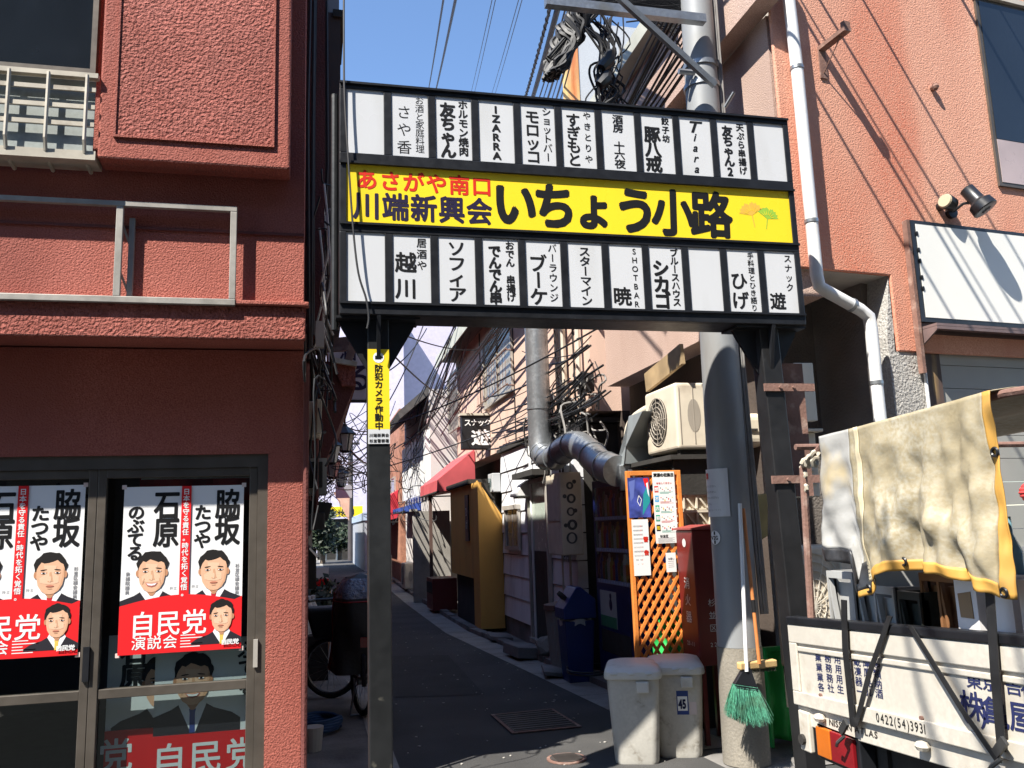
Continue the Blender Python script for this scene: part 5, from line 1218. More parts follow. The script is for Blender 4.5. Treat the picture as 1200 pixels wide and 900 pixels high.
while onY(661, 90, yfar).x < gx0 and yfar < 14: yfar += .05
bd_ = thing('rooftop_shed', ((gx0 + gx1) / 2, YT + .8, 5.12), 'pale blue grey rooftop shed with a rust stained yellow side above the salmon eave', 'shed')
MB().box(gx0, gx1 + .6, YT, yfar, 5.13, gz1).build('wall', pm('pale_blue_grey_render', (.46, .48, .50), .7, var=.08, vs=2, fine=.1, fs=60), bd_)
MB().box(gx0 - .012, gx0 - .001, YT - .01, yfar, 5.14, gz1 - .25).build('rusty_side', pm('rust_stained_cream', (.62, .50, .22), .7, var=.2, vs=2, dirt=(.42, .13, .03), dirt_s=1.6, dirt_t=(.42, .62), streak=.25), bd_)
MB().box(gx0 + .01, gx1 + .6, YT - .05, YT - .001, 6.75, 6.82).build('ledge', CREAM, bd_)
# snack sign
ysn = 14.2
A = onY(541, 487, ysn); B = onY(583, 526, ysn)
sn = thing('snack_sign', ((A.x + B.x) / 2, ysn, B.z), 'black box sign with white writing hung from the salmon wall', 'sign')
MB().box(A.x, B.x + .05, ysn, ysn + .18, B.z, A.z).build('box', BLACKM, sn, bevel=.01)
m = MB(); m.box(A.x - .03, B.x + .08, ysn - .02, ysn + .2, A.z + .001, A.z + .04); m.build('cap', CREAM, sn)
m = MB(); htext(m, 'スナック', Vector((A.x + .10, ysn - .003, A.z - .12)), XU, ZV, .13, .115, 1, .02); put(m, '遊', Vector(((A.x + B.x) / 2 + .02, ysn - .003, B.z + .20)), XU, ZV, .34, .28, .03); m.build('lettering', WHITE, sn, norm=False)
MB().box(B.x - .1, 2.97, ysn + .05, ysn + .1, B.z + .1, B.z + .16).build('bracket', RUST, sn)
# awnings
def awning(name, X0, X1, y0, y1, z0, zdrop, zt_, mat, label, cat='awning'):
    r = thing(name, (X1, (y0 + y1) / 2, z0), label, cat)
    MB().prism([(X1, y0, zt_), (X0, y0, z0 + zdrop), (X0, y0, z0), (X0 + .03, y0, z0), (X1, y0, z0 + zdrop * .4)], (0, y1 - y0, 0)).build('cloth', mat, r)
    m = MB(); m.tube([(X0 + .01, y0, z0 + .01), (X0 + .01, y1, z0 + .01)], .02, 6)
    for yy in (y0 + .02, y1 - .02): m.tube([(X0 + .01, yy, z0 + .02), (X1, yy, z0 + .02)], .015, 6)
    m.build('frame', DARK, r); return r
q = onY(526, 581, 15.6)
awning('awning', 2.25, 2.95, 15.6, 18.2, 2.18, .22, 2.95, AWNR, 'faded red shop awning beyond the ochre screen')
awning('awning', 2.15, 2.85, 20.5, 23.5, 1.95, .12, 2.25, pm('blue_awning_cloth', (.03, .07, .32), .8), 'small blue awning behind the faded red one')
awning('awning', 1.9, 2.8, 26.5, 30, 1.75, .5, 2.9, pm('bright_red_awning_cloth', (.50, .03, .05), .8), 'distant bright red awning beside the left gate post')
# things beyond the ochre screen
cr = thing('bottle_crate', (2.35, 16, 0), 'dark red drinks crate pile standing before the far shops', 'crate')
m = MB(); m.box(2.15, 2.6, 15.8, 16.6, .06, .62); m.build('shell', pm('dark_red_crate', (.12, .015, .015), .5), cr); m = MB(); [m.box(2.1495, 2.14, 15.85 + k * .15, 15.95 + k * .15, .35, .55) for k in range(5)]; m.build('opening', DARK, cr)
bw = thing('block_wall', (2.4, 19, 0), 'short grey block wall jutting towards the far alley', 'wall'); MB().box(2.12, 2.9, 18.4, 18.6, 0, 1.9).build('blocks', CONC, bw); MB().box(2.06, 2.2, 18.35, 18.65, 1.901, 1.95).build('cap', CONC, bw)
ac_unit((2.25, 21.6, .08), .3, .8, .62, 'far white air conditioner standing on the ground near the blue awning', -1)
ac_unit((1.95, 25.2, .08), .32, .95, .75, 'farthest air conditioner unit standing low at the alley edge', -1)
sg = MB(); p = onY(497, 600, 16.4)
tag(MB().box(2.3, 2.36, 17.2, 17.26, 0, 2.2).build('wooden_post', pm('dark_post', (.09, .05, .04), .8)), 'thin dark post holding the faded red awning', 'post')

# ------------------------------------------------------------------ duct and hood
XD = 2.56
dpts = [onX(x, y_, XD) for x, y_ in ((622, 375), (628, 450), (633, 515))] + [onX(x, y_, XD) for x, y_ in ((637, 534), (650, 536), (662, 526), (676, 521), (690, 530), (704, 544), (724, 552))]
yv = dpts[2].y
for i in range(3): dpts[i] = Vector((XD, yv, dpts[i].z))
dpts[0].z = 4.7
du = thing('ventilation_duct', dpts[-1], 'shiny galvanised ventilation duct climbing the wall and elbowing to the hood', 'duct')
sp = smooth_pts(dpts, 6); MB().tube(sp, .135, 28).build('pipe', GALV, du, smooth=True)
m = MB()
for i in (2, 8, 16, 20, 24, 28, 34, 44, 50):
    if i + 1 < len(sp): d = (sp[i + 1] - sp[i]).normalized(); m.tube([sp[i] - d * .012, sp[i] + d * .012], .143, 28)
m.each('seam', GALV, du, smooth=True)
h = dpts[-1]; hz = h.z
hd = thing('extractor_hood', (XD + .3, 7.6, hz - .1), 'grey galvanised extractor fan housing above the vending machine', 'extractor')
HY0, HY1 = 7.05, h.y - .02
MB().box(XD + .0, XD + .62, 6.9, HY1, hz - .17, hz + .05).build('plenum', GALV, hd, bevel=.008)
MB().hexa([(XD + .03, HY0, hz + .051), (XD + .6, HY0, hz + .051), (XD + .6, HY1 - .05, hz + .051), (XD + .03, HY1 - .05, hz + .051), (XD + .08, HY1 - .42, hz + .46), (XD + .6, HY1 - .42, hz + .46), (XD + .6, HY1 - .1, hz + .46), (XD + .08, HY1 - .1, hz + .46)]).build('cowl', pm('dull_galvanised_steel', (.30, .33, .34), .5, .4, var=.15, vs=6), hd, bevel=.006)
m = MB(); m.tube(smooth_pts([Vector(p) for p in ((XD + .16, HY1 + .12, hz - .02), (XD + .14, HY1 + .12, hz + .30), (XD + .18, HY1 + .05, hz + .46), (XD + .25, HY1 - .2, hz + .53), (XD + .4, 7.3, hz + .55), (XD + .55, 6.95, hz + .56))], 5), .03, 10); tag(m.build('lagged_pipe', BEIGE, smooth=True), 'cream lagged pipe curling over the extractor housing', 'pipe')

# ------------------------------------------------------------------ truck
XT = 2.13; ty0, ty1 = 2.06, 3.66; TS = .048
def tz(y, z): return z + (ty1 - y) * TS
tr = thing('flatbed_truck', (XT + 1.5, (ty0 + ty1) / 2, 0), 'cream flatbed truck with canvas canopy parked with its tailgate towards the alley', 'truck')
def tbox(m, x0, x1, y0, y1, z0, z1): return m.hexa([(x0, y0, tz(y0, z0)), (x1, y0, tz(y0, z0)), (x1, y1, tz(y1, z0)), (x0, y1, tz(y1, z0)), (x0, y0, tz(y0, z1)), (x1, y0, tz(y0, z1)), (x1, y1, tz(y1, z1)), (x0, y1, tz(y1, z1))])
G0, G1 = .67, 1.055
tg = tbox(MB(), XT + .012, XT + .05, ty0, ty1, G0, G1 - .035).build('tailgate', TRUCKW, tr, bevel=.004)
m = MB()
tbox(m, XT, XT + .0118, ty0, ty1, G1 - .115, G1 - .036); tbox(m, XT, XT + .0118, ty0, ty1, G0, G0 + .06)
tbox(m, XT, XT + .0118, ty1 - .06, ty1, G0 + .06, G1 - .115); tbox(m, XT + .004, XT + .0118, ty0, ty1 - .06, G1 - .15, G1 - .128)
m.build('raised_panel', TRUCKW, tg, bevel=.004)
tbox(MB(), XT - .006, XT + .056, ty0, ty1, G1 - .034, G1).build('top_rail', BLACKM, tg, bevel=.006)
tbox(MB(), XT + .02, XT + .07, ty0, ty1, G0 - .085, G0 - .004).build('rear_sill', TRUCKW, tr, bevel=.004)
UT_ = Vector((0, -1, TS)).normalized()
def tp(y, z, off=.0): return Vector((XT - off, y, tz(y, z)))
def zrel(px, py):
    p = onX(px, py, XT); return p.y, p.z - (ty1 - p.y) * TS
m = MB()
cols_ = ['業業業各', '務務務社', '用用用生', '冷冷食ビ', '蔵凍器ー', '庫庫品ル', '類類納酒']
for i, c_ in enumerate(cols_):
    px_ = 956 + i * 11.3
    for j, ch_ in enumerate(c_):
        yy, zz = zrel(px_ + j * 1.2, 770 + i * 1.3 + j * 11.7); put(m, ch_, tp(yy, zz, -.0105), UT_, ZV, .050, .038, .006)
y_, z_ = zrel(1137, 800)
for ch_, px_, py_ in (('東', 1138, 798), ('京', 1157, 801), ('吉', 1184, 805), ('祥', 1203, 808)):
    yy, zz = zrel(px_, py_); put(m, ch_, tp(yy, zz, -.0105), UT_, ZV, .075, .052, .012)
for ch_, px_, py_ in (('(', 1126, 825), ('株', 1136, 827), (')', 1148, 832), ('亀', 1163, 835), ('屋', 1195, 841)):
    yy, zz = zrel(px_, py_); put(m, ch_, tp(yy, zz, -.0105), UT_, ZV, .115, .098, .016)
m.build('lettering', flat('navy_truck_print', (.02, .025, .09)), tg, norm=False)
m = MB(); ya, za_ = zrel(1031, 843)
ltext(m, '0422(54)3931', tp(ya + .02, G0 + .034, .0012), UT_, ZV, .048, .85, .005, 0, .22); m.build('phone_number', INK, tg, norm=False)
m = MB(); ya, za_ = zrel(970, 843); ltext(m, 'NISSAN ATLAS', tp(ya + .02, G0 - .040, -.0185), UT_, ZV, .036, 1.25, .02, .1, .14); m.build('badge', pm('worn_black_badge', (.05, .045, .04), .5), tr, norm=False)
m = MB()
for px_, py_ in ((955, 752), (1069, 766), (960, 815), (1078, 842), (1167, 772)):
    yy, zz = zrel(px_, py_); q = tp(yy, zz, -.01); m.cyl(q, q - Vector((.008, 0, 0)), .009, n=8)
m.each('rivet', RUST, tg)
m = MB()
for px_, py_ in ((960, 838), (1080, 868)):
    yy, zz = zrel(px_, py_); q = tp(yy, G0 - .03, .0); m.ball(q, .024, (1, 1.3, .8), 8)
m.each('hinge', CREAM, tr)
# tail light
ya, za_ = zrel(957, 872); yb2, zb2 = zrel(999, 878)
tl_ = thing('x', (0, 0, 0), '', '') if False else None
m = MB(); m.box(XT + .02, XT + .09, yb2 - .02, ya + .02, .47, .62); lh_ = m.build('tail_light', BLACKM, tr, bevel=.005)
dyl = (ya - yb2)
MB().box(XT + .0, XT + .019, ya - dyl * .38, ya, .49, .61).build('indicator_lens', AMBER, lh_, bevel=.004)
MB().box(XT + .0, XT + .019, yb2, ya - dyl * .40, .49, .61).build('brake_lens', REDL, lh_, bevel=.004)
m = MB(); m.box(XT + .005, XT + .03, ya + .06, ya + .14, .48, .65); m.build('hinge_bracket', TRUCKW, tr, bevel=.006); m = MB(); m.cyl((XT - .01, ya + .11, .53), (XT + .004, ya + .11, .53), .022, n=12); m.build('bracket_bolt', DARK, tr)
# bed, side gates, chassis, wheels, cab
tbox(MB(), XT + .071, XT + 3.1, ty0 + .02, ty1 - .02, G0 - .06, G0 - .005).build('bed_floor', pm('worn_bed_floor', (.12, .11, .10), .8), tr)
for yy in (ty0, ty1 - .035): tbox(MB(), XT + .06, XT + 3.1, yy, yy + .035, G0 - .05, G1 - .02).build('side_gate', TRUCKW, tr, bevel=.004)
m = MB(); tbox(m, XT + .1, XT + 4.4, ty0 + .42, ty0 + .5, .42, G0 - .061); tbox(m, XT + .1, XT + 4.4, ty1 - .5, ty1 - .42, .42, G0 - .061); tbox(m, XT + .12, XT + .2, ty0 + .5, ty1 - .5, .44, .58); m.build('chassis', DARK, tr)
for xx in (XT + .75, XT + 3.55):
    for yy in (ty0 + .22, ty1 - .22):
        wh = MB(); wh.tube([(xx, yy - .1, .31), (xx, yy - .095, .31), (xx, yy + .095, .31), (xx, yy + .1, .31)], [.25, .31, .31, .25], 28).build('wheel', RUBBER, tr, smooth=True) if False else None
        W1 = MB().tube([(xx, yy - .1, .31), (xx, yy - .085, .31), (xx, yy + .085, .31), (xx, yy + .1, .31)], [.26, .31, .31, .26], 28).build('wheel', RUBBER, tr, smooth=True)
        MB().tube([(xx, yy - .101, .31), (xx, yy + .101, .31)], [.16, .16], 20).build('rim', CREAM, W1)
m = MB(); m.prism([(XT + 3.15, ty0, .45), (XT + 4.75, ty0, .45), (XT + 4.75, ty0, 1.1), (XT + 4.5, ty0, 1.85), (XT + 3.15, ty0, 1.9)], (0, 1.6, 0)); cabm = m.build('cab', TRUCKW, tr, bevel=.04)
m = MB()
for yy in (ty0 - .004, ty1 + .001): m.prism([(XT + 3.4, yy, 1.15), (XT + 4.55, yy, 1.15), (XT + 4.38, yy, 1.75), (XT + 3.4, yy, 1.78)], (0, .003, 0))
m.build('cab_window', DARKGL, cabm)
# canopy frame
cf = thing('canopy_frame', (XT + .1, (ty0 + ty1) / 2, G0), 'rusty pipe canopy frame standing on the truck bed', 'canopy frame')
pA1 = onX(949, 712, XT + .03); pTop = onX(941, 548, XT + .03)
m = MB(); m.tube([(XT + .03, pA1.y, .98), (XT + .03, pTop.y, pTop.z)], .017, 8); m.build('corner_pole', RUST, cf, smooth=True)
tE = onX(968, 512, XT + .03); tE2 = onX(1180, 456, XT + .03)
m = MB(); m.tube([(XT + .03, pTop.y, pTop.z), (XT + .03, (pTop.y + tE.y) / 2, pTop.z + .05), (XT + .03, tE.y, tE.z - .012), (XT + .03, tE2.y, tE2.z - .012), (XT + .03, ty0, tE2.z - .02)], .014, 8); m.tube([(XT + .03, ty0 + .03, .98), (XT + .03, ty0 + .03, tE2.z - .02)], .017, 8)
for yy in (ty0 + .05, ty1 - .15): m.tube([(XT + .03, yy, tE.z - .02 if yy > 3 else tE2.z - .02), (XT + 2.9, yy, tE.z - .02 if yy > 3 else tE2.z - .02)], .014, 8)
m.build('top_rail', RUST, cf, smooth=True)
rp = MB(); rp.tube([(XT + .03, pTop.y + .018 * math.cos(t * .9), pTop.z - .12 + t * .0085) if t < 15 else (XT + .025 + .018 * math.sin(t * .9), pTop.y - .006 * (t - 14), pTop.z + .01 + .012 * math.cos(t * .9) + .002 * (t - 14)) for t in range(40)], .010, 6); rp.tube([(XT + .03 + .02 * math.sin(t), pTop.y - .02 - t * .008, pTop.z + .02 + .02 * math.cos(t)) for t in range(16)], .010, 6)
tag(rp.build('rope', pm('dirty_rope', (.48, .43, .34), .9), smooth=True), 'dirty rope wound round the top of the canopy pole', 'rope')
# tarpaulin (hangs from the frame)
tpn = thing('tarpaulin', (XT, (tE.y + tE2.y) / 2, 1.2), 'faded beige tarpaulin with yellow hems hanging over the back of the truck', 'tarpaulin')
yl, yr = tE.y, onX(1176, 560, XT).y
def zbot_(u):
    keys = [(0, 655), (.05, 657), (.15, 660), (.165, 699), (.20, 696), (.26, 684), (.32, 672), (.39, 668), (.48, 668), (.60, 671), (.75, 680), (.88, 692), (1.0, 701)]
    for (a_, va), (b_, vb) in zip(keys, keys[1:]):
        if u <= b_: t = (u - a_) / (b_ - a_); v = va + (vb - va) * (t * t * (3 - 2 * t)); break
    px_ = 964 + 208 * u
    return onX(px_, v, XT).z
def ycoord(u, v): return yl + (yr - yl) * ((964 + 212 * u - 964) / 212.0) if False else onX(964 + 4 * v + 210 * u, 560, XT).y
def folds(u, v):
    w_ = 1 - v
    f = .018 * math.sin(u * 23 + .6 * math.sin(v * 4)) * (.4 + .6 * w_) + .03 * math.exp(-((u - .36 - .15 * v) / .05) ** 2) * (.3 + .9 * w_) - .035 * math.exp(-((u - .46 - .13 * v) / .06) ** 2) * w_
    f *= 1.2; f += .016 * math.sin(u * 47 + v * 5 + 2 * math.sin(v * 3)) * (.2 + w_) * .6 + .008 * abs(math.sin(u * 31 - v * 7)) + .010 * noise.noise(Vector((u * 16, v * 9, 4))) + .03 * math.exp(-((v - .28 + .5 * (u - .7)) / .10) ** 2) * math.exp(-((u - .72) / .18) ** 2) + noise.noise(Vector((u * 5, v * 4, 1.3))) * .013
    return f
def tarp_pt(u, v, off=0.0):
    yy = ycoord(u, v); zt__ = tE.z + (tE2.z - tE.z) * u + .014 * math.sin(u * 20) * 0; zb__ = zbot_(u)
    return Vector((XT - .015 - folds(u, v) * (1 - .85 * max(0, (v - .8) / .2)) - off, yy, zb__ + (zt__ - zb__) * v))
def tarp_part(name, u0, u1, v0, v1, nu, nv, mat, off=0.0): MB().grid(lambda a_, b_: tarp_pt(u0 + (u1 - u0) * a_, v0 + (v1 - v0) * b_, off), nu, nv).build(name, mat, tpn, smooth=True, solid=.003)
tarp_part('grey_panel', 0, .17, .10, 1, 24, 40, TARPG); tarp_part('beige_panel', .17, .955, .045, 1, 80, 44, TARP); tarp_part('side_hem', .955, 1.0, 0, 1, 6, 40, TARPY); tarp_part('bottom_hem', .17, .955, 0, .07, 80, 4, TARPY, .004); tarp_part('tape_patch', 0, .163, 0, .105, 20, 4, TAPE, .003); tarp_part('tape_patch', .168, .21, .04, .20, 10, 8, TAPE, .005); tarp_part('seam', .20, .225, .08, 1, 4, 40, pm('stitched_seam', (.58, .50, .34), .6), .005)
MB().grid(lambda a_, b_: (XT - .015 + .012 - folds(a_, 1) * .15 + b_ * .9, ycoord(a_, 1), tE.z + (tE2.z - tE.z) * a_ + .012 * math.sin(b_ * 12)), 30, 12).build('top_cover', TARP, tpn, smooth=True, solid=.003)
m = MB()
for u, v in ((.98, .70), (.972, .03), (.20, .04), (.42, .06)):
    p = tarp_pt(u, v, .006); m.tube([p + Vector((0, .013 * math.cos(t * math.pi / 8), .013 * math.sin(t * math.pi / 8))) for t in range(17)], .005, 6)
m.each('grommet', BLACKM, tpn, smooth=True)
m = MB(); m.grid(lambda u, v: (XT + .05 + 1.8 * u, ty0 + .03 + .02 * math.sin(u * 14 + v * 6), tE2.z - .03 - .72 * v), 20, 8)
tag(m.build('side_curtain', pm('dark_canvas', (.06, .06, .065), .6), smooth=True, solid=.003), 'dark side curtain of the truck canopy', 'curtain')
# straps on the tailgate
gs_ = 'black tie straps on the tailgate'
def strap(pts, wpx, label, hook=True):
    P = [onX(x, y_, XT - .012) for x, y_ in pts]; P = [Vector((XT - .014 - (.006 if 0 < i < len(P) - 1 else 0), p.y, p.z)) for i, p in enumerate(P)]
    m = MB(); wd = wpx / 1000 * 3.2 / .45
    for a_, b_ in zip(P, P[1:]): m.obox(a_ - Vector((0, wd / 2, 0)), b_ - a_, Vector((0, wd, 0)), Vector((.004, 0, 0)))
    tag(m.build('tie_strap', RUBBER), label, 'strap', gs_)
strap([(989, 703), (992, 760), (1000, 852)], 5.2, 'black rubber strap hanging straight from the tarp over the left column text')
strap([(1043, 722), (1020, 790), (1003, 850)], 4.0, 'black strap slanting down left from the middle of the tailgate')
strap([(1066, 733), (1130, 833), (1170, 893)], 4.0, 'black strap slanting down right across the tailgate')
strap([(1160, 694), (1168, 790), (1174, 880)], 5.2, 'black rubber strap hanging at the right of the tailgate')
def hook(px, py, label):
    p = onX(px, py, XT - .03); m = MB(); m.obox(p, Vector((0, -.045, .05)), Vector((-.012, 0, 0)), Vector((0, .02, .02))); m.tube([p + Vector((-.005, -.01, .0)), p + Vector((-.02, .02, -.03)), p + Vector((-.005, .05, -.05))], .007, 6); tag(m.build('strap_hook', pm('dark_steel_hook', (.08, .08, .08), .35, .6)), label, 'hook', 'strap hooks on the tailgate')
hook(989, 862, 'steel strap hook at the tail light'); hook(1172, 888, 'steel strap hook at the lower right of the tailgate')
# load: crates and boxes
def load_crate(px0, px1, dX, h, mat, label, rib=True):
    ya = onX(px0, 720, XT + dX).y; yb2 = onX(px1, 720, XT + dX).y; y0, y1 = min(ya, yb2), max(ya, yb2); z0 = tz((y0 + y1) / 2, G0); r = thing('load_crate', (XT + dX + .2, (y0 + y1) / 2, z0), label, 'crate')
    x0, x1 = XT + dX, XT + dX + .4; m = MB(); t = .012
    m.box(x0, x1, y0, y1, z0, z0 + t); m.box(x0, x0 + t, y0, y1, z0 + t, z0 + h * .3); m.box(x0 - .01, x0 + t, y0, y1, z0 + h - .03, z0 + h); m.box(x1 - t, x1, y0, y1, z0 + t, z0 + h); m.box(x0, x1, y0, y0 + t, z0 + t, z0 + h); m.box(x0, x1, y1 - t, y1, z0 + t, z0 + h); m.box(x0 + .04, x0 + .05, y0 + t, y1 - t, z0 + t, z0 + h - .05); m.build('shell', mat, r)
    m = MB(); n = max(2, int((y1 - y0) / .07))
    for k in range(n): yy = y0 + (y1 - y0 - t) * k / (n - 1); m.box(x0 - .01, x0 + .03, yy, yy + t, z0 + h * .3, z0 + h - .03); m.prism([(x0 - .005, yy, z0 + h - .03), (x0 - .005, yy - .06, z0 + h * .3), (x0 - .005, yy - .045, z0 + h * .3), (x0 - .005, yy + .012, z0 + h - .03)], (.02, 0, 0)) if 0 < k else None
    m.build('rib', mat, r); return r
load_crate(975, 1005, .12, .58, pm('grey_crate_plastic', (.36, .36, .35), .55), 'grey ribbed plastic crate at the far end of the truck bed')
load_crate(1008, 1052, .14, .52, MATS['grey_crate_plastic'], 'grey plastic crate in the truck bed right of the first')
load_crate(1056, 1082, .12, .50, pm('black_crate_plastic', (.03, .035, .03), .5), 'black plastic crate in the middle of the truck bed')
load_crate(1084, 1200, .16, .56, pm('brown_crate_plastic', (.22, .10, .04), .6), 'brown bottle crate at the near end of the truck bed')
ya = onX(1127, 715, XT + .1).y; yb2 = onX(1152, 715, XT + .1).y
r = thing('cardboard_box', (XT + .11, (ya + yb2) / 2, .75), 'white cardboard box with a brown torn hand hole behind the tailgate', 'box')
MB().box(XT + .08, XT + .13, yb2, ya, .74, 1.27).build('carton', pm('white_carton', (.68, .66, .66), .7), r); ym = (ya + yb2) / 2
m = MB(); m.prism([(XT + .079, ym - .03, 1.14), (XT + .079, ym + .03, 1.14), (XT + .079, ym + .034, 1.22), (XT + .079, ym - .026, 1.23)], (-.003, 0, 0)); m.build('hand_hole', pm('torn_cardboard', (.28, .19, .11), .9), r)
ya = onX(1172, 715, XT + .12).y
r = thing('cardboard_box', (XT + .3, ya - .2, .75), 'white cardboard box at the near end beside the right strap', 'box'); MB().box(XT + .09, XT + .15, ya - .09, ya, .74, 1.29).build('carton', MATS['white_carton'], r); MB().box(XT + .09, XT + .15, ya - .3, ya - .12, .74, 1.28).build('carton_flap', MATS['white_carton'], r)
r = thing('bottle', (XT + .2, onX(1185, 690, XT + .25).y, .75), 'clear bottle standing among the truck load', 'bottle')
p = onX(1190, 690, XT + .25); MB().tube([(p.x, p.y, 1.1), (p.x, p.y, 1.36), (p.x, p.y, 1.42), (p.x, p.y, 1.48)], [.04, .04, .015, .014], 14).build('glass', pm('bluish_bottle', (.2, .38, .45), .15), r, smooth=True)
p = onR(1190, 578, .12); q = PR(p[0] + .05, p[1], .25); r = thing('paper_lantern', q, 'red pleated paper lantern hanging behind the tarpaulin edge', 'lantern')
pr_ = [(.0, .03)] + [(.02 + k * .012, .08 + .03 * math.sin(math.pi * k / 10) + (.006 if k % 2 else 0)) for k in range(11)] + [(.16, .03)]
MB().tube([(q.x, q.y, q.z - .08 + z) for z, _ in pr_], [r_ * 1.0 for _, r_ in pr_], 24).build('shade', pm('red_paper', (.62, .05, .05), .7), r, smooth=False); MB().cyl((q.x, q.y, q.z - .10), (q.x, q.y, q.z - .081), .045, n=16).build('base_ring', BLACKM, r)

# ------------------------------------------------------------------ left side of the alley
def lx(px, Y): return onY(px, 500, Y).x
p = onY(353, 470, 5.4); q = onY(376, 512, 5.4)
jb = thing('junction_box', (0, 5.4, q.z), 'beige junction box on the left alley wall below the cable mass', 'junction box')
MB().box(-.05, onY(376, 490, 5.4).x, 5.4, 5.6, q.z, p.z).build('box', BEIGE, jb, bevel=.006); MB().box(onY(371, 490, 5.36).x, onY(377, 490, 5.36).x, 5.37, 5.62, q.z + .02, p.z + .01).build('lid', BEIGE, jb, bevel=.004); MB().tube([(.03, 5.5, q.z), (.03, 5.5, q.z - .45), (-.02, 5.5, q.z - .6)], .014, 8).build('conduit', REDDK, jb)
yb = 6.0
br_ = thing('red_canopy', (.2, yb + .3, 2), 'red stucco canopy bracket jutting from the left alley wall', 'canopy')
def polyY(pts, Y): return [onY(x, y_, Y) for x, y_ in pts]
m = MB(); P = polyY([(350, 421), (388, 424), (402, 452), (414, 456), (404, 482), (380, 545), (364, 578), (350, 578)], yb); m.prism(P, (0, 2.6, 0)); m.build('soffit_panel', REDDK, br_)  # this side's shade is put into a darker red than the lit fascia
m = MB(); P = polyY([(389, 424), (416, 428), (417, 452), (401, 452)], yb - .03); m.prism(P, (0, 2.0, 0)); m.build('fascia', REDROUGH, br_)
m = MB(); P = polyY([(388, 418), (419, 424), (418, 429), (388, 424)], yb - .06); m.prism(P, (0, 2.0, 0)); m.build('flashing', CREAM, br_)
ba = thing('rusty_arm', (.3, 6.2, 2.6), 'rusty steel sign arm reaching out above the red canopy', 'bracket'); MB().prism(polyY([(372, 398), (419, 393), (421, 402), (408, 410), (372, 412)], 6.4), (0, .06, 0)).build('arm', RUST, ba); MB().prism(polyY([(410, 400), (421, 398), (412, 424), (404, 422)], 6.3), (0, .06, 0)).build('hanger', RUST, ba)
m = MB(); A = onY(384, 396, 9.5); B = onY(440, 469, 9.5); ls = thing('hanging_sign', ((A.x + B.x) / 2, 9.5, B.z), 'pale box sign with dark blue writing hung high on the left of the alley', 'sign')
m.box(A.x, B.x, 9.5, 9.62, B.z, A.z); m.build('box', pm('pale_blue_grey_panel', (.42, .43, .47), .5), ls, bevel=.01); m = MB(); htext(m, '酒場', Vector((A.x + .22, 9.495, A.z - .16)), XU, ZV, .2, .24, 1, .02); put(m, 'る', Vector((B.x - .2, 9.495, B.z + .26)), XU, ZV, .34, .34, .02); m.build('lettering', NAVY, ls, norm=False); MB().box(-.05, A.x - .001, 9.54, 9.58, A.z - .12, A.z - .08).build('bracket', RUST, ls)
MB().box(A.x, B.x, 9.485, 9.5, B.z - .03, B.z - .001).build('trim', DARK, ls)
# bay and pilaster
pl2 = thing('bay_window', (.1, 9, 3), 'dark brown bay window box projecting from the left alley wall', 'bay'); X1 = onY(381, 60, 5.5).x
zb2 = onY(375, 250, 6.4).z
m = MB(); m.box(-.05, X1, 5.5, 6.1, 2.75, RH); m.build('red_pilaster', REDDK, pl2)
X2 = onY(399, 60, 6.3).x; zwb = onY(392, 15, 6.3).z
MB().box(-.05, X2, 6.3, 7.0, 3.0, zwb).build('bay_box', pm('brown_bay_panel', (.08, .045, .03), .7, var=.2), pl2); MB().box(-.05, X2 - .01, 6.32, 7.0, zwb + .001, RH).build('bay_pane', pm('amberish_pane', (.20, .17, .14), .2), pl2); MB().box(X2 - .06, X2 + .03, 6.28, 7.0, zwb - .04, zwb + .02).build('sill', DARK, pl2)
# meters and dark boxes lower
p = onY(372, 570, 5.6); mb_ = thing('gas_meter', (.05, 5.6, p.z - .3), 'dark metal meter boxes clustered low on the left alley wall', 'meter')
MB().box(-.05, onY(383, 570, 5.6).x, 5.6, 5.85, p.z - .05, p.z + .18).build('frame', ALUL, mb_); MB().box(-.04, onY(378, 570, 5.5).x, 5.5, 5.599, p.z - .01, p.z + .15).build('box', DARK, mb_, bevel=.006)
m = MB(); m.obox((-.05, 5.5, p.z - .2), (.15, 0, -.02), (0, .2, 0), (.03, 0, .11)); m.obox((-.05, 5.3, p.z - .28), (.13, .0, .01), (0, .2, 0), (0, 0, .1)); m.build('lower_box', DARK, mb_, bevel=.008)
p = onY(363, 620, 6.6); wc = thing('downpipe_box', (.0, 6.6, 1), 'pale vertical casing on the left alley wall above the black board', 'casing'); MB().box(-.05, onY(366, 620, 6.6).x, 6.6, 6.8, onY(363, 642, 6.6).z, onY(363, 600, 6.6).z).build('casing', CREAM, wc); MB().box(-.05, onY(366, 620, 6.6).x + .03, 6.58, 6.9, onY(363, 690, 6.6).z, onY(363, 643, 6.6).z).build('black_board', DARK, wc)
# clustered wires on the left wall
rnd = random.Random(3)
m = MB()
for k in range(46):
    y0 = rnd.uniform(5.3, 6.4); x0 = -.03 + rnd.random() * .12; z0 = rnd.uniform(2.3, 3.9); pts = [Vector((x0, y0, z0))]
    for j in range(5): pts.append(pts[-1] + Vector((rnd.gauss(.006, .05), rnd.gauss(0, .12), rnd.gauss(-.10, .16))))
    for p in pts: p.x = min(max(p.x, -.04), .14)
    m.tube(smooth_pts(pts, 4), rnd.choice((.005, .007, .01)), 5)
for k in range(9): m.tube([(-.02 + k * .012, 5.25 + k * .1, 2.55 + .1 * k), (-.02 + k * .014 + rnd.gauss(0, .01), 5.3 + k * .1, 4.2), (-.01 + k * .012, 5.3 + k * .1, 6.2)], .012, 6)
tag(m.build('wire_tangle', CABLE, smooth=True), 'dark tangle of wires and pipes down the left alley wall', 'wires', kind='stuff')
m = MB()
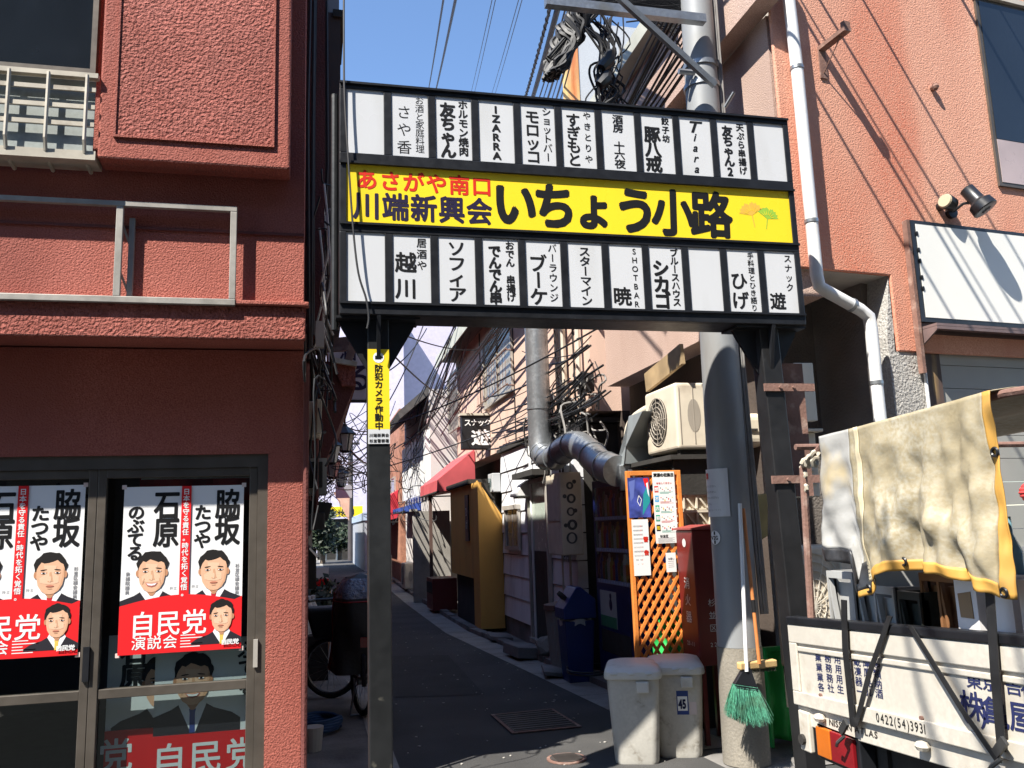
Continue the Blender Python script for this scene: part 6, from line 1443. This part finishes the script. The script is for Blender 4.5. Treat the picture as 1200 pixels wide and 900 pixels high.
for k in range(7):
    y0 = 5.2 + k * .12; x0 = .0 + rnd.random() * .1; z0 = rnd.uniform(2.5, 3.0); m.tube(smooth_pts([Vector((x0, y0, z0 + .7)), Vector((x0 + .03, y0, z0 + .3)), Vector((x0 - .02, y0 + .05, z0)), Vector((x0 + .06, y0 + .1, z0 - .25))], 4), .007, 5)
m.box(.02, .07, 5.2, 5.25, 2.62, 2.78)
tag(m.build('pale_wires', pm('pale_wire', (.55, .53, .48), .6), smooth=True), 'few pale wires mixed in the dark tangle beside the red corner', 'wires', kind='stuff')
tag(MB().tube([(-.032, YG - .022, .02), (-.03, YG - .026, 1.0), (-.032, YG - .022, 2.5)], .016, 8).build('red_conduit', REDDK, smooth=True), 'dark red conduit up the corner of the red building', 'pipe')
# lanterns
def lantern(px, py, Y, s, label):
    p = onY(px, py, Y); r = thing('street_lantern', (p.x, Y, p.z), label, 'lantern', 'lanterns hung along the left of the alley')
    def fr(a0_, a1_, z0, z1): return MB().tube([(p.x, Y, p.z + z0 * s), (p.x, Y, p.z + z1 * s)], [a0_ * s, a1_ * s], 6)
    fr(.10, .17, -.18, .12).build('glass', pm('lantern_glass', (.38, .38, .36), .3), r)
    m = MB(); m.tube([(p.x, Y, p.z + z * s) for z in (.12, .14, .27, .33)], [.21 * s, .22 * s, .06 * s, .03 * s], 6); m.tube([(p.x, Y, p.z + z * s) for z in (-.22, -.18)], [.07 * s, .11 * s], 6)
    for k in range(6):
        t = math.pi / 3 * k; m.tube([(p.x + .10 * s * math.cos(t), Y + .10 * s * math.sin(t), p.z - .18 * s), (p.x + .17 * s * math.cos(t), Y + .17 * s * math.sin(t), p.z + .12 * s)], .012 * s, 4)
    m.build('cage', BLACKM, r)
    MB().tube([(p.x, Y, p.z + .33 * s), (p.x, Y, p.z + .5 * s), (p.x - .1, Y, p.z + .56 * s), (-.05, Y, p.z + .5 * s)], .016, 6).build('arm', BLACKM, r)
lantern(404, 517, 13.0, .80, 'nearest clear black lantern, right of the dark red canopy'); lantern(388, 531, 11.5, .7, 'dark lantern half hidden behind the red canopy'); lantern(400, 561, 22, 1.0, 'farther black lantern below the nearest one'); lantern(389, 549, 16.5, .9, 'black lantern low beside the wall between two others')
p = onY(402, 575, 30); m = MB().box(p.x - .25, p.x + .3, 30, 30.1, p.z - .25, p.z + .2); sgn = m.build('box_sign', pm('greyblue_sign', (.3, .33, .36), .5)); tag(sgn, 'small grey square sign far down the alley above the yellow board', 'sign')
# bicycle with rain cover
bc = thing('bicycle', (.35, 7.9, 0), 'parked bicycle under a black child seat rain cover with red piping', 'bicycle')
def wheel(c, r, ax, name='wheel'):
    c = Vector(c); ax = Vector(ax).normalized(); a_ = ax.cross(Vector((0, 0, 1))).normalized(); b_ = Vector((0, 0, 1))
    ring = [c + (a_ * math.cos(t * math.pi / 18) + b_ * math.sin(t * math.pi / 18)) * r for t in range(37)]
    w_ = MB().tube(ring, .024, 8).build(name, RUBBER, bc, smooth=True)
    m = MB()
    for t in range(18): m.tube([c + ax * (.025 * (-1) ** t), c + (a_ * math.cos(t * math.pi / 9) + b_ * math.sin(t * math.pi / 9)) * (r - .02)], .0018, 3)
    m.build('spokes', GALV, w_); MB().tube([p_.lerp(c, .09) for p_ in ring], .010, 6).build('rim', GALV, w_); MB().cyl(c - ax * .04, c + ax * .04, .03, n=12).build('hub', GALV, w_)
    return w_
rw = Vector((.46, 7.55, .275)); fwc = Vector((.24, 8.45, .275))
rwp = onY(421, 800, 7.6); rw.x = onY(424, 800, 7.6).x; fwc.x = onY(388, 790, 8.45).x
wheel(rw, .255, (fwc - rw).cross(Vector((0, 0, 1)))); wheel(fwc, .255, (.35, 1, 0))
dirb = (fwc - rw).normalized()
bbk = rw + dirb * .42 + Vector((0, 0, .02)); seat = rw + dirb * .28 + Vector((0, 0, .52)); head = fwc - dirb * .10 + Vector((0, 0, .42))
m = MB(); m.tube([rw, bbk], .014, 8); m.tube([rw, seat], .012, 8); m.tube([bbk, seat + Vector((0, 0, .05))], .018, 8); m.tube([bbk, head - Vector((0, 0, .08))], .022, 8); m.tube([bbk + Vector((0, 0, .12)), head], .020, 8); m.tube([fwc, head, head + Vector((0, 0, .2))], .016, 8); m.build('frame', BLACKM, bc, smooth=True)
hb = head + Vector((0, 0, .2)); side = Vector((1, .25, 0)).normalized()
MB().tube([hb - side * .26 - dirb * .08, hb - side * .18, hb, hb + side * .18, hb + side * .26 - dirb * .08], .013, 8).build('handlebar', BLACKM, bc, smooth=True)
MB().tube([rw + Vector((-.10, .02, -.27)), rw + Vector((-.06, .03, -.05)), rw, rw + Vector((.12, .03, -.05)), rw + Vector((.10, .02, -.27)), rw + Vector((-.10, .02, -.27))], .009, 6).build('kickstand', GALV, bc)
m = MB(); o = rw + Vector((0, .15, .50))
def cover(u, v):
    t = 2 * math.pi * u; rx = .20 + .06 * (1 - v); ry = .30 + .05 * (1 - v); top = min(1, (1 - v) * 4) ; k = math.sqrt(max(0, 1 - (max(0, v - .75) / .25) ** 2)); wob = 1 + .05 * math.sin(t * 5 + v * 7)
    sq = lambda c_: math.copysign(abs(c_) ** .6, c_)
    return (o.x + rx * k * wob * sq(math.cos(t)), o.y + ry * k * wob * sq(math.sin(t)), o.z - .42 + .80 * v)
m.grid(cover, 40, 16); m.build('rain_cover', pm('black_nylon', (.012, .012, .013), .5, bump=.5, bs=14, var=.3), bc, smooth=True)
m = MB()
for u in (.47, .50, .78): m.tube([Vector(cover(u, v / 10)) + (Vector(cover(u, v / 10)) - Vector((o.x, o.y, cover(u, v / 10)[2]))).normalized() * .006 for v in range(0, 9)], .006, 5)
m.tube([Vector(cover(k / 30, .72)) + (Vector(cover(k / 30, .72)) - Vector((o.x, o.y, cover(k / 30, .72)[2]))).normalized() * .006 for k in range(31)], .006, 5)
m.build('piping', pm('red_piping', (.28, .012, .015), .5), bc, smooth=True)
m = MB(); m.grid(lambda u, v: tuple(Vector(cover(u, .74 + .20 * v)) + Vector((0, 0, .008))), 40, 5); m.build('clear_window', pm('crinkled_vinyl', (.16, .18, .24), .12, bump=.8, bs=22, bd=.03), bc, smooth=True)
m = MB(); bk = fwc + Vector((-.04, -.15, .38)); frus(m, bk.x, bk.y, bk.z - .1, bk.z + .18, .12, .10, .20, .15); m.build('front_basket_cover', pm('dark_basket', (.02, .02, .022), .6, bump=.6, bs=20), bc, bevel=.04, seg=3)
MB().box(rw.x - .03, rw.x + .03, rw.y - .30, rw.y - .28, .58, .66).build('rear_reflector', REDL, bc)
MB().tube([rw + Vector((0, -.29 * math.cos(t * .2), 0 + .29 * math.sin(t * .2))) for t in range(0, 9)], .02, 6).build('mudguard', BLACKM, bc)
m = MB(); m.tube([(fwc.x - .02 + .24 * math.cos(t * .25), fwc.y - .30 + .05 * t / 20, .10 + .0 * t) for t in range(0, 2)], .01, 4); m.bm.free()
# hose
c = onZ(374, 856); m = MB(); m.tube([(c.x + (.16 + .015 * math.sin(t * 1.7)) * math.cos(t * .35) , c.y + (.20 + .02 * math.sin(t)) * math.sin(t * .35), .02 + t * .0009) for t in range(90)], .014, 6); tag(m.build('garden_hose', pm('blue_hose', (.02, .06, .14), .5), smooth=True), 'coiled blue hose on the paving at the foot of the left wall', 'hose')
tag(MB().tube([(.02, 6.5, .0), (.02, 6.5, .16)], [.06, .075], 16).build('plant_pot', pm('cream_pot', (.5, .46, .4), .6)), 'cream pot half behind the red corner beside the hose', 'pot')
# pots, plants, small sign stand on the left
def foliage(m, c, r, n, rg, sz=.05, sc=(1, 1, 1)):
    c = Vector(c)
    for i in range(n):
        d = Vector((rg.gauss(0, 1), rg.gauss(0, 1), rg.gauss(0, 1))).normalized() * r * rg.random() ** .4; p = c + Vector((d.x * sc[0], d.y * sc[1], d.z * sc[2])); a_ = Vector((rg.gauss(0, 1), rg.gauss(0, 1), rg.gauss(0, .6))).normalized(); b_ = a_.orthogonal().normalized(); l = sz * rg.uniform(.6, 1.4)
        m.poly([p, p + a_ * l * .5 + b_ * l * .28, p + a_ * l, p + a_ * l * .5 - b_ * l * .28])
rg = random.Random(11)
for i, (yy, px_, lab) in enumerate(((10.5, 372, 'small leafy pot plant at the left wall beyond the bicycle'), (12.5, 378, 'second leafy pot plant farther along the left wall'))):
    x = onY(px_, 690, yy).x; r = thing('pot_plant', (x, yy, 0), lab, 'pot plant'); MB().tube([(x, yy, 0), (x, yy, .28), (x, yy, .29)], [.11, .15, .15], 14).build('pot', pm('terracotta', (.25, .12, .07), .8), r); m = MB(); foliage(m, (x, yy, .62), .30, 260, rg, .10); m.build('foliage', LEAF, r, norm=False)
gb_ = 'pale bottles at the left wall'
for k in range(3): x = onY(357 + k * 5, 690, 9.6).x; b_ = MB().tube([(x, 9.6 + k * .1, 0.45), (x, 9.6 + k * .1, .72), (x, 9.6 + k * .1, .77), (x, 9.6 + k * .1, .84)], [.05, .05, .025, .025], 12).build('detergent_bottle', WPLAS, smooth=True); tag(b_, 'pale plastic bottle on a ledge at the left wall behind the bicycle', 'bottle', gb_)
tag(MB().box(-.05, .18, 9.45, 10.0, 0, .449).build('wall_ledge', DARK), 'dark low ledge carrying pale bottles on the left', 'ledge')
x = onY(376, 660, 14).x; r = thing('sign_stand', (x, 14, 0), 'small wooden menu stand with red and white card on the left', 'sign stand'); m = MB(); [m.box(x + a_, x + a_ + .04, 14, 14.04, 0, .62) for a_ in (-.14, .12)]; [m.box(x - .14, x + .16, 14.005, 14.035, z, z + .05) for z in (.15, .35, .57)]; m.build('frame', WOODL, r); MB().box(x - .1, x + .12, 13.98, 13.999, .63, .80).build('card', PRED, r); MB().box(x - .1, x + .12, 13.98, 13.999, .801, .98).build('upper_card', WHITE, r)
# trailing left buildings
lb2 = building('left_house', 'dark house wall continuing down the left of the alley', -4.2, 14.2, 40, 0, 5.0, REDDK, 4.05)
# broken slabs by the gutter
def slab(px, py, sx, sy, sz, rot, label):
    c = onZ(px, py); m = MB(); M = Matrix.Rotation(rot, 3, 'Z') @ Matrix.Rotation(.1, 3, 'Y'); o = c + Vector((0, 0, .04))
    m.obox(o, M @ Vector((sx, 0, 0)), M @ Vector((0, sy, 0)), M @ Vector((0, 0, sz))); tag(m.build('concrete_slab', CONCD, bevel=.008), label, 'concrete slab', 'loose concrete slabs in the gutter')
slab(607, 776, .34, .55, .12, .1, 'thick loose concrete block lying on the kerb below the siding door'); slab(575, 754, .3, .5, .05, -.1, 'thin cracked slab in the gutter below the ochre screen'); slab(638, 797, .26, .5, .04, -.2, 'flat broken slab in the gutter nearest the blue bin'); slab(505, 713, .5, .9, .06, .0, 'far tilted slab beside the drinks crate')
m = MB(); c = onZ(640, 775); bmesh.ops.create_icosphere(m.bm, subdivisions=2, radius=.12, matrix=Matrix.Translation(c + Vector((0, 0, .16))))
for v in m.bm.verts: v.co += Vector((rnd.gauss(0, .015), rnd.gauss(0, .015), rnd.gauss(0, .012)))
tag(m.build('rubble_lump', CONC), 'rough lump of rubble on the kerb beside the thick block', 'rubble')
m = MB(); c = onZ(690, 800); m.tube([(c.x + .2 * math.cos(t * .4), c.y + .25 * math.sin(t * .4), .09 + .0015 * t) for t in range(40)], .009, 5); tag(m.build('ground_cable', CABLE, smooth=True), 'black cable coiled on the kerb by the blue recycling bin', 'cable')

# ------------------------------------------------------------------ far end
fb1 = thing('lilac_tower', (4, 75, 0), 'tall lilac tiled apartment block rising beyond the end of the alley', 'building')
Yb = 70
x0, x1, x2 = onY(380, 500, Yb).x, onY(474, 500, Yb).x, onY(535, 500, Yb + 7).x
MB().box(x0 - 9, x1, Yb, Yb + 16, 0, 21.5).build('front_block', PURPLE, fb1); MB().box(x1 + .01, x2 + 14, Yb + 7, Yb + 20, 0, 20.6).build('rear_block', PURPLE, fb1)
MB().box(x1 + .5, x2 + 3, Yb + 8, Yb + 12, 20.61, 21.9).build('roof_screen', pm('sky_blue_screen', (.16, .34, .62), .5), fb1)
MB().box(x0 - 9.1, x1 + .1, Yb - .1, Yb + 16.1, 21.51, 21.8).build('parapet', PURPLE, fb1)
A = onY(385, 594, 50.9); B = onY(425, 605, 50.9); hs = thing('hotel_sign', ((A.x + B.x) / 2, 50.9, B.z), 'yellow hotel signboard across the far end of the alley', 'sign')
MB().box(A.x - .6, B.x, 50.9, 51.2, B.z, A.z).build('board', YELP, hs); m = MB(); ltext(m, 'Smile Hotel', Vector((A.x - .35, 50.88, (A.z + B.z) / 2)), XU, ZV, .46, .82, .02, 0, .1); m.build('lettering', NAVY, hs, norm=False); MB().box(A.x - .6, B.x, 51.3, 55, 0, B.z - .1).build('entrance', DARK, hs)
hg = thing('hoop_barrier', (1, 48, 0), 'steel hoop barrier at the end of the alley', 'barrier'); A = onZ(382, 657); B = onZ(395, 657); zt2 = 1.0
m = MB(); m.tube([(A.x, A.y, 0), (A.x, A.y, zt2 - .15), (A.x + .08, A.y, zt2 - .03), (A.x + .2, A.y, zt2), (B.x - .2, A.y, zt2), (B.x - .08, A.y, zt2 - .03), (B.x, A.y, zt2 - .15), (B.x, A.y, 0)], .05, 8); m.build('hoop', GALV, hg, smooth=True)
c = onZ(411, 657); fp = thing('far_pole', (c.x, c.y, 0), 'thin dark utility pole at the end of the alley', 'pole'); MB().tube([(c.x, c.y, 0), (c.x, c.y, 7.2)], [.16, .13], 10).build('shaft', pm('dark_pole', (.06, .05, .05), .7), fp, smooth=True); MB().box(c.x - .9, c.x + .5, c.y - .05, c.y + .05, 6.3, 6.42).build('cross_arm', DARK, fp)
tp_ = onY(402, 590, 46); m = MB(); m.prism([tp_ + Vector((-.5, 0, .6)), tp_ + Vector((.35, 0, .6)), tp_ + Vector((.3, 0, -.9))], (0, .05, 0)); tag(m.build('pennant', pm('orange_white_flag', (.62, .35, .24), .7)), 'faded orange pennant by the far pole', 'pennant')
A = onY(421, 606, 38); B = onY(431, 660, 38); bt = thing('blue_tarp_fence', (A.x + .3, 38, 0), 'grey panel fence with a pale blue sheet at the far right of the alley', 'fence'); MB().box(A.x, A.x + .08, 34, 44, 0, A.z - .2).build('panel', pm('grey_panel', (.36, .38, .42), .6), bt); MB().box(A.x - .05, A.x + .3, 33.95, 44, A.z - .199, A.z + .1).build('sheet', pm('pale_blue_sheet', (.4, .5, .65), .5), bt)
def tree(c, h, r, label, n=900):
    t = thing('street_tree', (c[0], c[1], 0), label, 'tree'); MB().tube([(c[0], c[1], 0), (c[0] + .1, c[1], h * .5), (c[0] + .2, c[1] + .1, h * .8)], [.14, .10, .05], 8).build('trunk', BARK, t)
    m = MB()
    for k in range(7): a_ = Vector((rg.gauss(0, r * .45), rg.gauss(0, r * .45), rg.gauss(0, r * .35))); foliage(m, Vector((c[0], c[1], h * .75)) + a_, r * .55, n // 7, rg, .28)
    m.build('crown', LEAF, t, norm=False)
c = onY(378, 640, 45); tree((c.x, 45), 2.0, 1.2, 'dark leafy shrub tree at the left end of the alley', 1400); c = onY(398, 640, 49); tree((c.x, 50), 1.7, .9, 'smaller dark shrub tree before the hotel entrance', 900); c = onY(386, 585, 34); 
bt_ = thing('bare_tree', (c.x - .4, 34, 0), 'bare branched twiggy tree leaning over the far alley', 'tree')
m = MB(); m.tube([(c.x - .9, 34, 0), (c.x - .7, 34, 2.2), (c.x - .2, 34, 3.6)], [.09, .07, .05], 6); m.build('trunk', BARK, bt_)
m = MB(); base = Vector((c.x - .3, 34, 3.2))
for k in range(60):
    p = base + Vector((rg.uniform(-.2, .3), rg.uniform(-.5, .5), rg.uniform(-.6, .6))); pts = [p]; d = Vector((rg.gauss(.5, .6), rg.gauss(0, .3), rg.gauss(.5, .6))).normalized()
    for j in range(4): d = (d + Vector((rg.gauss(0, .3), 0, rg.gauss(0, .3)))).normalized(); pts.append(pts[-1] + d * .4)
    m.tube(pts, [.02, .017, .014, .01, .006], 4)
m.build('crown', BARK, bt_)

# ------------------------------------------------------------------ overhead cables
def cable(a, b, r, label, sag=.15, mat=CABLE, group=None, n=16, twist=0.0):
    a, b = Vector(a), Vector(b); pts = [a.lerp(b, t / n) - Vector((0, 0, 4 * sag * (t / n) * (1 - t / n))) for t in range(n + 1)]
    m = MB(); m.tube(pts, r, 6)
    if twist:
        nn = n * 12; L = (b - a).length; m.tube([a.lerp(b, t / nn) - Vector((0, 0, 4 * sag * (t / nn) * (1 - t / nn))) + Vector((math.cos(t * .9), 0, math.sin(t * .9))) * twist for t in range(nn + 1)], r * .7, 4)
    return tag(m.build('overhead_cable', mat, smooth=True), label, 'cable', group)
def over(px0, py0, z0, px1, py1, Y1, r, label, **k):
    a = onZ(px0, py0, z0) if z0 else None; b = onY(px1, py1, Y1); d = a - b; cable(a + d * .35, b - d * .15, r, label, **k)
gp = 'thin paired wires crossing the open sky'
over(519, 0, 8.2, 503, 100, 22, .014, 'leftmost thick dark wire in the open sky above the sign', sag=.05)
over(533, 0, 8.2, 512, 100, 22, .020, 'thickest dark wire in the open sky, right of the leftmost', sag=.05)
for dx in (0, 4): over(576 + dx, 0, 8.4, 553 + dx, 104, 24, .006, 'thin wire of the left pair in the open sky', sag=.04, group=gp)
for dx in (0, 4): over(607 + dx, 0, 8.4, 577 + dx, 107, 24, .006, 'thin wire of the right pair in the open sky', sag=.04, group='right thin wire pair')
over(646, 0, 6.8, 616, 112, 12, .016, 'twisted dark wire along the left edge of the cable group', sag=.05, twist=.016)
over(655, 0, 6.8, 624, 114, 12, .032, 'thick black cable beside the twisted wire', sag=.05)
gb2 = 'parallel wires right of the thick black cable'
for k in range(6): over(664 + k * 4, 0, 6.7, 631 + k * 5, 116, 12, (.010, .008, .015, .008, .014, .01)[k], 'black wire in the parallel group right of the thick cable', sag=.06 + .01 * k, group=gb2)
# cable bag bundle near the arm end
m = MB(); bp = onY(662, 45, 5.3)
for k in range(60):
    t0 = rnd.uniform(0, 6.28); rr = rnd.uniform(.02, .11); o = bp + Vector((0, 0, 0)); pts = []
    for j in range(10): s_ = j / 9; px_ = 690 - 44 * s_ + 9 * math.sin(t0 + j); py_ = -8 + 95 * s_ if s_ < .8 else 70 + 18 * math.sin((s_ - .8) * 8); q = onY(px_ + rnd.gauss(0, 3), py_ + rnd.gauss(0, 2), 5.3); pts.append(q + Vector((rr * .25 * math.cos(t0 + j * .5), rr * math.sin(t0 + j * .5), 0)))
    m.tube(smooth_pts(pts, 3), rnd.choice((.009, .013, .017)), 5)
tag(m.build('cable_bundle', CABLE, smooth=True), 'hanging black bundle of looped cables at the end of the pole arm', 'cable bundle', kind='stuff')
m = MB()
def pxtube(m, pts, Y, r, jit=0): m.tube(smooth_pts([onY(x + rnd.gauss(0, jit), y_ + rnd.gauss(0, jit), Y) for x, y_ in pts], 5), r, 5)
for k in range(26): j = rnd.uniform(-8, 8); pxtube(m, [(655 + j, 70), (672 + j, 40), (688 + j, 14), (712 + j * .6, 4), (740, 1 + j * .4), (775, 2 + j * .5), (800, 6 + j)], 5.25, rnd.choice((.007, .01, .013)), 3)
for k in range(30): pxtube(m, [(700 + rnd.gauss(0, 14), 20), (712 + rnd.gauss(0, 8), 55), (706 + rnd.gauss(0, 9), 85), (716 + rnd.gauss(0, 9), 108), (705 + rnd.gauss(0, 20), 135)], 5.2 + rnd.random() * .4, rnd.choice((.006, .009)), 5)
for k in range(18): pxtube(m, [(748 + rnd.gauss(0, 10), 10 + rnd.gauss(0, 6)), (775 + rnd.gauss(0, 10), 22 + rnd.gauss(0, 10)), (795 + rnd.gauss(0, 6), 30 + rnd.gauss(0, 12))], 5.6, .007, 4)
tag(m.build('cable_tangle', CABLE, smooth=True), 'black tangle of cables round the arm of the utility pole', 'cables', kind='stuff')
m = MB()
for x0, y0, x1, y1 in ((716, 60, 705, 80), (712, 85, 702, 100)): m.tube([onY(x0, y0, 5.2), onY((x0 + x1) / 2 + 3, (y0 + y1) / 2, 5.2), onY(x1, y1, 5.2)], [.03, .05, .035], 8)
tag(m.build('cable_closure', BLACKM, smooth=True), 'black splice closures hanging from the pole cables', 'closure')
gcl = 'cables running along the salmon eave'
for k in range(12):
    a = onY(800 + k * 4 - 20, 8 + k * 4, 5.3); Y1 = rnd.uniform(15, 20); b = Vector((2.45 + k * .03, Y1, 3.3 + k * .12)); cable(a, b, (.010, .007, .014)[k % 3], 'black cable sloping down from the pole along the salmon eave', sag=.1 + .05 * (k % 4), group=gcl)
# tangle down the alley on the right, and crossing drops
m = MB()
for k in range(24):
    Y0 = rnd.uniform(14.5, 16); px0, py0 = rnd.uniform(536, 556), rnd.uniform(362, 380); Y1 = rnd.uniform(20, 27); px1 = rnd.uniform(462, 496); py1 = rnd.uniform(490, 560)
    a = onY(px0, py0, Y0); b = onY(px1, py1, Y1); md = a.lerp(b, .5) - Vector((rnd.uniform(-.4, .4), 0, rnd.uniform(-.1, .8))); m.tube(smooth_pts([a, md, b], 6), rnd.choice((.007, .010, .014)), 4)
for k in range(30):
    p = onY(rnd.uniform(462, 515), rnd.uniform(520, 600), rnd.uniform(18, 24)); pts = [p]
    for j in range(5): pts.append(pts[-1] + Vector((rnd.gauss(0, .18), rnd.gauss(0, .3), rnd.gauss(-.08, .22))))
    m.tube(smooth_pts(pts, 4), .009, 4)
tag(m.build('alley_wires', CABLE, smooth=True), 'dense web of black wires over the far right side of the alley', 'wires', kind='stuff')
m = MB()
for k in range(26):          # runs sagging from bracket to bracket along the wall
    x0 = rnd.uniform(2.62, 2.9); z0 = rnd.uniform(2.55, 3.35); Y0, Y1 = rnd.uniform(7.6, 9), rnd.uniform(9.6, 13.5); a, b = Vector((x0, Y0, z0)), Vector((min(2.92, x0 + rnd.gauss(0, .06)), Y1, z0 + rnd.gauss(.05, .2))); sg_ = rnd.uniform(.03, .16)
    m.tube([a.lerp(b, t / 10) - Vector((0, 0, 4 * sg_ * (t / 10) * (1 - t / 10))) for t in range(11)], rnd.choice((.006, .009, .013)), 5)
for k in range(22):          # drops and loops at the junctions
    Y0 = rnd.choice((8.6, 9.4, 10.3)) + rnd.gauss(0, .12); x0 = rnd.uniform(2.6, 2.9); z0 = rnd.uniform(2.7, 3.6); pts = [Vector((x0, Y0, z0))]
    for j in range(4): pts.append(pts[-1] + Vector((rnd.gauss(0, .03), rnd.gauss(0, .09), rnd.gauss(-.14, .10))))
    for p in pts: p.x = min(max(p.x, 2.5), 2.93)
    m.tube(smooth_pts(pts, 4), rnd.choice((.006, .008, .011)), 5)
for k, (yy, zz) in enumerate(((8.6, 3.0), (9.4, 2.85), (10.3, 3.1))): m.box(2.80, 2.93, yy - .07, yy + .07, zz - .1, zz + .1)
tag(m.build('wall_wires', CABLE, smooth=True), 'messy black wires on the salmon wall beside the duct', 'wires', kind='stuff')
m = MB()
for k in range(22):
    Y0 = rnd.uniform(8, 11); pts = [Vector((rnd.uniform(2.6, 2.9), Y0, rnd.uniform(2.3, 3.1)))]
    for j in range(4): pts.append(pts[-1] + Vector((rnd.gauss(0, .05), rnd.gauss(0, .22), rnd.gauss(-.03, .14))))
    for p in pts: p.x = min(max(p.x, 2.45), 2.93)
    m.tube(smooth_pts(pts, 4), .011, 5)
tag(m.build('pale_wall_wires', CABLEG, smooth=True), 'grey wires and pipes mixed in the mess beside the duct', 'wires', kind='stuff')
gd = 'drop wires crossing the alley under the sign'
for i, (a_, ya, b_, yb2) in enumerate((((455, 385), 9, (560, 410), 14), ((455, 435), 10, (500, 385), 14), ((452, 500), 12, (700, 385), 7), ((400, 560), 18, (640, 480), 10), ((456, 470), 12, (500, 370), 13), ((395, 480), 15, (440, 550), 18), ((455, 410), 8, (530, 470), 16))):
    cable(onY(*a_, ya), onY(*b_, yb2), .009, 'thin black drop wire crossing the alley below the gate sign', sag=.08, group=gd)
m = MB()
for k in range(26):
    Y0, Y1 = rnd.uniform(12, 20), rnd.uniform(18, 30); a, b = onY(rnd.uniform(372, 392), rnd.uniform(480, 585), Y0), onY(rnd.uniform(425, 470), rnd.uniform(455, 570), Y1); sg_ = rnd.uniform(.1, .5)
    m.tube([a.lerp(b, t / 12) - Vector((0, 0, 4 * sg_ * (t / 12) * (1 - t / 12))) for t in range(13)], rnd.choice((.007, .010, .014)), 4)
for k in range(12):
    p = onY(rnd.uniform(385, 435), rnd.uniform(490, 560), rnd.uniform(16, 24)); pts = [p]
    for j in range(4): pts.append(pts[-1] + Vector((rnd.gauss(.05, .2), rnd.gauss(0, .3), rnd.gauss(-.12, .2))))
    m.tube(smooth_pts(pts, 4), .009, 4)
tag(m.build('lantern_wires', CABLE, smooth=True), 'loose dark wires around the hanging lanterns', 'wires', kind='stuff')
# service wires in front of the street faces, high over the pavement: they throw the thin slanting shadows on the walls
gw = 'service wires high over the pavement'
for k in (0, 1, 2, 4, 5, 7, 8):
    x0 = (2.55, 2.62, 2.75, 2.80, 2.86, 3.3, 3.7, 4.4, 4.55)[k]; z0 = (5.9, 6.3, 6.0, 6.6, 6.2, 6.3, 6.5, 6.3, 6.6)[k]; x1 = x0 + (-.5, .3, .1, -.2, .5, -.4, .2, -.3, .1)[k]
    cable((x0, 5.15 if k < 5 else 4.9, z0), (x1, -4.3, z0 + .9), (.012, .009, .014, .010, .012, .011, .009, .016, .011)[k], 'service wire crossing the street overhead from the pole and the salmon wall', sag=.25, group=gw)
cable((2.75, 5.0, 6.9), (9, 3.9, 6.6), .011, 'long wire running from the pole along the street over the pavement', sag=.15)

# asphalt repairs, litter in the lane, bare tree on the pavement behind the camera
m = MB(); pts = [(.75, 8.2), (1.55, 8.0), (1.62, 10.6), (.82, 10.9)]; m.poly([(x, y, .004) for x, y in pts]); struct('road_patch', m, pm('darker_asphalt', (.05, .049, .048), .93, var=.3, vs=3, bump=1.0, bs=150, bd=.008, fine=.5, fs=240))
m = MB()
for k in range(130):
    x, y = rg.uniform(.65, 2.2), rg.uniform(5.0, 14); a_ = rg.uniform(0, 6.28); l = rg.uniform(.004, .016)
    m.prism([(x + l * math.cos(a_ + q) * (1, .6, 1, .6)[i], y + l * math.sin(a_ + q), .0015) for i, q in enumerate((0, 1.57, 3.14, 4.71))], (0, 0, .004))
tag(m.build('grit', pm('pale_grit', (.4, .38, .35), .8)), 'small pale scraps of grit and litter scattered on the alley asphalt', 'litter', kind='stuff')
bt2 = thing('bare_tree', (-1.9, -1.3, 0), 'bare street tree on the near pavement whose branches throw soft shadows on the tarpaulin', 'tree')
m = MB(); m.tube([(-1.9, -1.3, 0), (-1.8, -1.2, 1.6), (-1.5, -.9, 3.2), (-1.0, -.4, 4.3)], [.10, .085, .07, .05], 10); m.build('trunk', BARK, bt2, smooth=True)
m = MB()
for k in range(16):
    t = rg.random(); p = Vector((-1.5, -.9, 3.2)).lerp(Vector((-1.0, -.4, 4.3)), t); d = Vector((1.0 + rg.gauss(0, .35), .9 + rg.gauss(0, .35), .25 + rg.gauss(0, .35))).normalized(); pts = [p]
    for j in range(7): d = (d + Vector((rg.gauss(0, .16), rg.gauss(0, .16), rg.gauss(0, .14)))).normalized(); pts.append(pts[-1] + d * .36)
    m.tube(smooth_pts(pts, 3), [.030 * (1 - i / 24) + .004 for i in range(22)], 6)
m.build('branches', BARK, bt2, smooth=True)

a = onY(752, 447, 6.75); b = onY(795, 474, 6.05)
tag(MB().obox((2.78, 6.75, a.z - .09), (0, -.75, .10), (.03, 0, 0), (0, .02, .16)).build('wooden_board', pm('weathered_plywood', (.34, .24, .13), .8, var=.25, vs=6)), 'weathered plywood board tilted above the high air conditioner', 'board')
